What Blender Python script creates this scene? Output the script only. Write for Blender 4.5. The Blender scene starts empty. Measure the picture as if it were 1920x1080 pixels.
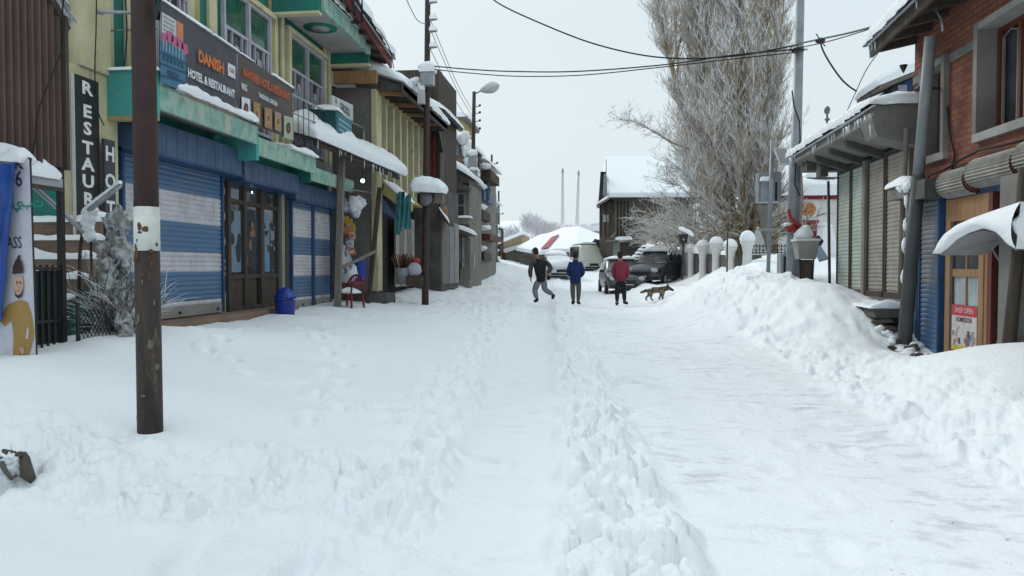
import bpy, bmesh, math, random
import numpy as np
from mathutils import Vector, Matrix, noise as mnoise
random.seed(7)
R = math.radians
scene = bpy.context.scene
COL = scene.collection

# ------------------------------------------------------------------ camera model (street runs along +Y)
FPX = 1400.0; CZ = 1.4
YAW = math.atan(160 / FPX); PIT = math.atan(40 / FPX)
cF = Vector((-math.sin(YAW) * math.cos(PIT), math.cos(YAW) * math.cos(PIT), -math.sin(PIT)))
cR = Vector((math.cos(YAW), math.sin(YAW), 0))
cU = Vector((-math.sin(YAW) * math.sin(PIT), math.cos(YAW) * math.sin(PIT), math.cos(PIT)))

def at(px, py, X=None, Y=None, Z=None, D=None):
    """survey helper: the world point seen at a photo pixel on the plane X=, Y=, Z= or at depth D"""
    d = cF + cR * ((px - 960) / FPX) + cU * ((540 - py) / FPX)
    if X is not None: t = X / d.x
    elif Y is not None: t = Y / d.y
    elif Z is not None: t = (Z - CZ) / d.z
    else: t = D
    return Vector((d.x * t, d.y * t, CZ + d.z * t))

# ------------------------------------------------------------------ noise
_rng = np.random.RandomState(11)
_perm = np.tile(_rng.permutation(512), 3)
_ga = _rng.rand(512) * 2 * np.pi
_gx, _gy = np.cos(_ga), np.sin(_ga)
def perlin(x, y):
    xi = np.floor(x).astype(int); yi = np.floor(y).astype(int)
    xf = x - xi; yf = y - yi
    u = xf ** 3 * (xf * (xf * 6 - 15) + 10); v = yf ** 3 * (yf * (yf * 6 - 15) + 10)
    def g(ix, iy, dx, dy):
        h = _perm[_perm[ix & 511] + (iy & 511)]
        return _gx[h] * dx + _gy[h] * dy
    a = g(xi, yi, xf, yf); b = g(xi + 1, yi, xf - 1, yf)
    c = g(xi, yi + 1, xf, yf - 1); d = g(xi + 1, yi + 1, xf - 1, yf - 1)
    return (a + (b - a) * u) * (1 - v) + (c + (d - c) * u) * v
def fbm(x, y, o=4, g=.5):
    s = 0; a = 1
    for i in range(o):
        s = s + a * perlin(x * 2 ** i + 17.3 * i, y * 2 ** i - 9.1 * i); a *= g
    return s
def worley(x, y):
    """distance to the nearest and second nearest scattered point"""
    xi = np.floor(x).astype(int); yi = np.floor(y).astype(int)
    d1 = np.full(x.shape, 9.); d2 = np.full(x.shape, 9.); hh = np.zeros(x.shape)
    for i in (-1, 0, 1):
        for j in (-1, 0, 1):
            h = _perm[_perm[(xi + i) & 511] + ((yi + j) & 511)]
            px = xi + i + (_gx[h] * .5 + .5); py = yi + j + (_gy[h] * .5 + .5)
            d = np.hypot(px - x, py - y)
            near = d < d1
            d2 = np.where(near, d1, np.minimum(d2, d)); hh = np.where(near, h / 512., hh)
            d1 = np.where(near, d, d1)
    return d1, d2, hh
def sst(a, b, x):
    t = np.clip((x - a) / (b - a), 0, 1); return t * t * (3 - 2 * t)

# ------------------------------------------------------------------ materials
MATS = {}
def nodes(name):
    m = bpy.data.materials.new(name); m.use_nodes = True
    nt = m.node_tree; b = nt.nodes['Principled BSDF']
    MATS[name] = m
    return m, nt, b
def N(nt, t, **k):
    n = nt.nodes.new(t)
    for a, v in k.items():
        if a in n.inputs: n.inputs[a].default_value = v
        else: setattr(n, a, v)
    return n
def L(nt, a, b): nt.links.new(a, b)
def rgba(c): return (c[0], c[1], c[2], 1)
def mat(name, c, c2=None, rough=.8, scale=3.0, bump=.15, bscale=None, metal=0.0, stretch=(1, 1, 1), lo=.4, hi=.65, grime=None, spec=.3, bdist=.02):
    """noise-mixed two-tone surface with a second, finer mottling and a bump"""
    m, nt, b = nodes(name)
    tc = N(nt, 'ShaderNodeTexCoord'); mp = N(nt, 'ShaderNodeMapping'); mp.inputs['Scale'].default_value = stretch
    L(nt, tc.outputs['Object'], mp.inputs['Vector'])
    n1 = N(nt, 'ShaderNodeTexNoise'); n1.inputs['Scale'].default_value = scale; n1.inputs['Detail'].default_value = 6; n1.inputs['Roughness'].default_value = .62
    L(nt, mp.outputs['Vector'], n1.inputs['Vector'])
    rmp = N(nt, 'ShaderNodeMapRange'); rmp.inputs['From Min'].default_value = lo; rmp.inputs['From Max'].default_value = hi
    L(nt, n1.outputs['Fac'], rmp.inputs['Value'])
    mx = N(nt, 'ShaderNodeMix', data_type='RGBA')
    c2 = c2 or tuple(x * .72 for x in c)
    mx.inputs['A'].default_value = rgba(c); mx.inputs['B'].default_value = rgba(c2)
    L(nt, rmp.outputs['Result'], mx.inputs['Factor'])
    out = mx.outputs['Result']
    if grime:                                       # blotches and runs of dirt with their own shape
        g = N(nt, 'ShaderNodeTexNoise'); g.inputs['Scale'].default_value = grime[1]; g.inputs['Detail'].default_value = 8; g.inputs['Roughness'].default_value = .7
        mp2 = N(nt, 'ShaderNodeMapping'); mp2.inputs['Scale'].default_value = (1, 1, .35); mp2.inputs['Location'].default_value = (3, 7, 1)
        L(nt, tc.outputs['Object'], mp2.inputs['Vector']); L(nt, mp2.outputs['Vector'], g.inputs['Vector'])
        r2 = N(nt, 'ShaderNodeMapRange'); r2.inputs['From Min'].default_value = grime[2]; r2.inputs['From Max'].default_value = grime[2] + .12
        L(nt, g.outputs['Fac'], r2.inputs['Value'])
        m2 = N(nt, 'ShaderNodeMix', data_type='RGBA'); m2.inputs['B'].default_value = rgba(grime[0])
        L(nt, out, m2.inputs['A']); L(nt, r2.outputs['Result'], m2.inputs['Factor'])
        out = m2.outputs['Result']
    L(nt, out, b.inputs['Base Color'])
    b.inputs['Roughness'].default_value = rough; b.inputs['Metallic'].default_value = metal
    b.inputs['Specular IOR Level'].default_value = spec
    if bump:
        nb = N(nt, 'ShaderNodeTexNoise'); nb.inputs['Scale'].default_value = bscale or scale * 8; nb.inputs['Detail'].default_value = 5
        L(nt, mp.outputs['Vector'], nb.inputs['Vector'])
        bp = N(nt, 'ShaderNodeBump'); bp.inputs['Strength'].default_value = bump; bp.inputs['Distance'].default_value = bdist
        L(nt, nb.outputs['Fac'], bp.inputs['Height']); L(nt, bp.outputs['Normal'], b.inputs['Normal'])
    return m

M = {}
# snow
def snow_mat(name, road=False):
    m, nt, b = nodes(name)
    tc = N(nt, 'ShaderNodeTexCoord')
    n1 = N(nt, 'ShaderNodeTexNoise'); n1.inputs['Scale'].default_value = .8; n1.inputs['Detail'].default_value = 4
    L(nt, tc.outputs['Object'], n1.inputs['Vector'])
    mx = N(nt, 'ShaderNodeMix', data_type='RGBA')
    mx.inputs['A'].default_value = (.83, .85, .87, 1); mx.inputs['B'].default_value = (.79, .815, .84, 1)
    L(nt, n1.outputs['Fac'], mx.inputs['Factor'])
    out = mx.outputs['Result']
    if road:
        at_ = N(nt, 'ShaderNodeAttribute', attribute_name='packed')
        # grey scuffs on packed snow, drawn out along the wheel lines; specks of grit
        mp = N(nt, 'ShaderNodeMapping'); mp.inputs['Scale'].default_value = (1.5, 2.6, 1); mp.inputs['Rotation'].default_value = (0, 0, .35)
        L(nt, tc.outputs['Object'], mp.inputs['Vector'])
        n2 = N(nt, 'ShaderNodeTexNoise'); n2.inputs['Scale'].default_value = 2.2; n2.inputs['Detail'].default_value = 9; n2.inputs['Roughness'].default_value = .72
        L(nt, mp.outputs['Vector'], n2.inputs['Vector'])
        r = N(nt, 'ShaderNodeMapRange'); r.inputs['From Min'].default_value = .5; r.inputs['From Max'].default_value = .68; r.inputs['To Max'].default_value = .8
        L(nt, n2.outputs['Fac'], r.inputs['Value'])
        nL = N(nt, 'ShaderNodeTexNoise'); nL.inputs['Scale'].default_value = .55; nL.inputs['Detail'].default_value = 3; L(nt, tc.outputs['Object'], nL.inputs['Vector'])
        rL = N(nt, 'ShaderNodeMapRange'); rL.inputs['From Min'].default_value = .38; rL.inputs['From Max'].default_value = .56; L(nt, nL.outputs['Fac'], rL.inputs['Value'])
        mL = N(nt, 'ShaderNodeMath', operation='MULTIPLY'); L(nt, rL.outputs['Result'], mL.inputs[0]); L(nt, at_.outputs['Fac'], mL.inputs[1])
        mu = N(nt, 'ShaderNodeMath', operation='MULTIPLY'); L(nt, r.outputs['Result'], mu.inputs[0]); L(nt, mL.outputs[0], mu.inputs[1])
        m2 = N(nt, 'ShaderNodeMix', data_type='RGBA'); m2.inputs['B'].default_value = (.46, .475, .53, 1)
        L(nt, out, m2.inputs['A']); L(nt, mu.outputs[0], m2.inputs['Factor']); out = m2.outputs['Result']
        vo = N(nt, 'ShaderNodeTexVoronoi'); vo.inputs['Scale'].default_value = 6.5
        mpv = N(nt, 'ShaderNodeMapping'); mpv.inputs['Scale'].default_value = (.55, 1.25, 1)
        nV = N(nt, 'ShaderNodeTexNoise'); nV.inputs['Scale'].default_value = 16; L(nt, tc.outputs['Object'], nV.inputs['Vector'])
        aV = N(nt, 'ShaderNodeVectorMath', operation='MULTIPLY_ADD'); aV.inputs[1].default_value = (.22, .22, .22); L(nt, nV.outputs['Color'], aV.inputs[0]); L(nt, tc.outputs['Object'], aV.inputs[2])
        L(nt, aV.outputs[0], mpv.inputs['Vector']); L(nt, mpv.outputs['Vector'], vo.inputs['Vector'])
        r3 = N(nt, 'ShaderNodeMapRange'); r3.inputs['From Min'].default_value = .10; r3.inputs['From Max'].default_value = .05
        L(nt, vo.outputs['Distance'], r3.inputs['Value'])
        n3 = N(nt, 'ShaderNodeTexNoise'); n3.inputs['Scale'].default_value = 1.3
        L(nt, tc.outputs['Object'], n3.inputs['Vector'])
        r4 = N(nt, 'ShaderNodeMapRange'); r4.inputs['From Min'].default_value = .46; r4.inputs['From Max'].default_value = .54
        L(nt, n3.outputs['Fac'], r4.inputs['Value'])
        m3 = N(nt, 'ShaderNodeMath', operation='MULTIPLY'); L(nt, r3.outputs['Result'], m3.inputs[0]); L(nt, r4.outputs['Result'], m3.inputs[1])
        m4 = N(nt, 'ShaderNodeMath', operation='MULTIPLY'); L(nt, m3.outputs[0], m4.inputs[0]); L(nt, at_.outputs['Fac'], m4.inputs[1])
        m5 = N(nt, 'ShaderNodeMix', data_type='RGBA'); m5.inputs['B'].default_value = (.2, .2, .21, 1)
        L(nt, out, m5.inputs['A']); L(nt, m4.outputs[0], m5.inputs['Factor']); out = m5.outputs['Result']
    L(nt, out, b.inputs['Base Color'])
    b.inputs['Roughness'].default_value = .62; b.inputs['Specular IOR Level'].default_value = .25
    nb = N(nt, 'ShaderNodeTexNoise'); nb.inputs['Scale'].default_value = 26; nb.inputs['Detail'].default_value = 8; nb.inputs['Roughness'].default_value = .65
    L(nt, tc.outputs['Object'], nb.inputs['Vector'])
    bp = N(nt, 'ShaderNodeBump'); bp.inputs['Strength'].default_value = .6; bp.inputs['Distance'].default_value = .03
    L(nt, nb.outputs['Fac'], bp.inputs['Height']); L(nt, bp.outputs['Normal'], b.inputs['Normal'])
    return m
M['snow'] = snow_mat('snow'); M['ground'] = snow_mat('snow_ground', True)

def frosted(name, bark, amount=.05, snow=(.83, .85, .88)):
    """bark with snow lying on the upward faces"""
    m, nt, b = nodes(name)
    g = N(nt, 'ShaderNodeNewGeometry'); sx = N(nt, 'ShaderNodeSeparateXYZ'); L(nt, g.outputs['Normal'], sx.inputs[0])
    tc = N(nt, 'ShaderNodeTexCoord'); n1 = N(nt, 'ShaderNodeTexNoise'); n1.inputs['Scale'].default_value = 2.2; n1.inputs['Detail'].default_value = 4
    L(nt, tc.outputs['Object'], n1.inputs['Vector'])
    ma = N(nt, 'ShaderNodeMath', operation='MULTIPLY_ADD'); ma.inputs[1].default_value = 1.6; ma.inputs[2].default_value = -.8
    L(nt, n1.outputs['Fac'], ma.inputs[0])
    ad = N(nt, 'ShaderNodeMath', operation='ADD'); L(nt, sx.outputs['Z'], ad.inputs[0]); L(nt, ma.outputs[0], ad.inputs[1])
    r = N(nt, 'ShaderNodeMapRange'); r.inputs['From Min'].default_value = amount; r.inputs['From Max'].default_value = amount + .2
    L(nt, ad.outputs[0], r.inputs['Value'])
    mx = N(nt, 'ShaderNodeMix', data_type='RGBA'); mx.inputs['A'].default_value = rgba(bark); mx.inputs['B'].default_value = rgba(snow)
    L(nt, r.outputs['Result'], mx.inputs['Factor']); L(nt, mx.outputs['Result'], b.inputs['Base Color'])
    b.inputs['Roughness'].default_value = .85; b.inputs['Specular IOR Level'].default_value = .15
    return m
M['twig'] = frosted('frosted_twigs', (.34, .265, .17), -.22)
M['twig_dark'] = frosted('dark_frosted_twigs', (.10, .085, .07), .12)
M['bark'] = frosted('poplar_bark', (.31, .24, .145), .2)
M['far_twig'] = mat('haze_toned_wood', (.46, .44, .47), (.62, .61, .63), scale=.6, bump=0)  # frosted twigs, made paler still: distance haze is put into the colour

def brick_mat(name, c1, c2, mortar, axis='x', scale=1.0, soot=.55):
    m, nt, b = nodes(name)
    tc = N(nt, 'ShaderNodeTexCoord'); s = N(nt, 'ShaderNodeSeparateXYZ'); L(nt, tc.outputs['Object'], s.inputs[0])
    c = N(nt, 'ShaderNodeCombineXYZ'); L(nt, s.outputs['Y' if axis == 'x' else 'X'], c.inputs['X']); L(nt, s.outputs['Z'], c.inputs['Y'])
    nz = N(nt, 'ShaderNodeTexNoise'); nz.inputs['Scale'].default_value = 9; L(nt, tc.outputs['Object'], nz.inputs['Vector'])
    vm = N(nt, 'ShaderNodeVectorMath', operation='MULTIPLY_ADD'); vm.inputs[1].default_value = (.03, .03, 0)
    L(nt, nz.outputs['Color'], vm.inputs[0]); L(nt, c.outputs[0], vm.inputs[2])
    bt = N(nt, 'ShaderNodeTexBrick'); bt.inputs['Scale'].default_value = scale
    bt.inputs['Brick Width'].default_value = .23; bt.inputs['Row Height'].default_value = .078; bt.inputs['Mortar Size'].default_value = .014
    bt.inputs['Color1'].default_value = rgba(c1); bt.inputs['Color2'].default_value = rgba(c2); bt.inputs['Mortar'].default_value = rgba(mortar)
    bt.inputs['Mortar Smooth'].default_value = .35
    L(nt, vm.outputs[0], bt.inputs['Vector'])
    n1 = N(nt, 'ShaderNodeTexNoise'); n1.inputs['Scale'].default_value = 1.7; n1.inputs['Detail'].default_value = 7; n1.inputs['Roughness'].default_value = .7
    L(nt, tc.outputs['Object'], n1.inputs['Vector'])
    r = N(nt, 'ShaderNodeMapRange'); r.inputs['From Min'].default_value = .42; r.inputs['From Max'].default_value = .75; r.inputs['To Max'].default_value = soot
    L(nt, n1.outputs['Fac'], r.inputs['Value'])
    mx = N(nt, 'ShaderNodeMix', data_type='RGBA'); mx.inputs['B'].default_value = rgba(tuple(x * .55 for x in c2))
    L(nt, bt.outputs['Color'], mx.inputs['A']); L(nt, r.outputs['Result'], mx.inputs['Factor'])
    L(nt, mx.outputs['Result'], b.inputs['Base Color']); b.inputs['Roughness'].default_value = .9; b.inputs['Specular IOR Level'].default_value = .15
    bp = N(nt, 'ShaderNodeBump'); bp.inputs['Strength'].default_value = .7; bp.inputs['Distance'].default_value = .012; bp.invert = True
    L(nt, bt.outputs['Fac'], bp.inputs['Height']); L(nt, bp.outputs['Normal'], b.inputs['Normal'])
    return m
M['brick'] = brick_mat('red_brick', (.30, .108, .068), (.19, .07, .05), (.13, .085, .065))
M['brick_far'] = brick_mat('rough_brick', (.30, .17, .13), (.22, .14, .12), (.24, .22, .2), axis='y')
M['riser'] = brick_mat('stair_brick', (.26, .17, .12), (.19, .12, .09), (.2, .17, .14), axis='y')
M['fibre'] = brick_mat('block_wall', (.20, .185, .15), (.165, .155, .13), (.13, .125, .11), axis='y', scale=.5)

M['teal'] = mat('teal_wall', (.022, .17, .135), (.018, .12, .10), scale=1.5, grime=((.03, .09, .08), 2.2, .6))
M['teal_lt'] = mat('light_teal', (.07, .33, .30), (.06, .27, .25), scale=1.5, grime=((.25, .3, .25), 3, .62))
M['mint'] = mat('peeling_mint', (.29, .43, .36), (.15, .29, .25), scale=5, rough=.9, grime=((.42, .42, .33), 5, .52), bump=.3)
M['cream'] = mat('cream_paint', (.54, .50, .32), (.43, .39, .24), scale=2, grime=((.22, .16, .08), 3.2, .6))
M['ochre'] = mat('ochre_paint', (.36, .31, .14), (.28, .235, .11), scale=2, grime=((.16, .12, .06), 3, .6))
M['soffit'] = mat('soffit_plaster', (.36, .34, .33), (.28, .265, .26), scale=3, grime=((.12, .1, .09), 3, .6))
M['lilac'] = mat('lilac_grey_frame', (.42, .41, .46), (.34, .33, .38), scale=5, rough=.6)
M['pane_green'] = mat('green_curtain_glass', (.018, .075, .045), (.035, .11, .07), scale=3, rough=.12, bump=.02, spec=.6)
M['pane'] = mat('dark_glass', (.03, .036, .042), (.06, .07, .08), scale=2, rough=.08, bump=.01, spec=.7)
M['glass_pale'] = mat('pale_curtained_glass', (.32, .36, .38), (.2, .24, .26), scale=4, rough=.15, bump=.02, spec=.6)
M['sh_blue'] = mat('shutter_blue', (.07, .145, .27), (.105, .165, .25), scale=3, rough=.55, stretch=(1, 1, 3), bump=.1, grime=((.12, .13, .16), 5, .56))
M['sh_white'] = mat('shutter_white', (.52, .51, .55), (.42, .40, .42), scale=3, rough=.55, bump=.1, grime=((.25, .21, .19), 5, .56))
M['sh_old'] = mat('shutter_faded_blue', (.085, .155, .26), (.13, .17, .23), scale=2.5, rough=.6, bump=.05, grime=((.16, .16, .16), 3, .55))
M['sh_grey'] = mat('shutter_grey', (.19, .205, .23), (.14, .15, .17), scale=3, rough=.55, bump=.05, grime=((.1, .09, .08), 3, .6))
M['sh_pale'] = mat('shutter_pale_green', (.38, .42, .37), (.3, .33, .29), scale=3, rough=.7, bump=.1, grime=((.17, .14, .1), 5, .62))
M['sh_tan'] = mat('shutter_dusty_tan', (.30, .28, .235), (.23, .21, .175), scale=3, rough=.75, bump=.1, grime=((.12, .1, .07), 5, .6))
M['blue_box'] = mat('blue_sheet', (.065, .11, .19), (.045, .08, .135), scale=3, rough=.5, bump=.05, grime=((.08, .09, .1), 4, .6))
M['blue_trim'] = mat('blue_trim', (.025, .07, .16), rough=.5, bump=.04)
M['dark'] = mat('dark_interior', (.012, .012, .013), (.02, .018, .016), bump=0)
M['black'] = mat('black_metal', (.018, .018, .02), (.03, .028, .028), rough=.5, bump=.05)
M['steel'] = mat('grey_steel', (.24, .26, .28), (.17, .185, .2), scale=4, rough=.5, metal=.2, bump=.05, grime=((.12, .1, .09), 4, .64))
M['galv'] = mat('galvanised', (.33, .35, .37), (.26, .275, .29), scale=6, rough=.45, metal=.4, bump=.05)
M['rust'] = mat('rusty_maroon_pole', (.055, .028, .024), (.035, .021, .019), scale=3, rough=.6, bump=.2, grime=((.10, .045, .02), 5, .66))
M['pole_wood'] = mat('brown_worn_pole', (.055, .038, .03), (.028, .022, .02), scale=6, rough=.6, stretch=(3, 3, .5), bump=.5, grime=((.13, .115, .09), 9, .57))
M['white_paint'] = mat('white_paint_band', (.62, .63, .60), (.5, .51, .48), scale=7, rough=.7, grime=((.09, .05, .03), 7, .61))
M['conc'] = mat('grey_concrete', (.19, .18, .165), (.13, .125, .115), scale=1.6, grime=((.08, .075, .065), 2.4, .6), bump=.25)
M['conc_dk'] = mat('dark_concrete', (.10, .097, .09), (.06, .058, .052), scale=2, grime=((.04, .036, .03), 3, .56), bump=.3)
M['conc_lt'] = mat('pale_concrete', (.28, .27, .25), (.2, .195, .18), scale=2.5, grime=((.12, .11, .1), 3, .6), bump=.25)
M['wood'] = mat('orange_varnished_wood', (.29, .165, .08), (.21, .11, .055), scale=2, stretch=(5, 5, .8), rough=.5, bump=.1)
M['wood_red'] = mat('red_brown_wood', (.12, .035, .022), (.08, .024, .017), scale=3, stretch=(5, 5, .6), rough=.6, bump=.15)
M['wood_dk'] = mat('old_dark_wood', (.075, .058, .045), (.045, .035, .028), scale=3, stretch=(6, 6, .5), rough=.85, bump=.4)
M['wood_grey'] = mat('weathered_grey_wood', (.20, .175, .15), (.13, .115, .1), scale=3, stretch=(6, 6, .5), rough=.85, bump=.35)
M['maroon'] = mat('maroon_sheet', (.13, .022, .022), (.085, .018, .018), scale=2, rough=.5, bump=.08, grime=((.05, .02, .018), 3, .6))
M['brown_sheet'] = mat('brown_corrugated_sheet', (.105, .066, .052), (.082, .052, .042), scale=1.5, rough=.55, bump=.05)
M['white_wall'] = mat('whitewash', (.66, .65, .63), (.56, .55, .53), scale=1.5, grime=((.4, .36, .32), 2, .62))
M['band_red'] = mat('maroon_band', (.22, .022, .03), rough=.8)
M['orange'] = mat('orange_emblem', (.55, .21, .035), (.42, .15, .03), scale=14)
M['red_cloth'] = mat('red_cloth', (.36, .035, .02), (.25, .03, .02), scale=6, bump=.4)
M['tan_wall'] = mat('tan_wall', (.38, .27, .17), (.31, .22, .14), scale=1)
M['grey_wall'] = mat('drab_wall', (.21, .2, .165), (.15, .145, .125), scale=1, grime=((.09, .085, .07), 1.2, .58))
M['navy'] = mat('navy_wall', (.03, .06, .115), (.022, .045, .09), scale=2)
M['wire'] = mat('black_wire', (.02, .02, .022), bump=0)
M['wire_grey'] = mat('grey_wire', (.12, .125, .13), bump=0)
M['plast_red'] = mat('dark_red_plastic', (.17, .012, .018), (.13, .01, .014), rough=.35, bump=.02)
M['plast_blue'] = mat('blue_plastic', (.012, .035, .25), (.01, .028, .2), rough=.35, bump=.02)
M['plast_white'] = mat('white_plastic', (.66, .66, .7), (.55, .55, .6), scale=6, rough=.4, bump=.3)
M['tarp'] = mat('blue_tarp', (.018, .07, .29), (.012, .045, .2), scale=3, rough=.4, bump=.3)
M['rock'] = mat('dark_rock', (.055, .045, .035), (.10, .09, .075), scale=5, bump=.6)
M['ice'] = mat('ice', (.62, .68, .72), (.5, .56, .6), rough=.15, bump=.1, spec=.6)
def flat(name, c, rough=.7):
    k = 'f_' + name
    if k not in M: M[k] = mat(name, c, tuple(x * .85 for x in c), rough=rough, scale=8, bump=.03)
    return M[k]

# ------------------------------------------------------------------ mesh builder
ORG = {}
class MB:
    def __init__(s): s.v = []; s.f = []; s.m = []; s.mats = []; s.sm = []
    def mi(s, m):
        if m not in s.mats: s.mats.append(m)
        return s.mats.index(m)
    def add(s, vs, fs, m, smooth=False):
        o = len(s.v); s.v += [tuple(v) for v in vs]; i = s.mi(m)
        for f in fs: s.f.append(tuple(o + k for k in f)); s.m.append(i); s.sm.append(smooth)
    def box(s, a, b, m):
        x0, x1 = sorted((a[0], b[0])); y0, y1 = sorted((a[1], b[1])); z0, z1 = sorted((a[2], b[2]))
        s.add([(x0, y0, z0), (x1, y0, z0), (x1, y1, z0), (x0, y1, z0), (x0, y0, z1), (x1, y0, z1), (x1, y1, z1), (x0, y1, z1)],
              [(0, 3, 2, 1), (4, 5, 6, 7), (0, 1, 5, 4), (1, 2, 6, 5), (2, 3, 7, 6), (3, 0, 4, 7)], m)
        return s
    def hexa(s, lo, hi, m):                      # four bottom corners, four top corners
        s.add(list(lo) + list(hi), [(0, 3, 2, 1), (4, 5, 6, 7), (0, 1, 5, 4), (1, 2, 6, 5), (2, 3, 7, 6), (3, 0, 4, 7)], m); return s
    def bar(s, p, q, w, h, m, up=(0, 0, 1)):     # rectangular bar from p to q
        p = Vector(p); q = Vector(q); d = (q - p).normalized(); u = Vector(up)
        if abs(d.dot(u)) > .97: u = Vector((1, 0, 0))
        sd = d.cross(u).normalized(); u = sd.cross(d).normalized()
        c = lambda o: [o - sd * w / 2 - u * h / 2, o + sd * w / 2 - u * h / 2, o + sd * w / 2 + u * h / 2, o - sd * w / 2 + u * h / 2]
        s.add(c(p) + c(q), [(0, 1, 2, 3), (7, 6, 5, 4), (0, 4, 5, 1), (1, 5, 6, 2), (2, 6, 7, 3), (3, 7, 4, 0)], m); return s
    def tube(s, pts, r, m, n=8, cap=True, smooth=True):
        pts = [Vector(p) for p in pts]; k = len(pts); rs = r if isinstance(r, (list, tuple)) else [r] * k
        vs = []; fs = []; ref = None
        for i, p in enumerate(pts):
            d = (pts[min(i + 1, k - 1)] - pts[max(i - 1, 0)]).normalized()
            if ref is None: ref = Vector((0, 0, 1)) if abs(d.z) < .9 else Vector((1, 0, 0))
            a = d.cross(ref).normalized(); b = d.cross(a).normalized()
            if ref is not None: ref = b.cross(d) if False else ref
            for j in range(n):
                t = 2 * math.pi * j / n
                vs.append(p + (a * math.cos(t) + b * math.sin(t)) * rs[i])
        for i in range(k - 1):
            for j in range(n):
                fs.append((i * n + j, i * n + (j + 1) % n, (i + 1) * n + (j + 1) % n, (i + 1) * n + j))
        if cap and n > 2: fs.append(tuple(range(n - 1, -1, -1))); fs.append(tuple((k - 1) * n + j for j in range(n)))
        s.add(vs, fs, m, smooth); return s
    def lathe(s, c, prof, m, n=20, smooth=True, sx=1, sy=1):
        c = Vector(c); vs = []; fs = []
        for (r, z) in prof:
            for j in range(n):
                t = 2 * math.pi * j / n; vs.append((c.x + r * sx * math.cos(t), c.y + r * sy * math.sin(t), c.z + z))
        for i in range(len(prof) - 1):
            for j in range(n): fs.append((i * n + j, i * n + (j + 1) % n, (i + 1) * n + (j + 1) % n, (i + 1) * n + j))
        fs.append(tuple(range(n - 1, -1, -1))); fs.append(tuple((len(prof) - 1) * n + j for j in range(n)))
        s.add(vs, fs, m, smooth); return s
    def prism(s, poly, ext, m):                  # polygon (3D points) pushed along ext
        e = Vector(ext); n = len(poly); vs = [Vector(p) for p in poly] + [Vector(p) + e for p in poly]
        s.add(vs, [tuple(range(n - 1, -1, -1)), tuple(range(n, 2 * n))] + [(i, (i + 1) % n, n + (i + 1) % n, n + i) for i in range(n)], m); return s
    def quad(s, a, b, c, d, m): s.add([a, b, c, d], [(0, 1, 2, 3)], m); return s
    def grid(s, fn, nu, nv, m, smooth=True, flip=False):
        vs = [fn(i / nu, j / nv) for j in range(nv + 1) for i in range(nu + 1)]; w = nu + 1
        fs = [((j * w + i, j * w + i + 1, (j + 1) * w + i + 1, (j + 1) * w + i)) for j in range(nv) for i in range(nu)]
        if flip: fs = [f[::-1] for f in fs]
        s.add(vs, fs, m, smooth); return s
    def blob(s, c, r, m, seed=0, amp=.15, nu=14, nv=9, freq=2.):
        c = Vector(c); r = Vector(r) if not isinstance(r, (int, float)) else Vector((r, r, r))
        vs = []; fs = []
        for j in range(nv + 1):
            th = math.pi * j / nv
            for i in range(nu):
                ph = 2 * math.pi * i / nu
                d = Vector((math.sin(th) * math.cos(ph), math.sin(th) * math.sin(ph), math.cos(th)))
                k = 1 + amp * mnoise.noise(d * freq + Vector((seed * 3.1, seed, 0)))
                vs.append((c.x + d.x * r.x * k, c.y + d.y * r.y * k, c.z + d.z * r.z * k))
        for j in range(nv):
            for i in range(nu): fs.append((j * nu + i, (j + 1) * nu + i, (j + 1) * nu + (i + 1) % nu, j * nu + (i + 1) % nu))
        s.add(vs, fs, m, True); return s
    def snowcap(s, P, th, over=.06, nu=14, nv=14, seed=0, m=None, rough=.25, power=4, drop=.0):
        """a rounded blanket of snow over the quad P (00,10,11,01), th thick, with wavy overhanging edges"""
        P = [Vector(p) for p in P]; m = m or M['snow']
        cu = (P[1] - P[0]).length; cv = (P[3] - P[0]).length
        def bil(u, v): return P[0] * (1 - u) * (1 - v) + P[1] * u * (1 - v) + P[2] * u * v + P[3] * (1 - u) * v
        eu = (P[1] - P[0]).normalized(); ev = (P[3] - P[0]).normalized()
        def top(u, v):
            a = 2 * u - 1; b = 2 * v - 1
            # warp so that rows crowd to the rim
            a = math.copysign(1 - (1 - abs(a)) ** 1.8, a); b = math.copysign(1 - (1 - abs(b)) ** 1.8, b)
            p = bil((a + 1) / 2, (b + 1) / 2)
            e = max(0, 1 - abs(a) ** (power * max(1, cu / cv))) * max(0, 1 - abs(b) ** (power * max(1, cv / cu)))
            e = e ** .38
            nz = mnoise.noise(p * 1.6 + Vector((seed * 5.3, 0, seed))) + .55 * mnoise.noise(p * 4.5 + Vector((seed, 9, 0))) + .3 * mnoise.noise(p * 11 + Vector((seed, 9, 4)))
            h = th * e * (1 + rough * nz)
            w = over * (1 + 1.0 * mnoise.noise(p * 2.7 + Vector((0, seed * 2, 3))) + .9 * mnoise.noise(p * 8 + Vector((0, seed * 2, 3))))
            p = p + eu * (w * abs(a) ** 8 * (1 if a > 0 else -1)) + ev * (w * abs(b) ** 8 * (1 if b > 0 else -1))
            bulge = .25 * th * math.sin(math.pi * min(1, e)) 
            p = p + eu * (bulge * abs(a) ** 6 * (1 if a > 0 else -1)) + ev * (bulge * abs(b) ** 6 * (1 if b > 0 else -1))
            return p + Vector((0, 0, h - drop * (1 - e)))
        s.grid(top, nu, nv, m)
        s.grid(lambda u, v: (lambda q: Vector((q.x, q.y, bil(u, v).z - drop + .003)))(bil(u, v)), 2, 2, m, flip=True)
        return s
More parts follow.
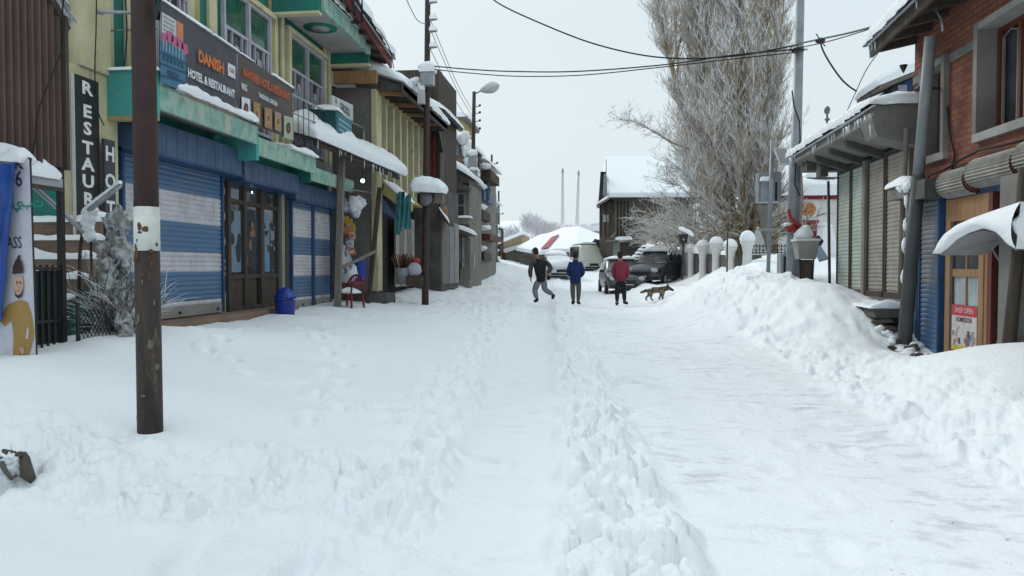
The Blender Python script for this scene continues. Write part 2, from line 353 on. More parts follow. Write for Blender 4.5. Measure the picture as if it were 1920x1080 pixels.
    def text(s, body, o, ux, uy, size, m, off=0.0, align='CENTER', sx=1.0, ext=.0):
        """letters of height ~size at o, running along ux, upright along uy"""
        cu = bpy.data.curves.new('t', 'FONT'); cu.body = body; cu.size = size; cu.align_x = align; cu.align_y = 'CENTER'
        cu.offset = off; cu.extrude = ext; cu.resolution_u = 2
        ob = bpy.data.objects.new('t', cu); COL.objects.link(ob)
        bpy.context.view_layer.update()
        me = bpy.data.meshes.new_from_object(ob.evaluated_get(bpy.context.evaluated_depsgraph_get()))
        o = Vector(o); ux = Vector(ux).normalized(); uy = Vector(uy).normalized(); nn = ux.cross(uy)
        s.add([o + ux * v.co.x * sx + uy * v.co.y + nn * v.co.z for v in me.vertices], [tuple(p.vertices) for p in me.polygons], m)
        bpy.data.objects.remove(ob); bpy.data.curves.remove(cu); bpy.data.meshes.remove(me); return s
    def build(s, name, parent=None, org=None, bevel=0, **kw):
        me = bpy.data.meshes.new(name)
        if parent is not None: o0 = ORG[parent.name]
        else: o0 = Vector(org) if org is not None else Vector((0, 0, 0))
        a = np.array(s.v, dtype=float) - np.array(o0)
        me.from_pydata(a.tolist(), [], s.f)
        for m in s.mats: me.materials.append(m)
        me.polygons.foreach_set('material_index', s.m); me.polygons.foreach_set('use_smooth', s.sm)
        me.update()
        ob = bpy.data.objects.new(name, me); COL.objects.link(ob)
        ORG[ob.name] = o0
        if parent is not None: ob.parent = parent
        else: ob.location = o0
        if bevel:
            b = ob.modifiers.new('bevel', 'BEVEL'); b.width = bevel; b.segments = 2; b.limit_method = 'ANGLE'
        for k, v in kw.items(): ob[k] = v
        return ob
def thing(name, label, cat, loc, group=None):
    o = bpy.data.objects.new(name, None); COL.objects.link(o); o.location = loc; o.empty_display_size = .2
    ORG[o.name] = Vector(loc); o['label'] = label; o['category'] = cat
    if group: o['group'] = group
    return o
def tag(o, label, cat, group=None, kind=None):
    o['label'] = label; o['category'] = cat
    if group: o['group'] = group
    if kind: o['kind'] = kind
    return o
def copy_thing(root, loc, rot=0, label=None):
    """a thing with its parts and their sub-parts"""
    def cp(o, par):
        c = o.copy(); COL.objects.link(c)
        if par is not None: c.parent = par
        for ch in list(o.children): cp(ch, c)
        return c
    c = cp(root, None); c.location = loc; c.rotation_euler = (0, 0, rot); c['label'] = label
    return c

def shutter(mb, X, s, y0, y1, z0, z1, mf, slat=.078, dep=.018, bottom=None):
    """rolling shutter of curved slats in the plane X, bulging to s; mf(z) names each slat's paint"""
    n = max(2, round((z1 - z0) / slat)); h = (z1 - z0) / n
    for i in range(n):
        za = z0 + i * h; m = mf(za + h / 2)
        pr = [(0, 0), (.6, .18), (1, .45), (.75, .8), (0, 1)]
        vs = []; fs = []
        for (d, t) in pr:
            vs += [(X + s * d * dep, y0, za + t * h), (X + s * d * dep, y1, za + t * h)]
        for k in range(len(pr) - 1): fs.append((2 * k, 2 * k + 1, 2 * k + 3, 2 * k + 2))
        mb.add(vs, fs, m)
def fb(mb, X, s, y0, y1, z0, z1, w0, w1, m): mb.box((X + s * w0, y0, z0), (X + s * w1, y1, z1), m)
# ------------------------------------------------------------------ world, sun, camera
w = bpy.data.worlds.new('World'); scene.world = w; w.use_nodes = True
nt = w.node_tree; bg = nt.nodes['Background']
sky = nt.nodes.new('ShaderNodeTexSky'); sky.sky_type = 'NISHITA'; sky.sun_disc = False
SUN_EL, SUN_AZ = 34, -38
sky.sun_elevation = R(SUN_EL); sky.sun_rotation = R(SUN_AZ); sky.dust_density = 4; sky.air_density = 1.5
sc_ = N(nt, 'ShaderNodeVectorMath', operation='SCALE'); sc_.inputs['Scale'].default_value = .09
L(nt, sky.outputs['Color'], sc_.inputs[0])
# overcast: a bright even cloud layer, slightly brighter and whiter towards the zenith, covers most of the clear sky
tcw = N(nt, 'ShaderNodeTexCoord'); nw = N(nt, 'ShaderNodeTexNoise'); nw.inputs['Scale'].default_value = 1.4; nw.inputs['Detail'].default_value = 5
mpw = N(nt, 'ShaderNodeMapping'); mpw.inputs['Scale'].default_value = (1, 1, 2.5)
L(nt, tcw.outputs['Generated'], mpw.inputs['Vector']); L(nt, mpw.outputs['Vector'], nw.inputs['Vector'])
cl = N(nt, 'ShaderNodeMix', data_type='RGBA'); cl.inputs['A'].default_value = (.73, .845, .90, 1); cl.inputs['B'].default_value = (.77, .875, .93, 1)
L(nt, nw.outputs['Fac'], cl.inputs['Factor'])
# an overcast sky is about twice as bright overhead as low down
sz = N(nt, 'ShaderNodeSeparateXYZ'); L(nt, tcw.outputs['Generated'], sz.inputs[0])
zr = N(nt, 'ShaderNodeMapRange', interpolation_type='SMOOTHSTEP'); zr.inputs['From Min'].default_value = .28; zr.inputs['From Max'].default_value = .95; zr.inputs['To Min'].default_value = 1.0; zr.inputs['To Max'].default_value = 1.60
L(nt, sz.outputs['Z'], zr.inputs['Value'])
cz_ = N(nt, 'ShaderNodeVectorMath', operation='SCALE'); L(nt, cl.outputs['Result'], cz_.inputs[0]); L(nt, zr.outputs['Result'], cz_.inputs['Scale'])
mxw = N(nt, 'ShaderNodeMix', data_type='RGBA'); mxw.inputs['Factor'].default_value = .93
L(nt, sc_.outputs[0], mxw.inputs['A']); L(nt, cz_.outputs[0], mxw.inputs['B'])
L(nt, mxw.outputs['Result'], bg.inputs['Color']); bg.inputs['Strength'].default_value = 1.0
sl = bpy.data.lights.new('sun', 'SUN'); sl.energy = 1.5; sl.angle = R(15); sl.color = (1, .985, .95)
so = bpy.data.objects.new('sun', sl); COL.objects.link(so)
# light comes from ahead and to the right, high, through thin cloud
az = R(SUN_AZ); el = R(SUN_EL)
sd = Vector((math.sin(az) * math.cos(el), math.cos(az) * math.cos(el), math.sin(el)))
so.rotation_euler = sd.to_track_quat('Z', 'Y').to_euler(); so.location = (0, 0, 30)

cam = bpy.data.cameras.new('camera'); co = bpy.data.objects.new('camera', cam); COL.objects.link(co)
cam.sensor_width = 36; cam.lens = FPX / 1920 * 36; cam.clip_start = .05; cam.clip_end = 3000
co.matrix_world = Matrix.Translation((0, 0, CZ)) @ Matrix((cR, cU, -cF)).transposed().to_4x4()
scene.camera = co
scene.view_settings.view_transform = 'Standard'; scene.view_settings.look = 'None'
scene.view_settings.exposure = 0; scene.view_settings.gamma = 1
scene.cycles.max_bounces = 6; scene.cycles.diffuse_bounces = 4

# ------------------------------------------------------------------ the snow
def gauss(x, y, cx, cy, rx, ry, p=2):
    return np.exp(-((np.abs(x - cx) / rx) ** p + (np.abs(y - cy) / ry) ** p))
def Hbase(x, y):
    s = x + .0625 * y
    z = .008 * np.clip(y, -20, 36) + sst(35, 53, y) * 1.0
    # left bank, drifting up to the shop fronts
    t = -s - .6
    lb = sst(0, .4, t) * .09 + sst(.3, 5.3, t) * (.36 - .10 * sst(9, 12, y) * (1 - sst(19, 24, y)))
    wob = .18 * perlin(x * .9, y * .9 + 5)
    ye = 4.42 + .30 * np.abs(x + 3.0) + wob * 2
    k = sst(ye - .75, ye + .35, y)
    lb = lb * (.12 + .88 * k)
    lb = lb + .10 * gauss(x, y, -3.6, 5.6, 1.6, .8) + .12 * gauss(x, y, -5.0, 6.1, .8, .7) + .16 * gauss(x, y, -5.3, 8.0, .9, 1.4) + .08 * gauss(x, y, -4.6, 9.5, 1.2, 1.4)
    z = z + lb
    z = z + .30 * sst(-4.6, -7.5, x) * sst(14, 30, y)
    # right edge of the cleared road
    edge = 2.72 + .62 * sst(3, 13, y) - .35 * sst(20, 30, y) + .10 * perlin(y * .7, y * 0 + 3)
    tr = s - edge
    hb = .36 + .22 * perlin(x * .5 + 8, y * .4) + .10 * sst(10.5, 13, y) + .06 * sst(7, 5, y) - .15 * gauss(x, y, 3.8, 9.9, 1.6, 2.0, 3)
    rb = sst(-.15, 1.15, tr + .2 * perlin(x * 1.2, y * 1.0)) * hb + sst(.6, 2.5, tr) * .08
    rb = rb + .20 * gauss(x, y, 4.5, 7.9, .9, 1.1, 3) * (tr > 0)
    rb = rb - .30 * gauss(x, y, 5.0, 10.4, 1.0, 1.6, 4) * (tr > 0) - .1 * gauss(x, y, 5.2, 12.5, 1.0, 1.0)
    z = z + rb
    z = z + .64 * gauss(x, y, 3.5, 18.6, 1.5, 4.2, 2.2) + .22 * gauss(x, y, 2.6, 15.6, .8, 1.6)
    z = z + sst(3.2, 5.2, x) * sst(18, 24, y) * .95 + .5 * gauss(x, y, 5.9, 17.8, 1.0, 1.6) + .25 * gauss(x, y, 4.0, 14.2, .7, 1.6)
    return z, s, t, tr, ye, k
def gz(x, y):
    return float(Hbase(np.array([float(x)]), np.array([float(y)]))[0][0])
def Hfull(x, y):
    z, s, t, tr, ye, k = Hbase(x, y)
    near = np.clip(1.5 - np.hypot(x, y) / 30, 0.25, 1)
    # gentle wind ripple everywhere off the road
    z = z + .020 * fbm(x * .8, y * .8, 3) + .003 * fbm(x * 5, y * 5, 2) + .075 * sst(-1.3, -3, s) * sst(4.6, 6, y) * sst(24, 14, y) * (perlin(x * .55 + .35 * y, y * .75) + .5 * np.abs(perlin(x * .9 + .5 * y + 5, y * 1.3)))
    # the ridge of thrown snow between the wheel tracks
    sw = s + .10 * perlin(x * 1.7 + 3, y * 1.1) + .05 * perlin(x * 5, y * 4)
    bw = sst(-.04, .20, sw) * (1 - sst(.52, .78, sw))
    wx = .35 * perlin(x * 2.3, y * 2.3) + .12 * perlin(x * 7, y * 7); wy = .35 * perlin(x * 2.3 + 40, y * 2.3) + .12 * perlin(x * 7 + 9, y * 7)
    d1, d2, hh = worley(x * 4.2 + wx * 1.6, y * 4.2 + wy * 1.6)
    lump = np.clip(.62 - d1, 0, 1) ** .7 * (.3 + hh * 1.1)
    d1b, d2b, hb = worley(x * 10 + 3 + wx * 2, y * 10 + wy * 2)
    lumpb = np.clip(.6 - d1b, 0, 1) ** .8 * (.2 + hb)
    d1c, _, hc = worley(x * 2.5 + 7 + wx, y * 2.5 + wy)
    lumpc = np.clip(.55 - d1c, 0, 1) ** .6 * sst(.45, .6, hc)
    crev = np.exp(-(d2 - d1) * 7) * .022 + np.exp(-(d2b - d1b) * 6) * .012
    crumb = np.abs(fbm(x * 7, y * 7, 3, .55)) * .035
    cr = .13 * lump + .05 * lumpb + .05 * fbm(x * 3, y * 3, 5, .6) - crev + crumb
    z = z + bw * (.030 + cr + .17 * lumpc * sst(9, 4, y))
    # left wheel track pressed down
    tk = sst(-.70, -.44, sw) * (1 - sst(-.14, .08, sw))
    z = z - tk * .035 + tk * .006 * fbm(x * 6, y * 3, 4)
    # crumbled band in the foreground and beside the track
    cb = (1 - sst(ye - .05, ye + .35, y)) * sst(3.45, 3.95, y + .3 * perlin(x * 1.1, y * 1.1)) * sst(-.55, -.85, s)
    cb2 = sst(-.5, -.7, s) * (1 - sst(-1.15, -1.5, s) ) * 0
    side = sst(-.56, -.70, s) * (1 - sst(1.15, 1.9, -s)) * (.35 + .65 * sst(-.1, .25, perlin(x * .8, y * .45 + 2)))
    side = np.clip(side * sst(2.5, 4, y), 0, 1)
    chunk = .085 * lump + .050 * lumpb + .065 * fbm(x * 3.3 + 5, y * 3.3, 5, .58) - crev * 1.1 + crumb * 1.1
    z = z + np.clip(cb, 0, 1) * (.015 + chunk * (.82 + .8 * perlin(x * 1.3, y * 1.3))) + side * chunk * .55 * (1 - np.clip(cb, 0, 1))
    # trodden patches nearer the shops
    tp = sst(.02, .22, perlin(x * .33 + 1.7, y * .22 + 4)) * sst(7.5, 10, y) * sst(-.9, -1.8, s)
    d1d, _, hd = worley(x * 2.6, y * 2.2)
    z = z + tp * (.055 * fbm(x * 2.6, y * 2.2, 6, .62) - .08 * np.clip(.33 - d1d, 0, 1) * 2)
    # lone footprints across the drift
    # right bank: a crumbled cut face, smooth top
    fc = sst(-.1, .1, tr) * (1 - sst(.75, 1.15, tr))
    z = z + fc * (crumb * .4 - crev * .3 + .085 * fbm(x * 1.3, y * 2.6, 5, .58) + .030 * lumpb + .02 * lump) + .05 * gauss(tr, 0, .12, 0, .22, 1) * (lump + lumpb)
    z = z + np.clip(gauss(x, y, 3.4, 18.5, 1.6, 4.2, 3), 0, 1) * (.12 * fbm(x * 1.5, y * 1.5, 6, .66) + .09 * lump + .06 * lumpb - crev)
    pl = sst(.9, 1.3, tr) * (1 - sst(16, 20, y)) * sst(8.5, 10, y)
    z = z + pl * .05 * fbm(x * 1.8, y * 1.8, 4)
    z = z + gauss(x, y, 4.35, 11.2, .45, 1.2) * .07 * fbm(x * 4, y * 4, 4)
    # packed road: faint ruts along it
    pk = sst(.62, .85, s) * (1 - sst(-.18, .02, tr))
    z = z + pk * (.012 * perlin(s * 2.2, y * .15) + .006 * fbm(x * 2.5, y * 1.2, 3) + .0015 * fbm(x * 9, y * 9, 3)) - pk * .012 * np.exp(-((s - 1.35) / .16) ** 2) - pk * .012 * np.exp(-((s - 2.35) / .16) ** 2)
    # loose crumbs scattered on the packed snow
    d1e, _, he = worley(x * 13, y * 13)
    z = z + (pk * sst(.9, .97, he) * sst(.0, .3, perlin(x * 1.2, y * 1.2)) + .8 * tk * sst(.88, .95, he) * sst(.05, .3, perlin(x * 2, y * 1.5))) * .022 * np.clip(.4 - d1e, 0, 1) * 2.5
    # rough snow further up the street
    z = z + sst(20, 26, y) * .10 * fbm(x * .9, y * .6, 5, .55) * (1 - sst(-.9, .2, s) * (1 - sst(2.2, 3, s)) * .75)
    packed = np.clip(pk + .35 * tk, 0, 1)
    return z, packed

fine = np.radians(np.arange(-58, 58.01, .125)); coarse = np.radians(np.arange(62, 299, 4.0))
ths = np.concatenate([fine, coarse]) + 0.0
rr = [.5]
while rr[-1] < 95: rr.append(rr[-1] * (1.0088))
while rr[-1] < 900: rr.append(rr[-1] * 1.12)
rr = np.array(rr)
TH, RR = np.meshgrid(ths - YAW, rr)
gx_ = np.sin(TH) * RR; gy_ = np.cos(TH) * RR
gzz, gp = Hfull(gx_, gy_)
def footprints(path, step, gauge, depth, rnd_):
    """a walker's line of sunk prints with kicked-up rims"""
    side = 1
    for (x0, y0), (x1, y1) in zip(path[:-1], path[1:]):
        L0 = math.hypot(x1 - x0, y1 - y0); n = int(L0 / step); ux, uy = (x1 - x0) / L0, (y1 - y0) / L0
        for i in range(n):
            side = -side; t = (i + rnd_.uniform(-.2, .2)) * step; px = x0 + ux * t - uy * gauge * side + rnd_.uniform(-.04, .04); py = y0 + uy * t + ux * gauge * side + rnd_.uniform(-.04, .04)
            mk = (np.abs(gx_ - px) < .42) & (np.abs(gy_ - py) < .42)
            if not mk.any(): continue
            dx = gx_[mk] - px; dy = gy_[mk] - py; a = dx * ux + dy * uy; c = -dx * uy + dy * ux; q = (a / .165) ** 2 + (c / .07) ** 2
            dp = depth * rnd_.uniform(.6, 1.3); gzz[mk] += -dp * np.exp(-q ** 2) + dp * .45 * np.exp(-(np.sqrt(q) - 1.75) ** 2 * 5)
rp__ = random.Random(3)
footprints([(-1.15, 2.6), (-1.5, 8), (-2.2, 14), (-3.4, 22)], .62, .10, .05, rp__)
footprints([(-2.0, 3.2), (-2.1, 5.5), (-3.2, 9.0), (-5.4, 13.2)], .6, .10, .055, rp__)
footprints([(-1.9, 20), (-4.6, 15.5), (-5.6, 14.2)], .62, .10, .05, rp__)
footprints([(-.9, 5.2), (-2.4, 6.6), (-4.0, 7.6), (-5.0, 9.2), (-5.6, 12)], .58, .11, .06, rp__)
footprints([(-2.6, 22.5), (-3.6, 17), (-5.2, 16.2)], .62, .10, .05, rp__)
footprints([(-1.2, 23), (-1.9, 16), (-1.7, 9), (-1.2, 5)], .64, .11, .04, rp__)
footprints([(1.2, 22.5), (1.1, 14), (1.4, 8), (1.2, 3)], .7, .10, .012, rp__)
footprints([(2.0, 20), (2.2, 12), (1.9, 5)], .7, .10, .012, rp__)
footprints([(2.6, 14.5), (3.4, 13.2), (3.9, 11.6)], .5, .10, .07, rp__)
footprints([(2.7, 9.0), (3.6, 9.6), (4.1, 10.4)], .5, .12, .08, rp__)
far = sst(95, 300, RR); gzz = gzz * (1 - far) + far * 1.2
nT = len(ths); nR = len(rr)
V = np.stack([gx_, gy_, gzz], -1).reshape(-1, 3)
V = np.vstack([V, [[0, 0, gz(0, 0)]]])
ii, jj = np.meshgrid(np.arange(nR - 1), np.arange(nT), indexing='ij')
j2 = (jj + 1) % nT
Q = np.stack([ii * nT + jj, ii * nT + j2, (ii + 1) * nT + j2, (ii + 1) * nT + jj], -1).reshape(-1, 4)[:, ::-1]
c0 = len(V) - 1
Tt = np.array([[c0, (j + 1) % nT, j] for j in range(nT)])[:, ::-1]
me = bpy.data.meshes.new('snowy_ground')
me.vertices.add(len(V)); me.vertices.foreach_set('co', V.ravel())
nl = len(Q) * 4 + len(Tt) * 3
me.loops.add(nl); me.loops.foreach_set('vertex_index', np.concatenate([Q.ravel(), Tt.ravel()]))
me.polygons.add(len(Q) + len(Tt))
ls = np.concatenate([np.arange(len(Q)) * 4, len(Q) * 4 + np.arange(len(Tt)) * 3])
me.polygons.foreach_set('loop_start', ls)
me.polygons.foreach_set('use_smooth', [True] * (len(Q) + len(Tt)))
me.update(calc_edges=True); me.validate()
a_ = me.attributes.new('packed', 'FLOAT', 'POINT'); a_.data.foreach_set('value', np.append(gp.ravel(), 0).astype(np.float32))
me.materials.append(M['ground'])
go = bpy.data.objects.new('ground', me); COL.objects.link(go); go['kind'] = 'structure'
go['label'] = 'snow covered street and banks with wheel tracks'

# distant snow hills behind the town
def hill(name, label, fn, x0, x1, y0, y1, nx, ny, m):
    mb = MB(); mb.grid(lambda u, v: (lambda X, Y: Vector((X, Y, fn(X, Y))))(x0 + (x1 - x0) * u, y0 + (y1 - y0) * v), nx, ny, m)
    o = mb.build(name); o['kind'] = 'structure'; o['label'] = label; return o
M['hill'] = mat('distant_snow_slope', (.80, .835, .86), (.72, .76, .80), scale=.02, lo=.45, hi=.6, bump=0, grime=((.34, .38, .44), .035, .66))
def fh1(X, Y):
    d = math.exp(-((X + 22) / 26) ** 2 - ((Y - 215) / 60) ** 2)
    return -1 + 15.5 * d + 1.5 * mnoise.noise(Vector((X * .05, Y * .05, 1)))
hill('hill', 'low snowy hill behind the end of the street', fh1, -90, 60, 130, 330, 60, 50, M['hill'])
def fh2(X, Y):
    d = math.exp(-((X - 330) / 150) ** 2 - ((Y - 700) / 160) ** 2)
    return -2 + 128 * d + 9 * mnoise.noise(Vector((X * .012, Y * .012, 4))) + 3 * mnoise.noise(Vector((X * .05, Y * .05, 4)))
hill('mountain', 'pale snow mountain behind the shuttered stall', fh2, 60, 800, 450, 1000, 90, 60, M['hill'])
# ================================================================== LEFT SIDE
XL = -6.7
# ---------------------------------------------------------------- hotel building
hb = thing('hotel_building', 'green and cream two storey hotel with striped roller shutters and projecting canopies', 'building', (-6.7, 13.5, .5))
mb = MB()
mb.box((-13, 8.75, .2), (XL, 18.2, 3.72), M['teal'])          # ground floor mass is pierced below by recesses set proud
mb.box((-13, 8.75, 3.95), (XL, 18.2, 7.6), M['teal'])
mb.build('wall', hb)
mb = MB(); mb.box((-13, 8.7, 3.72), (XL + .06, 18.25, 3.95), M['soffit']); mb.build('floor_slab', hb)
# plinth step
mb = MB(); mb.box((XL, 9.6, .25), (XL + .42, 15.2, .58), M['riser']); mb.box((XL, 15.2, .2), (XL + .3, 18.15, .38), M['conc'])
mb.build('step', hb)
# cream and ochre pilasters on both storeys
def pil(y0, y1, z0, z1, w, m, name='pilaster'):
    b = MB(); fb(b, XL, 1, y0, y1, z0, z1, .0, w, m); return b.build(name, hb, bevel=.012)
pil(8.72, 9.62, .3, 3.95 + .0, .16, M['cream'])
pil(8.85, 9.45, 3.952, 7.5, .20, M['cream'])
pil(9.45, 9.66, 3.952, 7.5, .10, M['cream'])
pil(9.66, 9.96, 3.952, 7.5, .02, M['teal'])
for (a, b_) in ((10.0, 10.14), (11.62, 11.8), (12.28, 12.55), (14.92, 15.08), (15.25, 15.4), (17.78, 17.9), (18.03, 18.22)):
    pil(a, b_, 3.955, 7.4, .07, M['cream'])
for (a, b_) in ((11.8, 12.0), (14.72, 14.92), (17.68, 17.78)):
    pil(a, b_, 3.955, 7.4, .055, M['ochre'])
pil(12.56, 12.76, .5, 3.4, .06, M['cream']); pil(15.16, 15.3, .4, 3.3, .08, M['conc_lt']); pil(15.3, 15.47, .4, 3.25, .1, M['wood_dk']); pil(18.0, 18.22, .3, 3.4, .05, M['cream'])
pil(15.0, 15.15, .5, 3.2, .05, M['teal'])

def win(y0, y1, z0, z1, cols, label=None):
    """balcony window: deep cream reveal, lilac frame with transom lights, carved lower leaves and curtained panes"""
    b = MB()
    t = .055
    W0 = .012
    b.box((XL + W0, y0, z0), (XL + .09, y0 + t, z1), M['lilac']); b.box((XL + W0, y1 - t, z0), (XL + .09, y1, z1), M['lilac'])
    b.box((XL + W0, y0 + t, z1 - t), (XL + .085, y1 - t, z1), M['lilac']); b.box((XL + W0, y0 + t, z0), (XL + .085, y1 - t, z0 + t), M['lilac'])
    zt = z1 - (z1 - z0) * .30
    b.box((XL + W0, y0 + t, zt - t / 2), (XL + .08, y1 - t, zt + t / 2), M['lilac'])
    cw = (y1 - y0 - 2 * t) / cols
    for i in range(1, cols):
        yy = y0 + t + cw * i
        b.box((XL + W0, yy - t * .6, z0 + t), (XL + .10, yy + t * .6, z1 - t), M['lilac'])
    for i in range(cols):
        ya = y0 + t + cw * i + t * .6; yb = y0 + t + cw * (i + 1) - t * .6
        m_ = (ya + yb) / 2; wd = yb - ya
        # leaf stiles, side lights and an arched carved centre
        for (a, q) in ((ya, ya + .045), (yb - .045, yb), (ya + wd * .27, ya + wd * .27 + .03), (ya + wd * .73, ya + wd * .73 + .03)):
            b.box((XL + W0, a, z0 + t), (XL + .07, q, zt - t / 2), M['lilac'])
        for zz in (.34, .68):
            z_ = z0 + (zt - z0) * zz
            b.box((XL + W0, ya + .045, z_), (XL + .065, ya + wd * .27, z_ + .035), M['lilac'])
            b.box((XL + W0, ya + wd * .73 + .03, z_), (XL + .065, yb - .045, z_ + .035), M['lilac'])
        for k in (-1, 0, 1):
            pts = [(XL + .06, m_ + k * wd * .10, z0 + .1), (XL + .06, m_ + k * wd * .12, z0 + (zt - z0) * .72), (XL + .06, m_ + k * wd * .05, z0 + (zt - z0) * .86)]
            b.tube(pts, .016, M['lilac'], 6)
    f = b.build('window', hb)
    p = MB(); p.box((XL + .004, y0 + t, z0 + t), (XL + .022, y1 - t, zt), M['pane']); p.box((XL + .004, y0 + t, zt), (XL + .024, y1 - t, z1 - t), M['pane_green'])
    p.build('pane', f)
win(12.76, 14.70, 4.0, 6.45, 2); win(10.16, 11.6, 4.0, 6.45, 2); win(15.62, 17.66, 4.0, 6.45, 2)
b = MB()                                                       # cream architraves round the openings
for (y0, y1) in ((12.56, 14.86), (10.0, 11.76), (15.46, 17.8)):
    fb(b, XL, 1, y0 + .0, y1, 6.46, 6.56, .01, .14, M['cream'])
for y in (15.46,): fb(b, XL, 1, y, y + .14, 4.0, 6.455, .01, .14, M['cream'])
b.build('window_surround', hb)

# projecting slab of the storey above with its teal beams and soffit medallion
b = MB()
b.box((XL + .07, 14.95, 6.72), (-5.70, 18.15, 6.86), M['soffit'])
b.box((XL + .07, 14.80, 6.60), (-5.66, 14.95, 7.5), M['teal']); b.box((XL + .07, 14.76, 6.55), (-5.64, 14.955, 6.60), M['cream'])
b.box((XL + .07, 18.15, 6.45), (-5.66, 18.32, 7.0), M['teal']); b.box((XL + .07, 18.14, 6.38), (-5.64, 18.33, 6.45), M['cream'])
b.box((-5.70, 14.955, 6.66), (-5.60, 18.145, 7.0), M['mint'])
b.lathe((-6.15, 16.2, 6.70), [(.36, 0), (.36, .022)], M['teal'], 24)
b.lathe((-6.15, 16.2, 6.69), [(.2, 0), (.2, .03)], M['soffit'], 20)
bal = b.build('balcony_slab', hb)
s_ = MB(); s_.snowcap([(-5.95, 14.8, 7.0), (-5.58, 14.8, 7.0), (-5.58, 18.3, 7.0), (-5.95, 18.3, 7.0)], .22, .05, 10, 40, 3); s_.build('snow_cap', bal)
# eaves of the tin roof: maroon fascia and a heavy snow load
A = at(640, -12, X=-5.35); B_ = at(735, 128, X=-5.35)
b = MB()
b.prism([A, A + Vector((0, 0, .22)), B_ + Vector((0, 0, .26)), B_], (-.05, 0, 0), M['maroon'])
b.prism([A + Vector((-.06, 0, .10)), A + Vector((-.06, 0, .16)), B_ + Vector((-.06, 0, .16)), B_ + Vector((-.06, 0, .10))], (-4.5, 0, 1.2), M['wood_grey'])
for k in range(7):
    p = A.lerp(B_, (k + .5) / 7); b.bar(p + Vector((-.08, 0, .04)), p + Vector((-1.6, 0, .42)), .06, .09, M['wood_dk'])
rf = b.build('roof', hb)
s_ = MB(); s_.snowcap([A + Vector((-4.2, 0, 1.3)), A + Vector((.04, 0, .2)), B_ + Vector((.04, 0, .25)), B_ + Vector((-4.2, 0, 1.35))], .42, .08, 16, 30, 9); s_.build('snow_cap', rf)
# gable boarding under the eaves, brown timber
b = MB(); b.box((-6.6, 18.25, 6.0), (-5.5, 18.4, 6.3), M['wood']); b.box((-8.5, 18.22, 3.0), (-6.72, 18.3, 6.6), M['wood_red'])
b.build('timber_trim', hb)

# canopies over the shutters
def canopy(y0, y1, z0, z1, x1, slope=0.0, label=None):
    b = MB(); t = .1
    b.prism([(XL + .17, y0, z0 + .10), (x1 - .06, y0, z0), (x1 - .06, y0, z0 + .12), (XL + .17, y0, z0 + .22)], (0, y1 - y0, 0), M['soffit'])
    b.prism([(x1 - .06, y0 - .003, z0 - .06), (x1, y0 - .003, z0 - .06), (x1 + .02, y0 - .003, z1 - .05), (x1, y0 - .003, z1), (x1 - .1, y0 - .003, z1)], (0, y1 - y0 + .006, 0), M['mint'])
    return b
b = canopy(9.5, 12.42, 3.58, 3.86, -5.86)
b.box((XL + .0, 9.40, 3.42), (-5.85, 9.5, 4.02), M['teal_lt']); b.box((XL + .0, 9.395, 3.36), (-5.86, 9.51, 3.42), M['ochre'])
c1 = b.build('canopy', hb)
s_ = MB(); s_.snowcap([(XL + .3, 9.9, 3.86), (-5.80, 9.9, 3.86), (-5.80, 12.25, 3.86), (XL + .3, 12.25, 3.86)], .17, .02, 16, 60, 5, rough=.6); s_.build('snow_cap', c1); s_ = MB(); s_.snowcap([(XL + .2, 9.38, 4.02), (-5.84, 9.38, 4.02), (-5.84, 9.52, 4.02), (XL + .2, 9.52, 4.02)], .06, .02, 12, 6, 6); s_.build('snow_cap', c1)
b = canopy(12.56, 15.25, 3.42, 3.68, -5.92); b.box((XL + .0, 12.46, 3.26), (-5.9, 12.56, 3.70), M['teal_lt']); c2 = b.build('canopy', hb)
s_ = MB(); s_.snowcap([(XL + .3, 14.0, 3.68), (-5.86, 14.0, 3.68), (-5.86, 15.2, 3.68), (XL + .3, 15.2, 3.68)], .14, .02, 14, 30, 7, rough=.6); s_.build('snow_cap', c2)
b = canopy(15.32, 18.1, 3.30, 3.54, -6.05); b.box((XL, 15.25, 3.18), (-6.04, 15.32, 3.55), M['teal']); b.build('canopy', hb)

# blue sheet boxes that hold the rolled shutters
def sbox(y0, y1, z0, z1, w):
    b = MB(); fb(b, XL, 1, y0, y1, z0, z1, .02, w, M['blue_box']); fb(b, XL, 1, y0 - .01, y1 + .01, z0 - .035, z0, .02, w + .02, M['blue_trim'])
    for k in range(1, int((y1 - y0) / .28)): fb(b, XL, 1, y0 + k * .28, y0 + k * .28 + .012, z0 + .01, z1 - .01, w, w + .005, M['blue_box'])
    return b.build('shutter_box', hb)
sbox(9.72, 12.6, 3.02, 3.46, .46); sbox(12.75, 15.2, 2.96, 3.32, .44); sbox(15.35, 18.0, 2.84, 3.22, .30)

# striped roller shutters
def stripes(bands, c1, c2):
    def f(z):
        for a, b_ in bands:
            if a <= z < b_: return c1
        return c2
    return f
def put_shutter(y0, y1, z0, z1, fn, w=.10, guide=M['blue_trim'], base=True, lbl=None):
    b = MB(); shutter(b, XL + w, 1, y0 + .05, y1 - .05, z0 + (.16 if base else 0), z1, fn)
    if base:
        fb(b, XL + w - .1, 1, y0 + .05, y1 - .05, z0, z0 + .16, .09, .125, M['conc_lt'])
        for k in (.08, .5, .92):
            yy = y0 + (y1 - y0) * k; b.lathe((XL + w + .03, yy, z0 + .05), [(.025, 0), (.03, .03), (.0, .05)], M['wood_dk'], 8)
    o = b.build('roller_shutter', hb)
    if lbl: o['label'] = lbl
    g = MB(); fb(g, XL + w - .1, 1, y0, y0 + .06, z0, z1, .02, .15, guide); g.build('guide_rail', o)
    g = MB(); fb(g, XL + w - .1, 1, y1 - .06, y1, z0, z1, .02, .15, guide); g.build('guide_rail', o)
    return o
zb = lambda py: at(405, py, X=-6.58).z
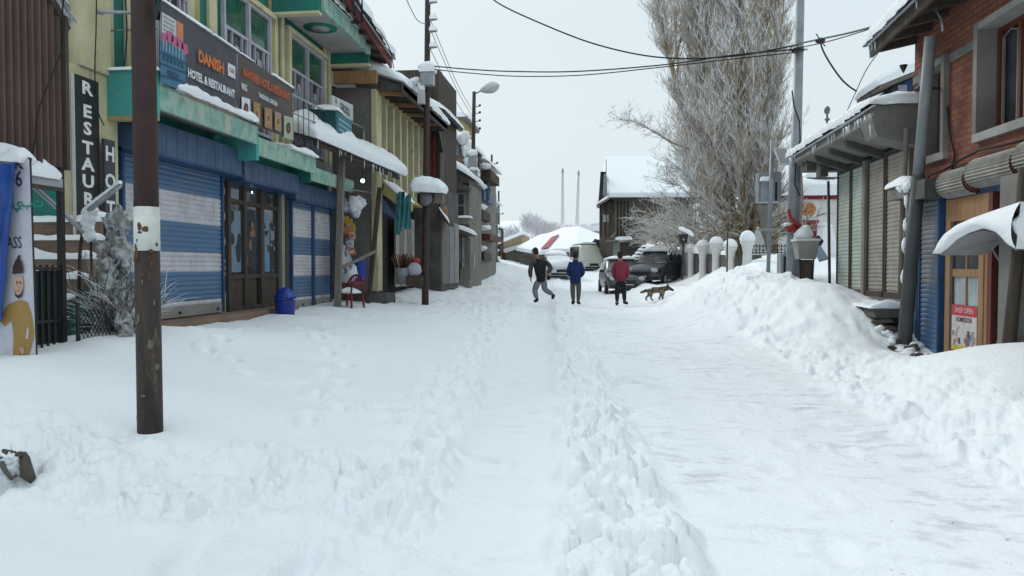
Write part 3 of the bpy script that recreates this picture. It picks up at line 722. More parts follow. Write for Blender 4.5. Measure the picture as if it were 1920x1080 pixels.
put_shutter(9.72, 12.56, .60, 3.06, stripes([(zb(375), zb(325)), (zb(474), zb(424)), (zb(557), zb(510))], M['sh_blue'], M['sh_white']), lbl='wide shutter in broad blue and white bands')
z2 = lambda py: at(575, py, X=-6.58).z
fs = stripes([(z2(444), z2(394)), (z2(402), z2(365)), (z2(482), z2(447)), (z2(558), z2(516))], M['sh_old'], M['sh_white'])
fs = stripes([(z2(396), z2(362)), (z2(480), z2(446)), (z2(558), z2(518))], M['sh_old'], M['sh_white'])
put_shutter(15.5, 16.74, .48, 3.0, fs, lbl='dusty blue and white shutter'); put_shutter(16.75, 17.95, .48, 3.0, fs, lbl='dusty blue and white shutter')

# glazed shop door between the shutters
b = MB(); fb(b, XL, 1, 12.8, 15.0, .5, 3.15, .012, .03, M['dark'])
for (a, c, z0, z1) in ((12.8, 12.9, .55, 3.1), (13.42, 13.52, .55, 3.1), (14.12, 14.26, .55, 3.1), (14.9, 15.0, .55, 3.1)):
    fb(b, XL, 1, a, c, z0, z1, .032, .10, M['wood_dk'])
for (z0, z1) in ((3.0, 3.1), (2.56, 2.64), (1.18, 1.26), (.55, .66)):
    for (a, c) in ((12.9, 13.42), (13.52, 14.12), (14.26, 14.9)): fb(b, XL, 1, a, c, z0, z1, .032, .09, M['wood_dk'])
for (a, c) in ((12.9, 13.42), (13.52, 14.0), (14.26, 14.9)): fb(b, XL, 1, a + .03, c - .03, .66, 1.18, .032, .06, M['wood_dk'])
dr = b.build('shop_door', hb)
b = MB()
for (a, c) in ((12.9, 13.42), (13.52, 14.12), (14.26, 14.9)): fb(b, XL, 1, a, c, 1.26, 2.56, .031, .045, M['pane']); fb(b, XL, 1, a, c, 2.64, 3.0, .031, .045, M['pane'])
b.build('pane', dr)
b = MB()                                                    # faded picture films stuck on the glass
def blotch(mb, y0, y1, z0, z1, cols, n, seed, X=XL + .048):
    rnd = random.Random(seed)
    mb.box((X, y0, z0), (X + .003, y1, z1), cols[0])
    for k in range(n):
        a = rnd.uniform(y0, y1); c = rnd.uniform(z0, z1); r = rnd.uniform(.25, .6) * (y1 - y0) * .5; q = r * rnd.uniform(.7, 2.2)
        pts = []
        for j in range(9):
            t = 2 * math.pi * j / 9; rr_ = rnd.uniform(.7, 1.15)
            pts.append((X + .004 + k * .0006, min(y1 - .01, max(y0 + .01, a + r * rr_ * math.cos(t))), min(z1 - .01, max(z0 + .01, c + q * rr_ * math.sin(t)))))
        mb.add(pts, [tuple(range(9))], cols[1 + k % (len(cols) - 1)])
pa, pb, pc, pd, pe = flat('film_blue', (.16, .22, .28)), flat('film_grey', (.20, .22, .24)), flat('film_dark', (.03, .035, .045)), flat('film_aqua', (.07, .24, .42)), flat('film_skin', (.24, .11, .08))
blotch(b, 12.95, 13.36, 1.3, 2.44, [pa, pc, pb, pc], 7, 3); blotch(b, 13.56, 13.98, 1.4, 2.5, [pc, pe, M['dark'], pe, pc], 7, 9)
blotch(b, 14.3, 14.6, 1.3, 2.48, [pa, pc, pb, pd, pc], 8, 12); blotch(b, 14.63, 14.86, 1.3, 2.3, [pc, pb, pa, pd], 7, 5)
b.build('window_film', dr)
b = MB(); fb(b, XL, 1, 12.78, 15.05, 3.1, 3.2, .12, .34, M['sh_white']); b.build('rolled_shutter', hb)
b = MB(); b.blob((-6.45, 13.95, 2.86), .045, None, 0, 0) if False else None
M['lamp'] = bpy.data.materials.new('lamp_glow'); M['lamp'].use_nodes = True
_b = M['lamp'].node_tree.nodes['Principled BSDF']; _b.inputs['Emission Color'].default_value = (.95, .98, 1, 1); _b.inputs['Emission Strength'].default_value = 4
b = MB(); b.blob((-6.66, 13.85, 2.84), .022, M['lamp'], 0, 0); b.tube([(-6.66, 13.85, 2.86), (-6.66, 13.85, 2.98)], .008, M['black'], 5)
tag(b.build('light_bulb', org=(-6.66, 13.85, 2.84)), 'small lit bulb behind the fanlight of the hotel shop door', 'light bulb')
# painted name strip with round white marks on the pillar by the wide shutter
b = MB(); fb(b, XL, 1, 12.62, 12.74, .95, 2.95, .062, .075, M['dark'])
for k, z in enumerate((2.75, 2.3, 1.85, 1.5, 1.38, 1.27)): b.prism([(XL + .076, 12.68 + .04 * math.cos(t * .785), z + (.09 if k < 3 else .035) * math.sin(t * .785)) for t in range(8)], (.003, 0, 0), M['cream'])
tag(b.build('sign_board', org=(XL, 12.68, .95)), 'narrow dark strip sign with round pale marks on the pillar beside the wide blue shutter', 'sign')
# balcony railing above the dim shutter
b = MB()
rp = [at(548, 178, X=-6.0), at(606, 206, X=-6.0), at(682, 240, X=-5.95)]
b.tube(rp, .024, M['galv'], 8); b.tube([p + Vector((0, 0, -.35)) for p in rp], .015, M['galv'], 6)
b.tube([rp[2], rp[2] + Vector((0, 0, -.75))], .022, M['galv'], 8); b.tube([rp[0], rp[0] + Vector((0, 0, -.9))], .022, M['galv'], 8)
for k in range(1, 16):
    p = rp[0].lerp(rp[2], k / 16); b.tube([p - Vector((0, 0, .02)), p - Vector((0, 0, .85))], .009, M['black'], 5)
tag(b.build('balcony_railing', org=rp[0] - Vector((0, 0, .9))), 'thin grey pipe railing on the balcony beyond the food pictures banner', 'railing')

# ---------------------------------------------------------------- signs on the hotel
b = MB(); X0 = -6.48
z0, z1 = at(160, 472, X=X0).z, at(160, 145, X=X0).z
ya, yb = at(141, 300, X=X0).y, at(187, 300, X=X0).y
b.box((X0 - .05, ya, z0), (X0, yb, z1), M['black'])
b.box((X0 - .03, ya - .02, z0 - .01), (X0 + .006, ya, z1 + .01), flat('trim_white', (.5, .5, .48)))
LW = flat('letter_white', (.72, .72, .72))
ym = (ya + yb) / 2; nL = 10
zs = [at(163, py, X=X0).z for py in (167, 210, 242, 278, 309, 341, 374, 402, 434, 462)]
for ch, z in zip('RESTAURANT', zs):
    b.text(ch, (X0 + .004, ym, z), (0, 1, 0), (0, 0, 1), .22, LW, off=.008, sx=1.5)
tag(b.build('restaurant_sign', org=(X0, ym, z0)), 'tall black sign with white letters RESTAURANT running down it', 'sign')
b = MB(); X0 = -6.42
z0, z1 = at(205, 400, X=X0).z, at(205, 262, X=X0).z; z0 = at(205, 520, X=X0).z
ya, yb = at(196, 300, X=X0).y, at(216, 300, X=X0).y
b.box((X0 - .04, ya, z0), (X0, yb, z1), flat('sign_grey', (.06, .065, .075)))
for ch, py in zip('HOTEL', (290, 341, 392, 440, 488)):
    b.text(ch, (X0 + .004, (ya + yb) / 2, at(205, py, X=X0).z), (0, 1, 0), (0, 0, 1), .27, LW, off=.008, sx=1.0)
tag(b.build('hotel_sign', org=(X0, (ya + yb) / 2, z0)), 'narrow grey upright sign lettered HOTEL beside the blue and white shutter', 'sign')

# the long banner: two panels on a pipe frame above the canopies
def banner_panel(y0, y1, zf, X, m):
    """cloth panel hung between y0 and y1, zf(y)->(z0,z1), slightly billowed"""
    b = MB()
    b.grid(lambda u, v: (lambda y: Vector((X + .02 * math.sin(u * 9) * math.sin(v * 3.1) + .012 * mnoise.noise(Vector((u * 5, v * 4, X))), y, zf(y)[0] + (zf(y)[1] - zf(y)[0]) * v)))(y0 + (y1 - y0) * u), 24, 10, m)
    return b
XB = -5.84
GB = flat('banner_grey', (.075, .075, .085)); GB2 = flat('banner_brown', (.095, .078, .07))
ORG_ = flat('letter_orange', (.58, .17, .05)); WHT = flat('letter_pale', (.6, .62, .66)); RDT = flat('letter_rust', (.42, .10, .045))
yA, yM, yE = at(303, 90, X=XB).y, at(445, 160, X=XB).y, at(549, 210, X=XB).y
zt = lambda y: 4.98 - .035 * (y - yA); zl = lambda y: 3.86 + .0 * (y - yA)
b = banner_panel(yA, yM - .02, lambda y: (zl(y), zt(y)), XB, GB)
XT = XB + .03
def bt(mb, s, px, py, size, m, off=.006, sx=.9, dx=0):
    p = at(px, py, X=XT); mb.text(s, (XT + dx, p.y, p.z), (0, 1, 0), (0, 0, 1), size, m, off=off, sx=sx)
bt(b, 'DANISH', 397, 118, .235, ORG_, .011, .88); bt(b, 'HOTEL & RESTAURANT', 399, 158, .165, WHT, .008, .80); bt(b, 'HOTEL SPECIAL WAZWAN FOOD RESTAURANT', 402, 197, .075, RDT, .003, 1.0)
p = at(434, 133, X=XT); b.box((XT, p.y - .12, p.z - .10), (XT + .004, p.y + .12, p.z + .10), WHT); bt(b, 'CAR', 434, 133, .1, RDT, .004, .8, .006)
# picture at the banner's left end: blue building under pink awnings, white and orange block
pk = flat('pic_blue', (.06, .17, .27)); pk2 = flat('pic_blue_dark', (.03, .08, .13)); pp = flat('pic_pink', (.42, .12, .22)); pw = flat('pic_white', (.5, .5, .52)); po = flat('pic_orange', (.5, .2, .1)); pk3 = flat('pic_light', (.2, .36, .46))
def quadp(mb, pts, m, k=0): mb.add([(XT + .002 + .0025 * k,) + tuple(at(px, py, X=XT))[1:] for (px, py) in pts], [tuple(range(len(pts)))[::-1]], m)
quadp(b, [(303, 22), (343, 46), (343, 82), (303, 62)], pw, 0); quadp(b, [(330, 38), (343, 46), (343, 82), (330, 75)], po, 1)
for k in range(4): quadp(b, [(305, 29 + k * 8), (326, 41 + k * 8), (326, 43 + k * 8), (305, 31 + k * 8)], flat('pic_grey', (.25, .25, .27)), 2)
quadp(b, [(300, 62), (347, 86), (347, 172), (300, 155)], pk, 2)
for (x, y) in ((302, 60), (312, 57), (321, 66), (331, 72), (340, 80)): quadp(b, [(x, y), (x + 10, y + 3), (x + 12, y + 20), (x + 5, y + 24), (x - 1, y + 16)], pp, 3)
for k in range(3): quadp(b, [(300, 95 + 22 * k), (347, 117 + 18 * k), (347, 121 + 18 * k), (300, 99 + 22 * k)], pk2, 4)
for k in range(7): quadp(b, [(303 + 6 * k, 74 + 3 * k), (305 + 6 * k, 75 + 3 * k), (305 + 6 * k, 94 + 3 * k), (303 + 6 * k, 93 + 3 * k)], pk3, 5)
for k in range(6): quadp(b, [(304 + 7 * k, 102 + 3 * k), (308 + 7 * k, 104 + 3 * k), (308 + 7 * k, 114 + 3 * k), (304 + 7 * k, 112 + 3 * k)], pk2, 5)
quadp(b, [(313, 130), (334, 140), (334, 150), (313, 140)], pk2, 6)
b1 = b
bn = thing('hotel_banner', 'long grey banner reading DANISH HOTEL & RESTAURANT with a second panel of food pictures', 'banner', (XB, yM, 3.86))
b1.build('banner_panel', bn)
b = banner_panel(yM + .02, yE, lambda y: (zl(y) - .03, zt(y)), XB, GB2)
def zig(mb, s, a, c, size, m, off, sx):
    p = at(a[0], a[1], X=XT); q = at(c[0], c[1], X=XT); mid = (p + q) / 2; mb.text(s, (XT, mid.y, mid.z), (0, q.y - p.y, q.z - p.z), (0, 0, 1), size, m, off=off, sx=sx)
zig(b, 'NAWSHEEN HOTEL & RESTAURANT', (450, 132), (548, 186), .2, RDT, .010, .58)
bt(b, 'VEG', 458, 164, .14, WHT, .006, .8); zig(b, 'TANDOORI, CHICKEN', (470, 170), (533, 203), .105, WHT, .004, .72)
for (x0, x1, y0, y1, c) in ((453, 469, 181, 220, WHT), (475, 488, 190, 230, flat('food_a', (.30, .21, .10))), (496, 510, 200, 238, flat('food_b', (.34, .19, .10))), (515, 527, 208, 243, flat('food_c', (.33, .24, .18))), (532, 549, 216, 258, flat('food_d', (.36, .40, .28)))):
    quadp(b, [(x0, y0), (x1, y0 + 5), (x1, y1 + 5), (x0, y1)], c, 0)
    cx, cy = (x0 + x1) / 2, (y0 + y1) / 2 + 3
    quadp(b, [(cx + 4.5 * math.cos(t * .785), cy + 11 * math.sin(t * .785)) for t in range(8)], flat('food_dark', (.05, .045, .03)) if c in (WHT,) or x0 == 532 else flat('food_e', (.40, .27, .12)), 1)
    quadp(b, [(cx + 2.5 * math.cos(t * .785), cy + 6 * math.sin(t * .785)) for t in range(8)], flat('food_f', (.22, .09, .05)), 2)
b.build('banner_panel', bn)
b = MB()
for y in (yA - .02, yM, yE + .02): b.tube([(XB - .03, y, 3.8), (XB - .03, y, zt(y) + .03)], .016, M['steel'], 6)
b.tube([(XB - .03, yA, zt(yA)), (XB - .03, yE, zt(yE))], .016, M['steel'], 6)
for y in (yA, yM, yE): b.bar((XB - .03, y, 4.6), (XL, y, 4.6), .02, .02, M['steel'])
b.build('frame', bn)
b = MB(); 
for (ta, tb, th_) in ((0, .30, .05), (.32, .5, .04), (.52, .62, .03), (.8, 1, .05)):
    p = Vector((XB - .01, yA, zt(yA))).lerp(Vector((XB - .01, yE, zt(yE))), ta); q = Vector((XB - .01, yA, zt(yA))).lerp(Vector((XB - .01, yE, zt(yE))), tb)
    b = MB(); b.snowcap([p + Vector((-.04, 0, 0)), p + Vector((.03, 0, 0)), q + Vector((.03, 0, 0)), q + Vector((-.04, 0, 0))], th_, .01, 5, 18, ta); b.build('snow_cap', bn)

# small white sign and teal banner box past the hotel's last window
X0 = -6.05
b = MB(); p = [at(622, 178, X=X0), at(662, 197, X=X0), at(662, 227, X=X0), at(622, 212, X=X0)]
b.prism([p[0], p[1], p[2], p[3]], (-.05, 0, 0), flat('board_white', (.52, .53, .52)))
q = (p[0] + p[2]) / 2
b.text('OROKU', (X0 + .006, q.y + .15, q.z), (0, 1, -.05), (0, 0, 1), .26, flat('board_ink', (.08, .09, .10)), off=.006, sx=.75)
b.text('A', (X0 + .006, p[0].y + .28, q.z + .08), (0, 1, -.05), (0, 0, 1), .17, flat('board_ink', (.08, .09, .10)), off=.01, sx=.8)
tag(b.build('sign_board', org=p[3]), 'small white board sign with dark letters at the far end of the hotel balcony', 'sign')
b = MB(); X0 = -5.72
p = [at(632, 207, X=X0), at(660, 228, X=X0), at(660, 268, X=X0), at(634, 252, X=X0)]
tb_ = flat('banner_teal', (.055, .17, .20)); tb2 = flat('banner_teal_dark', (.012, .06, .07))
b.prism(p, (-.04, 0, 0), tb_)
b.prism([p[0] + Vector((-.045, 0, .0)), p[0] + Vector((-.62, -.1, .03)), p[3] + Vector((-.5, -.1, .1)), p[3] + Vector((-.045, 0, 0))], (0, .03, 0), tb2)
for k in range(3): b.bar(p[0].lerp(p[3], .3 + .22 * k) + Vector((.004, .1, 0)), p[1].lerp(p[2], .3 + .22 * k) + Vector((.004, -.1, 0)), .006, .035, flat('stroke', (.32, .42, .44)))
bb = b.build('banner_board', org=p[3]); tag(bb, 'teal box banner with pale strokes above the snowy awning', 'banner')
s_ = MB(); s_.snowcap([p[0] + Vector((-.5, -.1, .02)), p[0] + Vector((0, -.05, 0)), p[0].lerp(p[1], .3), p[0].lerp(p[1], .3) + Vector((-.5, 0, .02))], .12, .02, 10, 10, 3); s_.build('snow_cap', bb)

# ---------------------------------------------------------------- corrugated kiosk at the near left
ks = thing('corrugated_kiosk', 'brown corrugated metal upper storey on black posts left of the hotel', 'kiosk', (-5.6, 7.1, .3))
b = MB(); XK = -5.5
ys = np.linspace(5.2, 7.2, 88)
topz = lambda y: 3.98 + (7.2 - y) * .95
vs = []; fs_ = []
for i, y in enumerate(ys):
    dx = .022 * (1 if (i // 2) % 2 == 0 else -1); vs += [(XK + dx, y, 2.42), (XK + dx, y, topz(y))]
for i in range(len(ys) - 1): fs_.append((2 * i, 2 * i + 2, 2 * i + 3, 2 * i + 1))
b.add(vs, fs_, M['brown_sheet'])
b.prism([(XK - .03, 5.2, 2.4), (XK - .03, 7.2, 2.4), (XK - .03, 7.2, topz(7.2)), (XK - .03, 5.2, topz(5.2))], (-2, 0, 0), M['brown_sheet'])
b.bar((XK + .03, 7.2, 2.4), (XK + .03, 7.2, topz(7.2)), .05, .05, M['wood_dk']); b.bar((XK, 7.27, topz(7.27) - .05), (XK, 5.1, topz(5.1) + .02), .07, .07, M['wood_dk'])
b.build('wall', ks)
b = MB(); b.snowcap([(XK - 2, 7.25, topz(7.2) + .0), (XK + .05, 7.25, topz(7.2)), (XK + .05, 5.1, topz(5.1)), (XK - 2, 5.1, topz(5.1))], .2, .06, 12, 20, 4); b.build('snow_cap', ks)
b = MB(); b.prism([(XK - .1, 5.0, 2.42), (XK + .03, 5.0, 2.30), (XK + .03, 5.0, 2.20), (XK - .1, 5.0, 2.28)], (0, 2.14, 0), flat('ledge_grey', (.34, .34, .36)))
b.bar((XK + .02, 5.0, 2.19), (XK + .02, 7.16, 2.19), .03, .04, M['wood_dk'])
lg = b.build('awning_ledge', ks)
b = MB(); b.snowcap([(XK - .06, 5.0, 2.33), (XK + .04, 5.0, 2.29), (XK + .04, 7.06, 2.29), (XK - .06, 7.06, 2.33)], .12, .01, 8, 60, 11, rough=.9); b.build('snow_cap', lg)
for y, x in ((7.14, XK + .0), (7.1, XK - 1.9), (5.1, XK - 1.9)):
    b = MB(); b.bar((x, y, gz(x, y) - .1), (x, y, 2.42), .055, .055, M['black']); b.build('post', ks)
# black gate fence beneath it
fn = thing('metal_fence', 'black upright bar gate under the corrugated kiosk', 'fence', (-5.35, 6.9, .3))
b = MB(); xg = XK - .0
for k in range(9):
    y = 6.42 + k * .085; b.bar((xg, y, gz(xg, y) - .05), (xg, y, 1.42), .018, .018, M['black'])
for z in (1.38, .85, .45): b.bar((xg, 6.4, z), (xg, 7.12, z), .03, .03, M['black'])
b.prism([(xg - .02, 6.42, .62), (xg - .02, 7.1, .62), (xg - .02, 7.1, 1.36), (xg - .02, 6.42, 1.36)], (-.008, 0, 0), flat('sheet_dark', (.02, .035, .032)))
b.build('bars', fn)
b = MB(); b.bar((xg, 7.14, gz(xg, 7.14) - .1), (xg, 7.14, 1.42), .06, .06, M['black']); b.build('post', fn)

# stairs with brick risers up beside the hotel
st = thing('staircase', 'snowy outdoor steps with brick risers between the kiosk and the hotel', 'stairs', (-6.5, 8.2, .4))
nst = 7
for k in range(nst):
    y0 = 7.55 + k * .19; z = .55 + k * .235
    b = MB(); b.box((-9.2 , y0, .2), (-5.95 - .03 * k, y0 + .195 if k < nst - 1 else 8.7, z), M['riser'])
    stp = b.build('step', st)
    b = MB(); b.snowcap([(-8.2, y0 - .015, z), (-5.97 - .03 * k, y0 - .015, z), (-5.97 - .03 * k, y0 + .19, z), (-8.2, y0 + .19, z)], .095, .012, 36, 6, k * 3, rough=.7); b.build('snow_cap', stp)
b = MB(); b.prism([(-6.05, 7.45, .2), (-6.05, 8.72, .2), (-6.05, 8.72, 1.35), (-6.05, 8.3, 1.2), (-6.05, 7.45, .75)], (.08, 0, 0), flat('low_wall_green', (.02, .085, .07))); b.box((-6.2, 8.25, .2), (-5.35, 8.33, .80), flat('low_wall_green', (.02, .085, .07)))
b.build('side_wall', st)
b = MB(); hr = [at(62, 348, Y=7.6), at(205, 478, Y=8.0)]; b.tube(hr, .028, M['galv'], 8)
for f in (.35, .75):
    p = hr[0].lerp(hr[1], f); b.tube([p, (p.x, p.y, .9)], .014, M['black'], 6)
b.tube([at(65, 590, Y=7.5), at(190, 650, Y=7.9)], .02, M['teal'], 6)
b.build('handrail', st)
# chain link panel in front
cl_ = thing('chain_link_fence', 'sagging chain link fence at the foot of the green stair wall', 'fence', (-5.4, 7.3, .4))
b = MB(); xa, xb, yy = -5.36, -4.85, 7.2
P0 = Vector((-5.36, 7.18, .3)); P1 = Vector((-5.2, 7.85, .35))
nn_ = 15; H_ = .62
dv = (P1 - P0)
for i in range(-8, nn_ + 1):
    for sgn in (1, -1):
        pts = []
        for t in range(0, 9):
            a = (i + (t if sgn > 0 else 8 - t)) / nn_
            if 0 <= a <= 1: pts.append(P0 + dv * a + Vector((0, 0, H_ * t / 8 + .02 * math.sin(a * 6))))
        if len(pts) > 1: b.tube(pts, .005, M['wire'], 4, False)
b.build('mesh', cl_)
for f in (.0, 1.0):
    b = MB(); p = P0 + dv * f; b.tube([p - Vector((0, 0, .1)), p + Vector((0, 0, .72))], .02, M['black'], 6); b.build('post', cl_)
b = MB(); b.box((-7.3, 8.55, .3), (-5.5, 8.6, .6), M['dark'])

# bare shrub loaded with snow and a frosted grey plastic sheet
def twiggy(mb, base, n, hgt, spread, m, seed, r0=.012, sub=6, droop=.2):
    rnd = random.Random(seed)
    for i in range(n):
        a = rnd.uniform(0, 6.283); l = hgt * rnd.uniform(.55, 1.05); p = Vector(base) + Vector((rnd.uniform(-.1, .1), rnd.uniform(-.1, .1), 0))
        d = Vector((math.cos(a) * spread, math.sin(a) * spread, 1)).normalized(); pts = [p.copy()]
        for k in range(5):
            d = (d + Vector((rnd.uniform(-.3, .3), rnd.uniform(-.3, .3), rnd.uniform(-.15, .1) - droop * k * .25))).normalized(); p = p + d * l / 5; pts.append(p.copy())
        mb.tube(pts, [r0, r0 * .85, r0 * .7, r0 * .55, r0 * .4, r0 * .3], m, 4, False)
        for k in range(sub):
            q = pts[rnd.randint(1, 5)]; e = (d + Vector((rnd.uniform(-1, 1), rnd.uniform(-1, 1), rnd.uniform(-.3, .8)))).normalized()
            l2 = l * rnd.uniform(.15, .32); q2 = q + e * l2; e2 = (e + Vector((rnd.uniform(-.5, .5), rnd.uniform(-.5, .5), -.3 * droop))).normalized()
            mb.tube([q, q2, q2 + e2 * l2 * .8], [r0 * .45, r0 * .35, r0 * .2], m, 3, False)
sh = thing('bare_shrub', 'snow crusted bare shrub in front of the striped shutter, beside the near pole', 'shrub', (-5.05, 7.75, .4))
b = MB(); twiggy(b, (-5.38, 7.85, .4), 64, .95, .16, M['twig_dark'], 4, .012, 9); b.build('stems', sh)
b = MB()
rnd = random.Random(5)
for k in range(34):
    t = rnd.random(); c = at(212 + rnd.uniform(-26, 30) * (1 - .45 * t), 635 - 225 * t, Y=7.75 + rnd.uniform(-.12, .15))
    b.blob(c, (rnd.uniform(.05, .13), rnd.uniform(.05, .1), rnd.uniform(.06, .17)), M['tarp_grey'] if 'tarp_grey' in M else M.setdefault('tarp_grey', mat('frosted_plastic', (.55, .57, .58), (.2, .21, .2), scale=11, bump=.9, rough=.4, lo=.42, hi=.58)), k, .9, 12, 8, 3.2)
b.build('snow_clump', sh)
pi_ = at(160, 400, Y=7.9); pj = at(226, 348, Y=7.6)
b = MB(); b.tube([pi_, pj], [.03, .022], M['galv'], 8)
b.snowcap([pi_ + Vector((0, -.04, .02)), pi_ + Vector((0, .04, .02)), pj + Vector((0, .03, .02)), pj + Vector((0, -.03, .02))], .05, .0, 6, 20, 2)
for k in range(5): b.blob(pi_ + Vector((.09 * rnd.random() + .02, 0, .02 - .07 * k)), (.09 - .008 * k, .07, .07), M['snow'], k, .4)
b.tube([pi_, at(150, 470, Y=8.0), at(148, 560, Y=8.0)], .02, M['wood_dk'], 6)
tag(b.build('snowy_pipe', org=(pi_.x, pi_.y, .9)), 'snow plastered slanting pipe sticking out before the RESTAURANT sign', 'pipe')

# banner with the painted man, on a frame, and the blue tarpaulin over its edge
YB = 6.25
bn2 = thing('wall_banner', 'white printed banner with a cartoon man in a brown robe at the left edge', 'banner', at(30, 715, Y=YB))
b = MB()
def bq(mb, pts, m, k): mb.add([at(x, y, Y=YB) + Vector((0, -.002 * k - .003, 0)) for x, y in pts], [tuple(range(len(pts)))], m)
wv = lambda p, u, v: p + Vector((0, .012 * math.sin(v * 7), 0))
cs = [at(-90, 745, Y=YB), at(68, 745, Y=YB), at(53, 298, Y=YB), at(-90, 290, Y=YB)]
b.prism(cs, (0, .012, 0), flat('banner_white', (.50, .50, .56)))
rb_ = flat('robe', (.34, .215, .07)); sk = flat('print_skin', (.52, .32, .24)); ht = flat('print_hat', (.05, .032, .03)); ink = flat('print_ink', (.05, .055, .09))
bq(b, [(24, 693), (56, 693), (54, 668), (62, 640), (66, 625), (60, 590), (52, 567), (40, 562), (28, 565), (14, 573), (0, 600), (10, 612), (22, 602), (26, 625)], rb_, 1)
bq(b, [(52, 612), (55, 618), (54, 636), (50, 634)], flat('banner_white', (.5, .5, .56)), 2)
bq(b, [(38, 655), (41, 668), (41, 692), (39, 692)], ht, 3); bq(b, [(38, 652), (46, 650), (48, 662), (40, 664)], sk, 4)
bq(b, [(28, 520), (44, 516), (46, 540), (42, 556), (37, 559), (31, 552), (28, 538)], sk, 5)
bq(b, [(28, 540), (32, 551), (37, 554), (42, 549), (46, 538), (43, 556), (37, 560), (31, 555)], ht, 6)
bq(b, [(26, 514), (27, 500), (32, 487), (37, 483), (43, 490), (46, 502), (46, 512)], ht, 7); bq(b, [(34, 484), (37, 478), (41, 479), (39, 485)], ht, 7)
for x in (34.5, 40.5): bq(b, [(x - 1.4, 530), (x, 526), (x + 1.4, 530), (x, 533)], ht, 8)
bq(b, [(0, 590), (10, 590), (3, 574), (0, 572)], ht, 8)
bq(b, [(36.5, 533), (38.5, 540), (36, 541)], flat('print_nose', (.4, .22, .16)), 8); bq(b, [(34, 545), (40, 544), (37, 547)], flat('print_lip', (.35, .1, .09)), 8)
p = at(25, 456, Y=YB); b.text('CLASS', p + Vector((-.04, -.006, 0)), (1, 0, 0), (0, 0, 1), .15, ink, off=.001, sx=.62)
p = at(36, 337, Y=YB); b.text('6', p + Vector((0, -.006, 0)), (1, 0, 0), (0, 0, 1), .20, ink, off=.003, sx=.75)
p = at(30, 308, Y=YB); b.text('K', p + Vector((.03, -.006, 0)), (1, 0, 0), (0, 0, 1), .14, ink, off=.003, sx=1)
p = at(36, 381, Y=YB); b.text('لبيبت', p + Vector((0, -.006, 0)), (1, 0, 0), (0, 0, 1), .11, flat('print_green', (.01, .25, .16)), off=.003, sx=1.0)
p = at(40, 392, Y=YB); b.text('Ltd.', p + Vector((0, -.006, 0)), (1, 0, 0), (0, 0, 1), .03, ink, sx=1.0)
p = at(6, 690, Y=YB); b.text('To 5', p + Vector((0, -.006, 0)), (1, 0, 0), (0, 0, 1), .09, ink, sx=.8)
b.build('printed_sheet', bn2)
b = MB(); b.bar(cs[1] + Vector((-.02, .03, -.3)), cs[2] + Vector((-.02, .03, 0)), .03, .03, M['black']); b.bar(cs[2] + Vector((0, .03, 0)), cs[3] + Vector((0, .03, 0)), .03, .03, M['black']); b.build('frame', bn2)
b = MB(); a = at(-90, 296, Y=YB); c = at(44, 306, Y=YB)
b.snowcap([a + Vector((0, -.06, 0)), c + Vector((0, -.06, 0)), c + Vector((0, .12, 0)), a + Vector((0, .12, 0))], .13, .01, 40, 8, 8, rough=.9); b.build('snow_cap', bn2)
b = MB(); YT = YB - .07
def tp_(u, v):
    top = at(-90 + (124) * u, 306, Y=YT); bot = at(-90 + (92) * u ** .9, 640 - 40 * u, Y=YT); p = top.lerp(bot, v)
    return p + Vector((0, -.03 * math.sin(u * 14 + v * 2) * (1 - .3 * v) - .02 * mnoise.noise(Vector((u * 6, v * 6, 2))), 0))
b.grid(tp_, 30, 24, M['tarp']); b.grid(lambda u, v: tp_(u, v) + Vector((0, .006, 0)), 30, 24, M['tarp'], flip=True)
tag(b.build('tarpaulin', org=at(-30, 620, Y=YT)), 'deep blue tarpaulin hanging over the edge of the printed banner', 'tarpaulin')
b = MB(); b.blob(at(45, 733, Y=6.1) + Vector((-.1, 0, -.18)), (.42, .3, .27), M['snow'], 2, .2)
o = b.build('snow_heap', org=at(45, 733, Y=6.1)); tag(o, 'rounded heap of snow at the foot of the printed banner', 'snow heap')
# ---------------------------------------------------------------- snowy awning stand past the hotel
aw = thing('awning_stall', 'makeshift stall with sagging awning under thick snow and thin wooden posts', 'stall', (-5.8, 17.6, .5))
E0 = at(590, 262, X=-6.02); E1 = at(748, 330, Y=19.0)
In = Vector((-.9, -.05, .32))
b = MB(); b.prism([E0, E1, E1 + Vector((-.1, .0, .05)) + In * .6, E0 + In * .6], (0, 0, .03), M['wood_dk'])
for f in (.05, .3, .55, .8, .97):
    p = E0.lerp(E1, f); b.bar(p + Vector((.02, 0, -.03)), p + In * .6 + Vector((0, 0, -.03)), .05, .05, M['wood_grey'])
b.bar(E0 + Vector((0, 0, -.06)), E1 + Vector((0, 0, -.06)), .06, .07, M['wood_dk'])
b.build('awning_roof', aw)
def icicles(parent, p, q, n, seed, lmax=.28):
    rnd = random.Random(seed); p = Vector(p); q = Vector(q)
    for k in range(n):
        b = MB(); o = p.lerp(q, rnd.random()); l = lmax * rnd.uniform(.25, 1); b.tube([o + Vector((0, 0, .02)), o - Vector((0, 0, l * .5)), o - Vector((0, 0, l))], [.018, .011, .002], M['ice'], 6); b.build('icicle', parent)
icicles(aw, E0 + Vector((.04, 0, -.02)), E1 + Vector((.04, 0, -.02)), 16, 3, .22)
b = MB(); b.snowcap([E0 + In * .7, E0 + Vector((.05, -.1, .02)), E1 + Vector((.12, .1, .02)), E1 + In * .7], .50, .05, 16, 44, 21, rough=.3, power=3); b.build('snow_cap', aw)
def post(p, q, r, m, parent, name='post', sq=True):
    b = MB()
    if sq: b.bar(p, q, r * 2, r * 2, m)
    else: b.tube([p, p.lerp(q, .5) + Vector((.01, 0, 0)), q], r, m, 8)
    return b.build(name, parent)
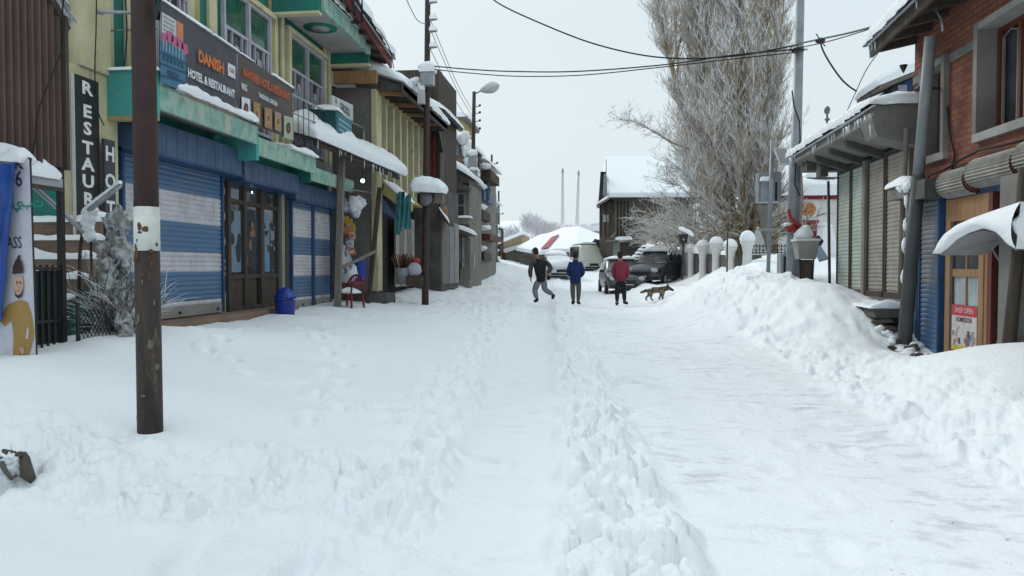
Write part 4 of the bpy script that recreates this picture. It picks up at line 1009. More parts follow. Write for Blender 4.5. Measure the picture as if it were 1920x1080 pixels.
q1 = at(632, 590, X=-5.95); q1t = at(641, 300, X=-5.95); post(q1 - Vector((0, 0, .2)), q1t, .065, M['wood_grey'], aw)
q2 = at(689, 572, Y=18.2); q2t = at(712, 352, Y=18.6); post(q2 - Vector((0, 0, .2)), q2t, .05, M['wood_dk'], aw)
q3 = at(704, 345, Y=18.9); q3b = at(709, 540, Y=18.9); post(q3b, q3, .022, M['cream'], aw)
b = MB(); b.tube([at(638, 352, X=-5.95), at(700, 362, Y=18.8)], .015, M['conc_lt'], 6); b.build('crossbar', aw); b = MB(); b.bar(at(628, 508, Y=17.0), at(706, 470, Y=18.3), .05, .07, M['wood_grey']); b.build('crossbar', aw)
# stuff in the stall
def single(b, name, label, cat, org, group=None): return tag(b.build(name, org=org), label, cat, group)
p = at(680, 339, Y=18.0)
b = MB(); b.blob(p, .05, M['lamp'], 0, 0); b.tube([p + Vector((0, 0, .05)), p + Vector((0, 0, .3))], .01, M['black'], 5); single(b, 'light_bulb', 'bright white bulb hanging under the snowy awning', 'light bulb', p)
b = MB(); c = at(664, 384, Y=17.8)
for k, (dx, dz, r) in enumerate(((0, 0, .2), (-.17, -.02, .15), (.17, .06, .11), (.02, -.17, .13), (.05, .12, .12))): b.blob(c + Vector((dx, .03 * k, dz)), (r, r * .7, r), M['plast_white'], k, .5, freq=2.6)
b.tube([c + Vector((-.05, 0, .1)), at(661, 352, Y=17.8)], .008, M['wire'], 4); single(b, 'plastic_bag_bunch', 'bunch of white plastic bags hanging from the stall crossbar', 'bags', c)
b = MB(); rnd = random.Random(3)
pk_c = [flat('pack_yellow', (.42, .27, .05)), flat('pack_pink', (.45, .30, .28)), flat('pack_white', (.5, .5, .53)), flat('pack_orange', (.45, .15, .05))]
for k in range(13):
    c = at(652 + rnd.uniform(-9, 11), 412 + k * 5.0, Y=17.7 + rnd.uniform(-.1, .1)); m_ = pk_c[min(3, k // 4)] if rnd.random() < .7 else rnd.choice(pk_c)
    dd = Vector((rnd.uniform(-.3, .3), rnd.uniform(-.1, .1), 1)).normalized() * .09; b.bar(c - dd, c + dd, .15, .03, m_, up=(0, 1, 0)); b.bar(c - dd * .4 + Vector((0, -.02, 0)), c + dd * .3 + Vector((0, -.02, 0)), .10, .01, rnd.choice(pk_c), up=(0, 1, 0))
b.tube([at(651, 352, Y=17.75), at(652, 480, Y=17.75)], .006, M['wire'], 4); single(b, 'snack_packet_string', 'string of yellow and pink snack packets hanging in the stall', 'packets', at(652, 480, Y=17.75))
b = MB(); ps = [at(633, 460, Y=17.4), at(652, 463, Y=17.7), at(662, 500, Y=17.7), at(642, 512, Y=17.3)]; b.prism(ps, (0, .04, 0), flat('poster_white', (.42, .44, .47)))
cI = (ps[0] + ps[2]) / 2
for k in range(7):
    c = ps[0].lerp(ps[1], rnd.uniform(.2, .8)).lerp(ps[3].lerp(ps[2], rnd.uniform(.2, .8)), rnd.random()); b.blob(c + Vector((0, -.008, 0)), (.06, .012, .06), rnd.choice(pk_c + [flat('poster_blue', (.06, .16, .3)), flat('poster_green', (.05, .2, .15))]), k, .5, 8, 5)
b.tube([ps[3] + Vector((-.1, 0, 0)), ps[0] + Vector((-.1, 0, 0))], .018, M['black'], 6)
single(b, 'poster_board', 'tilted white poster board with coloured blotches inside the stall', 'board', ps[3])
def barrel(px, py0, py1, r, Y, m, name, label, cat, lid=True):
    lo = at(px, py1, Y=Y); hi = at(px, py0, Y=Y); h = hi.z - lo.z
    b = MB(); b.lathe(lo, [(r * .82, 0), (r * .9, h * .1), (r * .98, h * .72), (r * 1.03, h * .73), (r * 1.03, h * .78), (r * .98, h * .79), (r * .9, h * .88), (r * .5, h * .98), (.02, h)] if lid else [(r * .8, 0), (r * .95, h * .2), (r, h * .55), (r * .93, h * .85), (r, h * .96), (r, h), (r * .9, h), (r * .88, h * .9)], m, 24)
    return single(b, name, label, cat, lo)
barrel(674, 488, 528, .17, 17.9, M['plast_blue'], 'blue_barrel', 'open blue plastic drum behind the red chair', 'barrel', False)
lo = at(535, 602, Y=13.9); hi = at(535, 539, Y=13.9); h = hi.z - lo.z
bn_ = thing('litter_bin', 'domed blue plastic litter bin standing in the snow by the shop door', 'bin', lo)
r = .20
b = MB(); b.lathe(lo - Vector((0, 0, .05)), [(r * .8, 0), (r * .84, .05), (r * .98, h * .66), (r * 1.0, h * .70)], M['plast_blue'], 24); b.build('bin_body', bn_)
b = MB(); b.lathe(lo + Vector((0, 0, h * .66)), [(r * 1.06, 0), (r * 1.08, .03), (r * 1.0, h * .10), (r * .78, h * .22), (r * .42, h * .32), (.02, h * .35)], M['plast_blue'], 24)
b.prism([lo + Vector((r * .6, -r * .86, h * .72)), lo + Vector((r * .95, -r * .3, h * .72)), lo + Vector((r * .72, -r * .3, h * .86)), lo + Vector((r * .4, -r * .72, h * .86))], (.012, -.012, 0), flat('flap_blue', (.05, .10, .38)))
b.build('lid', bn_)
# white foam block and the red plastic chair
c = at(650, 530, Y=17.75); b = MB(); b.blob(c + Vector((0, 0, .27)), (.3, .2, .26), M['plast_white'], 4, .3); single(b, 'white_sack', 'full white sack standing behind the red plastic chair', 'sack', c)
ch = thing('plastic_chair', 'dark red plastic armchair with snow on its seat', 'chair', at(655, 583, Y=16.9)); o = at(655, 583, Y=16.9)
def cp(x, y, z): # chair faces the street (-y), turned a little
    a = .35; return o + Vector((x * math.cos(a) + y * math.sin(a), -x * math.sin(a) + y * math.cos(a), z))
b = MB(); 
b.grid(lambda u, v: cp((u - .5) * .46, (v - .5) * .44, .42 - .03 * math.sin(u * 3.14) * math.sin(v * 3.14)), 8, 8, M['plast_red']); b.grid(lambda u, v: cp((u - .5) * .46, (v - .5) * .44, .39), 2, 2, M['plast_red'], flip=True)
b.tube([cp(-.23, -.22, .4), cp(.23, -.22, .4)], .02, M['plast_red'], 6); b.build('seat', ch)
b = MB()
rim = [cp(-.25 * math.cos(t) , .22 + .06 * math.sin(t), .44 + .40 * math.sin(t) ** .8 if math.sin(t) > 0 else .44) for t in [math.pi * k / 14 for k in range(15)]]
b.tube(rim, .024, M['plast_red'], 8)
for k in range(1, 7):
    t = -.21 + .42 * k / 7; b.bar(cp(t, .22, .44), cp(t * .95, .28, .44 + .40 * math.sqrt(max(0, 1 - (t / .26) ** 2)) ** .8 - .01), .035, .012, M['plast_red'])
b.build('backrest', ch)
for sx in (-1, 1):
    b = MB(); b.tube([cp(sx * .25, .2, .62), cp(sx * .28, .05, .66), cp(sx * .28, -.18, .65), cp(sx * .27, -.24, .6), cp(sx * .25, -.24, .42)], .024, M['plast_red'], 8); b.build('armrest', ch)
    for sy in (-1, 1):
        b = MB(); b.bar(cp(sx * .27, sy * .25, -.12), cp(sx * .22, sy * .2, .40), .05, .035, M['plast_red']); b.build('leg', ch)
b = MB(); b.snowcap([cp(-.2, -.19, .41), cp(.2, -.19, .41), cp(.2, .18, .41), cp(-.2, .18, .41)], .09, .01, 10, 10, 5, rough=.6); b.build('snow_cap', ch)

# ---------------------------------------------------------------- utility pole with snow loaded lamp
def ins_pole(name, label, base, top, r0, r1, m, lean=None):
    t = thing(name, label, 'pole', base); b = MB(); n = 8
    b.tube([Vector(base) - Vector((0, 0, .3))] + [Vector(base).lerp(Vector(top), k / n) for k in range(1, n + 1)], [r0 + (r1 - r0) * k / n for k in range(n + 1)], m, 14)
    b.build('shaft', t); return t
pb = at(797, 572, Y=19.6); pt = at(803, 0, Y=19.8) + Vector((.0, 0, 1.2))
up = ins_pole('utility_pole', 'tall dark steel utility pole with insulators and a snow capped flood lamp', pb, pt, .095, .07, M['rust'])
for py in (8, 40, 62, 92):
    p = at(803.5, py, Y=19.75)
    b = MB(); b.bar(p + Vector((.02, -.05, 0)), p + Vector((.24, -.05, .03)), .03, .035, M['steel']); b.lathe(p + Vector((.17, -.05, .03)), [(.05, 0), (.06, .04), (.035, .07), (.06, .10), (.03, .14)], flat('porcelain', (.42, .42, .44)), 10)
    b.snowcap([p + Vector((.05, -.12, .03)), p + Vector((.23, -.12, .03)), p + Vector((.23, .02, .03)), p + Vector((.05, .02, .03))], .14, .01, 6, 6, py); b.build('insulator', up)
p = at(801, 162, Y=19.6); b = MB(); b.box(p + Vector((-.14, -.2, 0)), p + Vector((.2, .05, .34)), M['galv']); bx = b.build('junction_box', up)
b = MB(); b.snowcap([p + Vector((-.16, -.22, .34)), p + Vector((.22, -.22, .34)), p + Vector((.22, .07, .34)), p + Vector((-.16, .07, .34))], .3, .02, 8, 8, 2); b.build('snow_cap', bx)
p = at(793, 196, Y=19.6); b = MB(); b.box(p + Vector((-.1, -.2, 0)), p + Vector((.07, -.02, .34)), flat('meter_white', (.45, .46, .48))); b.blob(p + Vector((-.02, -.1, .42)), (.1, .1, .14), M['snow'], 3, .3); b.build('meter_box', up)
p = at(780, 158, Y=19.6); b = MB(); b.tube([p, at(797, 150, Y=19.6)], .025, M['steel'], 6); b.blob(p + Vector((-.02, 0, .08)), (.15, .1, .1), M['snow'], 5, .5); b.build('bracket', up)
p = at(802, 388, Y=19.25)
b = MB(); b.box(p + Vector((-.02, .0, .12)), p + Vector((.24, .3, .42)), M['steel']); b.tube([p + Vector((-.03, -.02, .2)), p + Vector((-.02, -.16, .2))], [.2, .22], M['black'], 20); b.tube([p + Vector((-.02, -.161, .2)), p + Vector((-.02, -.17, .2))], .185, flat('lamp_glass', (.16, .16, .17), .2), 20)
b.bar(p + Vector((-.26, 0, .44)), p + Vector((-.3, .1, .12)), .03, .03, M['black']); b.box(p + Vector((.2, -.1, .1)), p + Vector((.42, .15, .34)), M['wood_grey'])
hd = b.build('flood_lamp', up)
b = MB(); b.snowcap([p + Vector((-.34, -.25, .38)), p + Vector((.40, -.25, .34)), p + Vector((.40, .25, .36)), p + Vector((-.34, .25, .38))], .42, .04, 14, 12, 33, rough=.35, power=2.5); b.build('snow_cap', hd)

# street lamp pole further along
pb = at(884, 529, Y=31.5); pt = at(889, 172, Y=31.8)
sp = ins_pole('street_lamp', 'dark street lamp pole with a pale oval lamp head on a short arm', pb, pt, .10, .075, M['wood_dk']); sp['category'] = 'street lamp'
h0 = at(893, 172, Y=31.7); h1 = at(936, 160, Y=31.4)
b = MB(); b.tube([pt - Vector((0, 0, .1)), h0.lerp(h1, .3)], .035, M['galv'], 8); b.build('arm', sp)
b = MB(); n = 9; pts = [h0.lerp(h1, .15 + .85 * k / n) for k in range(n + 1)]; b.tube(pts, [.03, .10, .15, .19, .22, .24, .24, .21, .15, .04], flat('lamp_head', (.5, .52, .53)), 14); b.build('lamp_head', sp)
for k, py in enumerate((200, 213, 228, 243)):
    p = at(891, py, Y=31.7); b = MB(); b.tube([p, p + Vector((.2, 0, .02))], .02, M['steel'], 5); b.blob(p + Vector((.2, 0, .05)), .055, M['black'], k, .1, 8, 6); b.build('insulator', sp)
p = at(887, 310, Y=31.5); b = MB(); b.box(p + Vector((-.16, -.35, -.1)), p + Vector((.2, -.1, .4)), M['galv']); b.blob(p + Vector((.02, -.22, .48)), (.22, .2, .16), M['snow'], 1, .3); b.box(p + Vector((-.12, -.35, -.75)), p + Vector((.22, -.1, -.25)), M['conc_lt']); b.blob(p + Vector((.05, -.22, -.2)), (.2, .2, .1), M['snow'], 4, .3); b.build('junction_box', sp)
b = MB(); p = at(886, 487, Y=31.5); b.box(p + Vector((-.06, -.2, -.35)), p + Vector((.12, -.1, .3)), flat('plate_white', (.5, .5, .5))); b.build('number_plate', sp)
# thin poles beyond
def far_pole(px, ytop, ybot, Y, r, label, ins=(), sides=1, grp='thin poles along the far street'):
    pb = at(px, ybot, Y=Y); pt = at(px - 1, ytop, Y=Y)
    t = thing('utility_pole', label, 'pole', pb, grp); b = MB(); b.tube([pb - Vector((0, 0, .4)), pt], [r, r * .7], M['wood_dk'], 8); b.build('shaft', t)
    for py in ins:
        p = at(px, py, Y=Y); b = MB(); b.tube([p, p + Vector((.28 * sides, 0, .05))], .03, M['steel'], 5); b.blob(p + Vector((.3 * sides, 0, .08)), .07, M['black'], py, .1, 7, 5); b.build('insulator', t)
    return t, pb, pt
t1_, _, fp1 = far_pole(923, 290, 530, 45, .085, 'thin dark pole standing in the snow right of the street lamp', (308, 321, 334))
b = MB(); p = at(923, 380, Y=44.9); b.box(p + Vector((-.22, -.2, -.3)), p + Vector((.25, .1, .5)), M['galv']); b.blob(p + Vector((0, -.1, .6)), (.2, .2, .2), M['snow'], 2, .3); b.build('junction_box', t1_)
far_pole(936, 358, 500, 62, .10, 'short thin pole farthest to the right of the group', (402,))
far_pole(917, 335, 505, 70, .10, 'faint pole just left of the thin dark pole', (350, 372))
far_pole(911, 385, 505, 85, .10, 'faintest and leftmost of the thin far poles', (400,))
far_pole(930, 402, 504, 90, .10, 'very faint short pole between the dark pole and the right hand one', (412,))
far_pole(902, 350, 510, 52, .06, 'slim pole rising from the clutter beside the street lamp', (362, 372), -1)

# ---------------------------------------------------------------- grey building with the yellow colonnade
XG = -5.72
gb = thing('colonnade_building', 'grey concrete building with a yellow pillared upper gallery and snowy eaves', 'building', (-6.5, 21, .8))
b = MB(); b.box((-12, 18.95, .4), (XG - .45, 24.5, 6.05), M['conc']); b.box((XG - .45, 18.95, .4), (XG, 19.35, 6.05), M['conc']); b.build('wall', gb)
b = MB(); b.box((XG - .12, 18.90, .75), (XG + .03, 19.4, 6.0), M['cream'])
b.build('corner_pillar', gb, bevel=.02)
b = MB(); b.box((-7, 18.7, .2), (XG + .35, 19.5, .72), M['conc_dk']); s1 = b.build('step', gb)
b = MB(); b.box((XG - .4, 19.36, 3.35), (XG, 24.5, 3.6), M['ochre']); b.box((XG - .4, 19.36, 5.85), (XG + .05, 24.5, 6.05), M['ochre']); b.build('gallery_beam', gb)
for k in range(7):
    y = 19.9 + k * .74; b = MB(); b.box((XG - .16, y, 3.605), (XG + .0, y + .15, 5.845), M['cream']); b.build('gallery_post', gb)
for k in range(6):
    y = 20.06 + k * .74; b = MB(); b.box((XG - .44, y + .05, 3.65), (XG - .40, y + .52, 5.4), M['wood_dk']); b.box((XG - .4, y, 3.7), (XG - .34, y + .06, 5.5), M['ochre']); b.build('gallery_window', gb)
b = MB(); b.prism([(XG - .5, 18.9, 6.05), (XG + .75, 18.9, 5.95), (XG + .75, 18.9, 6.08), (XG - .5, 18.9, 6.3)], (0, 5.7, 0), M['conc_dk'])
for k in range(12): b.bar((XG - .4, 19.2 + k * .46, 5.98), (XG + .7, 19.2 + k * .46, 5.9), .08, .10, M['wood'] if k % 3 == 0 else M['wood_dk'])
b.bar((XG + .72, 18.8, 5.98), (XG + .72, 24.7, 5.98), .06, .24, M['wood_dk'])
rf = b.build('roof', gb)
b = MB(); b.snowcap([(-10, 18.7, 7.9), (XG + .78, 18.75, 6.12), (XG + .78, 24.8, 6.12), (-10, 24.8, 7.9)], .45, .06, 20, 30, 14, rough=.3); b.build('snow_cap', rf)
b = MB(); b.prism([(XG - .44, 18.94, 6.05), (XG + .6, 18.94, 6.05), (-8, 18.94, 7.2)], (0, .1, 0), M['conc']); b.build('gable', gb)
# shop front beneath: doorway, hung cloths, grey door leaves
b = MB(); b.box((XG - .45, 19.36, .6), (XG - .40, 24.5, 3.3), M['dark']); b.build('shop_opening', gb)
b = MB()
for k in range(5): b.box((XG - .2, 21.4 + k * .46, .8), (XG - .15, 21.8 + k * .46, 2.9), M['wood_grey'] if k % 2 else M['conc_lt'])
b.build('door_leaf', gb)
b = MB(); b.prism([(XG, 19.45, 3.35), (XG + .55, 19.45, 2.95), (XG + .55, 19.45, 3.2), (XG + .1, 19.45, 3.7)], (0, 1.2, 0), M['ochre']); b.prism([(XG, 19.4, 2.9), (XG + .45, 19.4, 2.6), (XG, 19.4, 3.3)], (0, .9, 0), M['blue_box']); hd = b.build('hood', gb)
b = MB(); b.snowcap([(XG + .05, 19.42, 3.68), (XG + .58, 19.42, 3.2), (XG + .58, 20.7, 3.2), (XG + .05, 20.7, 3.68)], .1, .01, 10, 14, 4); b.build('snow_cap', hd)
cloths = MB(); rnd = random.Random(8)
tl = [mat('cloth_teal', (.06, .25, .26), (.03, .13, .15), scale=8, bump=.4), flat('cloth_dark', (.02, .05, .06))]
for k in range(6):
    px = 747 + k * 4.2; top = at(px, 366 + rnd.uniform(-8, 6), Y=19.4); bot = at(px - 1, 435 + rnd.uniform(-16, 6), Y=19.4)
    cloths.grid(lambda u, v: top.lerp(bot, v) + Vector(((u - .5) * .10 * (1 + v * .4), .03 * math.sin(u * 9 + v * 3) - .05 * (k % 2), 0)), 6, 8, tl[0] if k != 2 else tl[1])
single(cloths, 'hung_cloths', 'row of teal garments hanging at the dark shop front', 'clothes', at(757, 440, Y=19.4))
p = at(757, 532, Y=19.5); b = MB(); b.lathe(p, [(.2, 0), (.24, .3), (.25, .42)], M['steel'], 14); bb = b.build('broom_tub', org=p); tag(bb, 'grey tub stuffed with upright brown brooms beside the shop front', 'tub')
b = MB()
for k in range(60):
    a = rnd.uniform(0, 6.28); r = rnd.uniform(.0, .2); q = p + Vector((r * math.cos(a), r * math.sin(a), .4)); b.tube([q, q + Vector((r * math.cos(a) * .8, r * math.sin(a) * .5, rnd.uniform(.25, .42)))], .012, flat('broom', (.10, .045, .03)), 4)
ORG[bb.name] = Vector(p); b.build('broom', bb)
p = at(777, 528, Y=19.4); b = MB(); b.box(p + Vector((-.2, -.12, -.1)), p + Vector((.22, .15, .15)), M['wood_dk']); b.blob(p + Vector((0, 0, .32)), (.2, .15, .2), flat('sack_grey', (.36, .38, .42)), 3, .3); b.blob(p + Vector((.05, 0, .54)), (.12, .1, .09), flat('sack_red', (.3, .04, .035)), 5, .3)
single(b, 'goods_stack', 'small stack of a crate and grey and red sacks in front of the shop', 'sacks', p)

# maroon sheet clad building next along
mbld = thing('maroon_building', 'tall building clad in maroon sheet beyond the yellow gallery', 'building', (-6, 26, .8))
b = MB(); YM = 24.7
x0, x1 = at(774, 250, Y=YM).x, at(827, 300, Y=YM).x
zt_ = at(800, 150, Y=YM).z; zb_ = at(800, 350, Y=YM).z
b.box((-11, YM + .02, .6), (x1 - .02, YM + 3.2, zb_), M['conc_dk']); b.box((-11, YM + .02, zb_), (x1 - .08, YM + 3.2, 8.0), M['wood_dk']); b.build('wall', mbld)
for k in range(7):
    xa = x0 + (x1 - x0) * k / 7; b = MB(); b.box((xa + .01, YM - .06 - .04 * (k % 2), zb_ - .1 * (k % 3)), (xa + (x1 - x0) / 7 - .01, YM + .02, 7.4 - .33 * k), (M['wood_dk'], M['wood'], M['maroon'], M['maroon'], M['maroon'], M['maroon'], M['wood_dk'])[k] if k != 1 else M['wood_red']); b.build('cladding_panel', mbld)
b = MB(); b.bar((x1 + .02, YM - .1, zb_ - .4), (x1 + .05, YM - .1, 5.2), .10, .10, M['wood_grey']); b.bar((x1 + .06, YM - .1, 5.2), (x1 - .45, YM - .1, 7.7), .1, .1, M['black']); b.build('corner_post', mbld)
b = MB(); b.snowcap([(-10, YM - .3, 9.0), (x1 + .15, YM - .3, 6.6), (x1 + .15, YM + 3.4, 6.6), (-10, YM + 3.4, 9.0)], .3, .05, 14, 14, 3); b.prism([(-10, YM - .3, 8.9), (x1 + .15, YM - .3, 6.5), (x1 + .15, YM - .3, 6.6), (-10, YM - .3, 9.0)], (0, 3.6, 0), M['black']); b.build('roof', mbld)
b = MB(); b.prism([at(822, 400, Y=24.4), at(842, 424, Y=24.4), at(840, 414, Y=24.4), at(826, 390, Y=24.4)], (0, .9, 0), M['wood_dk']); b.snowcap([at(824, 392, Y=24.4), at(842, 418, Y=24.4), at(842, 418, Y=25.3), at(824, 392, Y=25.3)], .14, .02, 10, 10, 2); b.blob(at(832, 398, Y=24.5), (.15, .1, .22), M['wood'], 3, .2); b.build('lean_to', mbld)
# shops under it
for (y0, y1, z1, m_) in ((24.8, 25.9, 3.1, M['wood_grey']), (26.0, 26.9, 3.0, M['sh_grey']), (27.0, 27.8, 3.0, M['conc_lt'])):
    b = MB(); b.box((x1 - .02, y0, .8), (x1 + .02, y1, z1), m_); b.build('shop_door', mbld)

# house with the balcony window, its side wall facing down the street
YC = 30.2
hc = thing('balcony_house', 'grey plastered house with a small balcony window beyond the maroon building', 'house', (-6, 31.5, .9))
xa, xb = at(829, 400, Y=YC).x, at(880, 400, Y=YC).x
b = MB(); b.box((-11, YC, .5), (xb, YC + 3.2, at(850, 345, Y=YC).z), M['grey_wall'])
b.box((xa - .1, YC - .04, at(850, 350, Y=YC).z - .0), (xb, YC - .002, at(850, 336, Y=YC).z), M['wood_dk']); b.build('wall', hc)
f = MB(); p, q = at(843, 362, Y=YC), at(872, 408, Y=YC)
f.box((p.x, YC - .06, q.z), (q.x, YC - .002, p.z), M['conc_lt']); fo = f.build('window', hc)
f = MB(); 
for (a, c) in ((0, .46), (.54, 1)):
    for (e, g) in ((.08, .46), (.52, .92)): f.box((p.x + (q.x - p.x) * (a * .9 + .06), YC - .075, q.z + (p.z - q.z) * e), (p.x + (q.x - p.x) * (c * .9 + .04), YC - .062, q.z + (p.z - q.z) * g), M['pane'])
f.build('pane', fo)
b = MB(); p, q = at(840, 409, Y=YC - .5), at(880, 420, Y=YC - .5); b.box((p.x, YC - .6, q.z), (q.x, YC - .005, p.z), M['grey_wall']); bl = b.build('balcony', hc)
b = MB(); b.snowcap([(p.x - .03, YC - .62, p.z), (q.x + .03, YC - .62, p.z), (q.x + .03, YC - .01, p.z), (p.x - .03, YC - .01, p.z)], .12, .03, 14, 6, 8); b.build('snow_cap', bl)
b = MB(); p, q = at(826, 330, Y=YC), at(884, 352, Y=YC); b.prism([(p.x, YC - .5, p.z), (q.x, YC - .5, q.z), (q.x, YC - .5, q.z - .15), (p.x, YC - .5, p.z - .5)], (0, .5, 0), M['conc_dk'])
zz = at(850, 300, Y=YC).z
b.prism([(-8, YC - .35, at(850, 350, Y=YC).z), (xb, YC - .35, at(850, 345, Y=YC).z), (xb + .1, YC - .35, at(880, 338, Y=YC).z), (xa, YC - .35, at(829, 297, Y=YC).z), (-8, YC - .35, 8.2)], (0, 3.4, 0), M['conc_dk']); rf = b.build('roof', hc)
b = MB(); r0, r1 = at(826, 296, Y=YC), at(886, 334, Y=YC); b.snowcap([Vector((r0.x - 1.3, YC - .45, r0.z + .75)), Vector((r1.x, YC - .45, r1.z)), Vector((r1.x, YC + 3.2, r1.z)), Vector((r0.x - 1.3, YC + 3.2, r0.z + .75))], .34, .05, 20, 12, 6); b.build('snow_cap', rf)
# little shop porch below
b = MB(); p, q, r_ = at(828, 445, Y=YC - .9), at(858, 428, Y=YC - .9), at(884, 440, Y=YC - .9)
b.prism([p, q, r_, r_ - Vector((0, 0, .1)), q - Vector((0, 0, .1)), p - Vector((0, 0, .1))], (0, .88, 0), M['wood_grey']); po_ = b.build('porch_roof', hc)
b = MB(); b.snowcap([q + Vector((-.05, -.05, .02)), r_ + Vector((.05, -.05, .02)), r_ + Vector((.05, .9, .02)), q + Vector((-.05, .9, .02))], .18, .03, 12, 8, 3); b.build('snow_cap', po_)
for px in (831, 845, 880):
    b = MB(); b.bar(at(px, 525, Y=YC - .8), at(px, 447, Y=YC - .8), .09, .09, M['wood_grey']); b.build('porch_post', hc)
b = MB(); p, q = at(847, 445, Y=YC), at(872, 500, Y=YC)
for k in range(4): b.box((p.x + (q.x - p.x) * k / 4 + .02, YC - .05, q.z), (p.x + (q.x - p.x) * (k + 1) / 4 - .02, YC - .003, p.z), (M['conc_lt'], M['glass_pale'], M['wood_grey'], M['glass_pale'])[k])
b.build('shop_door', hc)
# gabled brick house behind, ochre block farther back
YD = 34.5
gd = thing('brick_gable_house', 'rough brick gable with a blue grey window under a snowy roof', 'house', (-7, 35, 1))
p0, p1, p2, p3 = at(822, 236, Y=YD), at(886, 276, Y=YD), at(884, 345, Y=YD), at(822, 345, Y=YD)
b = MB(); b.prism([p0, p1, p2, p3], (0, 2.5, 0), M['brick_far']); b.prism([Vector((p0.x - 3, YD, p0.z)), p0, p3, Vector((p0.x - 3, YD, p3.z))], (0, 2.5, 0), M['conc_dk']); b.box((p3.x - 3, YD + .01, .8), (p2.x, YD + 2.5, p3.z), M['conc_dk']); b.build('wall', gd)
b = MB(); b.prism([at(832, 262, Y=YD - .05), at(860, 270, Y=YD - .05), at(860, 292, Y=YD - .05), at(832, 290, Y=YD - .05)], (0, .045, 0), flat('pane_bluegrey', (.22, .27, .32))); b.build('window', gd)
b = MB(); e0, e1 = at(818, 232, Y=YD - .4), at(890, 278, Y=YD - .4); b.prism([e0, e1, e1 - Vector((0, 0, .12)), e0 - Vector((0, 0, .12))], (0, 3.2, 0), M['wood_dk']); rf = b.build('roof', gd)
b = MB(); b.snowcap([e0, e1, e1 + Vector((0, 3.2, 0)), e0 + Vector((0, 3.2, 0))], .34, .05, 18, 12, 19); b.build('snow_cap', rf)
b = MB(); YE = 40; p, q = at(828, 222, Y=YE), at(878, 300, Y=YE)
b.box((p.x - 2, YE, .9), (at(868, 222, Y=YE).x, YE + 4, p.z - .1), M['ochre']); b.box((p.x - 2, YE - .3, p.z - .1), (at(876, 222, Y=YE).x, YE + 4.2, p.z), M['grey_wall']); ob = thing('ochre_block', 'small ochre block with flat snowy roof high behind the brick gable', 'house', (p.x, YE, 1)); b.build('wall', ob)
b = MB(); b.snowcap([(p.x - 2, YE - .35, p.z), (at(877, 222, Y=YE).x, YE - .35, p.z), (at(877, 222, Y=YE).x, YE + 4, p.z), (p.x - 2, YE + 4, p.z)], .45, .05, 14, 10, 5); b.build('snow_cap', ob)
b = MB(); 
for k in range(4): p = at(870 + 6 * k, 258 + 22 * k, Y=33); b.blob(p, (.28, .3, .3), M['snow'], k, .6)
single(b, 'snow_clump', 'lumps of snow clinging beside the brick gable roof edge', 'snow', at(880, 320, Y=33))

# the darker row at the far end of the left side
rnd = random.Random(21)
specs = [(884, 905, 300, 36.5, 'narrow grey house with hanging balconies right behind the street lamp'), (898, 914, 372, 46, 'low dark shop with cluttered signs under the faint poles'), (906, 930, 425, 58, 'small brown shop at the far end of the left row')]
for i, (pxa, pxb, pyt, Y, lab) in enumerate(specs):
    a, c = at(pxa, pyt, Y=Y), at(pxb, 505, Y=Y); t = thing('shop_house', lab, 'shop', (c.x - 1, Y, c.z), 'shop houses at the far left')
    b = MB(); b.box((a.x - 3, Y, .6), (c.x - .15, Y + 6, a.z), (M['grey_wall'], M['conc_dk'], M['wood_dk'])[i]); b.build('wall', t)
    n = 5
    for k in range(n):
        z = 1.2 + (a.z - 1.6) * (k + .5) / n
        b = MB(); xw = rnd.uniform(.1, .5); b.box((c.x - .15, Y - .3 + rnd.uniform(0, 1), z), (c.x - .15 + xw, Y + rnd.uniform(1.5, 4), z + rnd.uniform(.25, .6)), rnd.choice([M['wood_dk'], M['black'], M['galv'], M['blue_box'], M['wood_red']])); 
        b.blob((c.x - .15 + xw * .6, Y - .1, z + .6), (.3, .5, .12), M['snow'], k + i * 7, .4); b.build('projecting_sign', t)
    for k in range(3):
        b = MB(); ww = (c.x - a.x) / 3; b.box((a.x + ww * k + .08, Y - .05, a.z - 1.5 - .9 * (k % 2)), (a.x + ww * k + ww - .08, Y - .003, a.z - .5 - .7 * (k % 2)), rnd.choice([M['pane'], M['glass_pale'], M['wood_dk']])); b.build('window', t)
    b = MB(); b.snowcap([(a.x - 3, Y - .3, a.z + .6), (c.x + .15, Y - .3, a.z), (c.x + .15, Y + 6, a.z), (a.x - 3, Y + 6, a.z + .6)], .35, .05, 14, 12, i + 40); b.build('snow_cap', t)
b = MB(); p = at(904, 342, Y=38); b.blob(p, (.4, .3, .3), M['black'], 1, .3); b.blob(p + Vector((.25, 0, -.5)), (.2, .2, .5), M['blue_box'], 2, .5); b.bar(p, p + Vector((-1.2, 0, -.3)), .08, .08, M['wood_dk']); b.blob(p + Vector((-.1, -.1, .32)), (.4, .3, .15), M['snow'], 3, .3)
single(b, 'sign_board', 'dark hanging sign under a snow lump high on the far left row', 'sign', p)
# ================================================================== RIGHT SIDE
XR = 4.77
bk = thing('brick_building', 'red brick building with deep concrete windows and roller hoods at the right edge', 'building', (5.2, 9, .1))
b = MB()
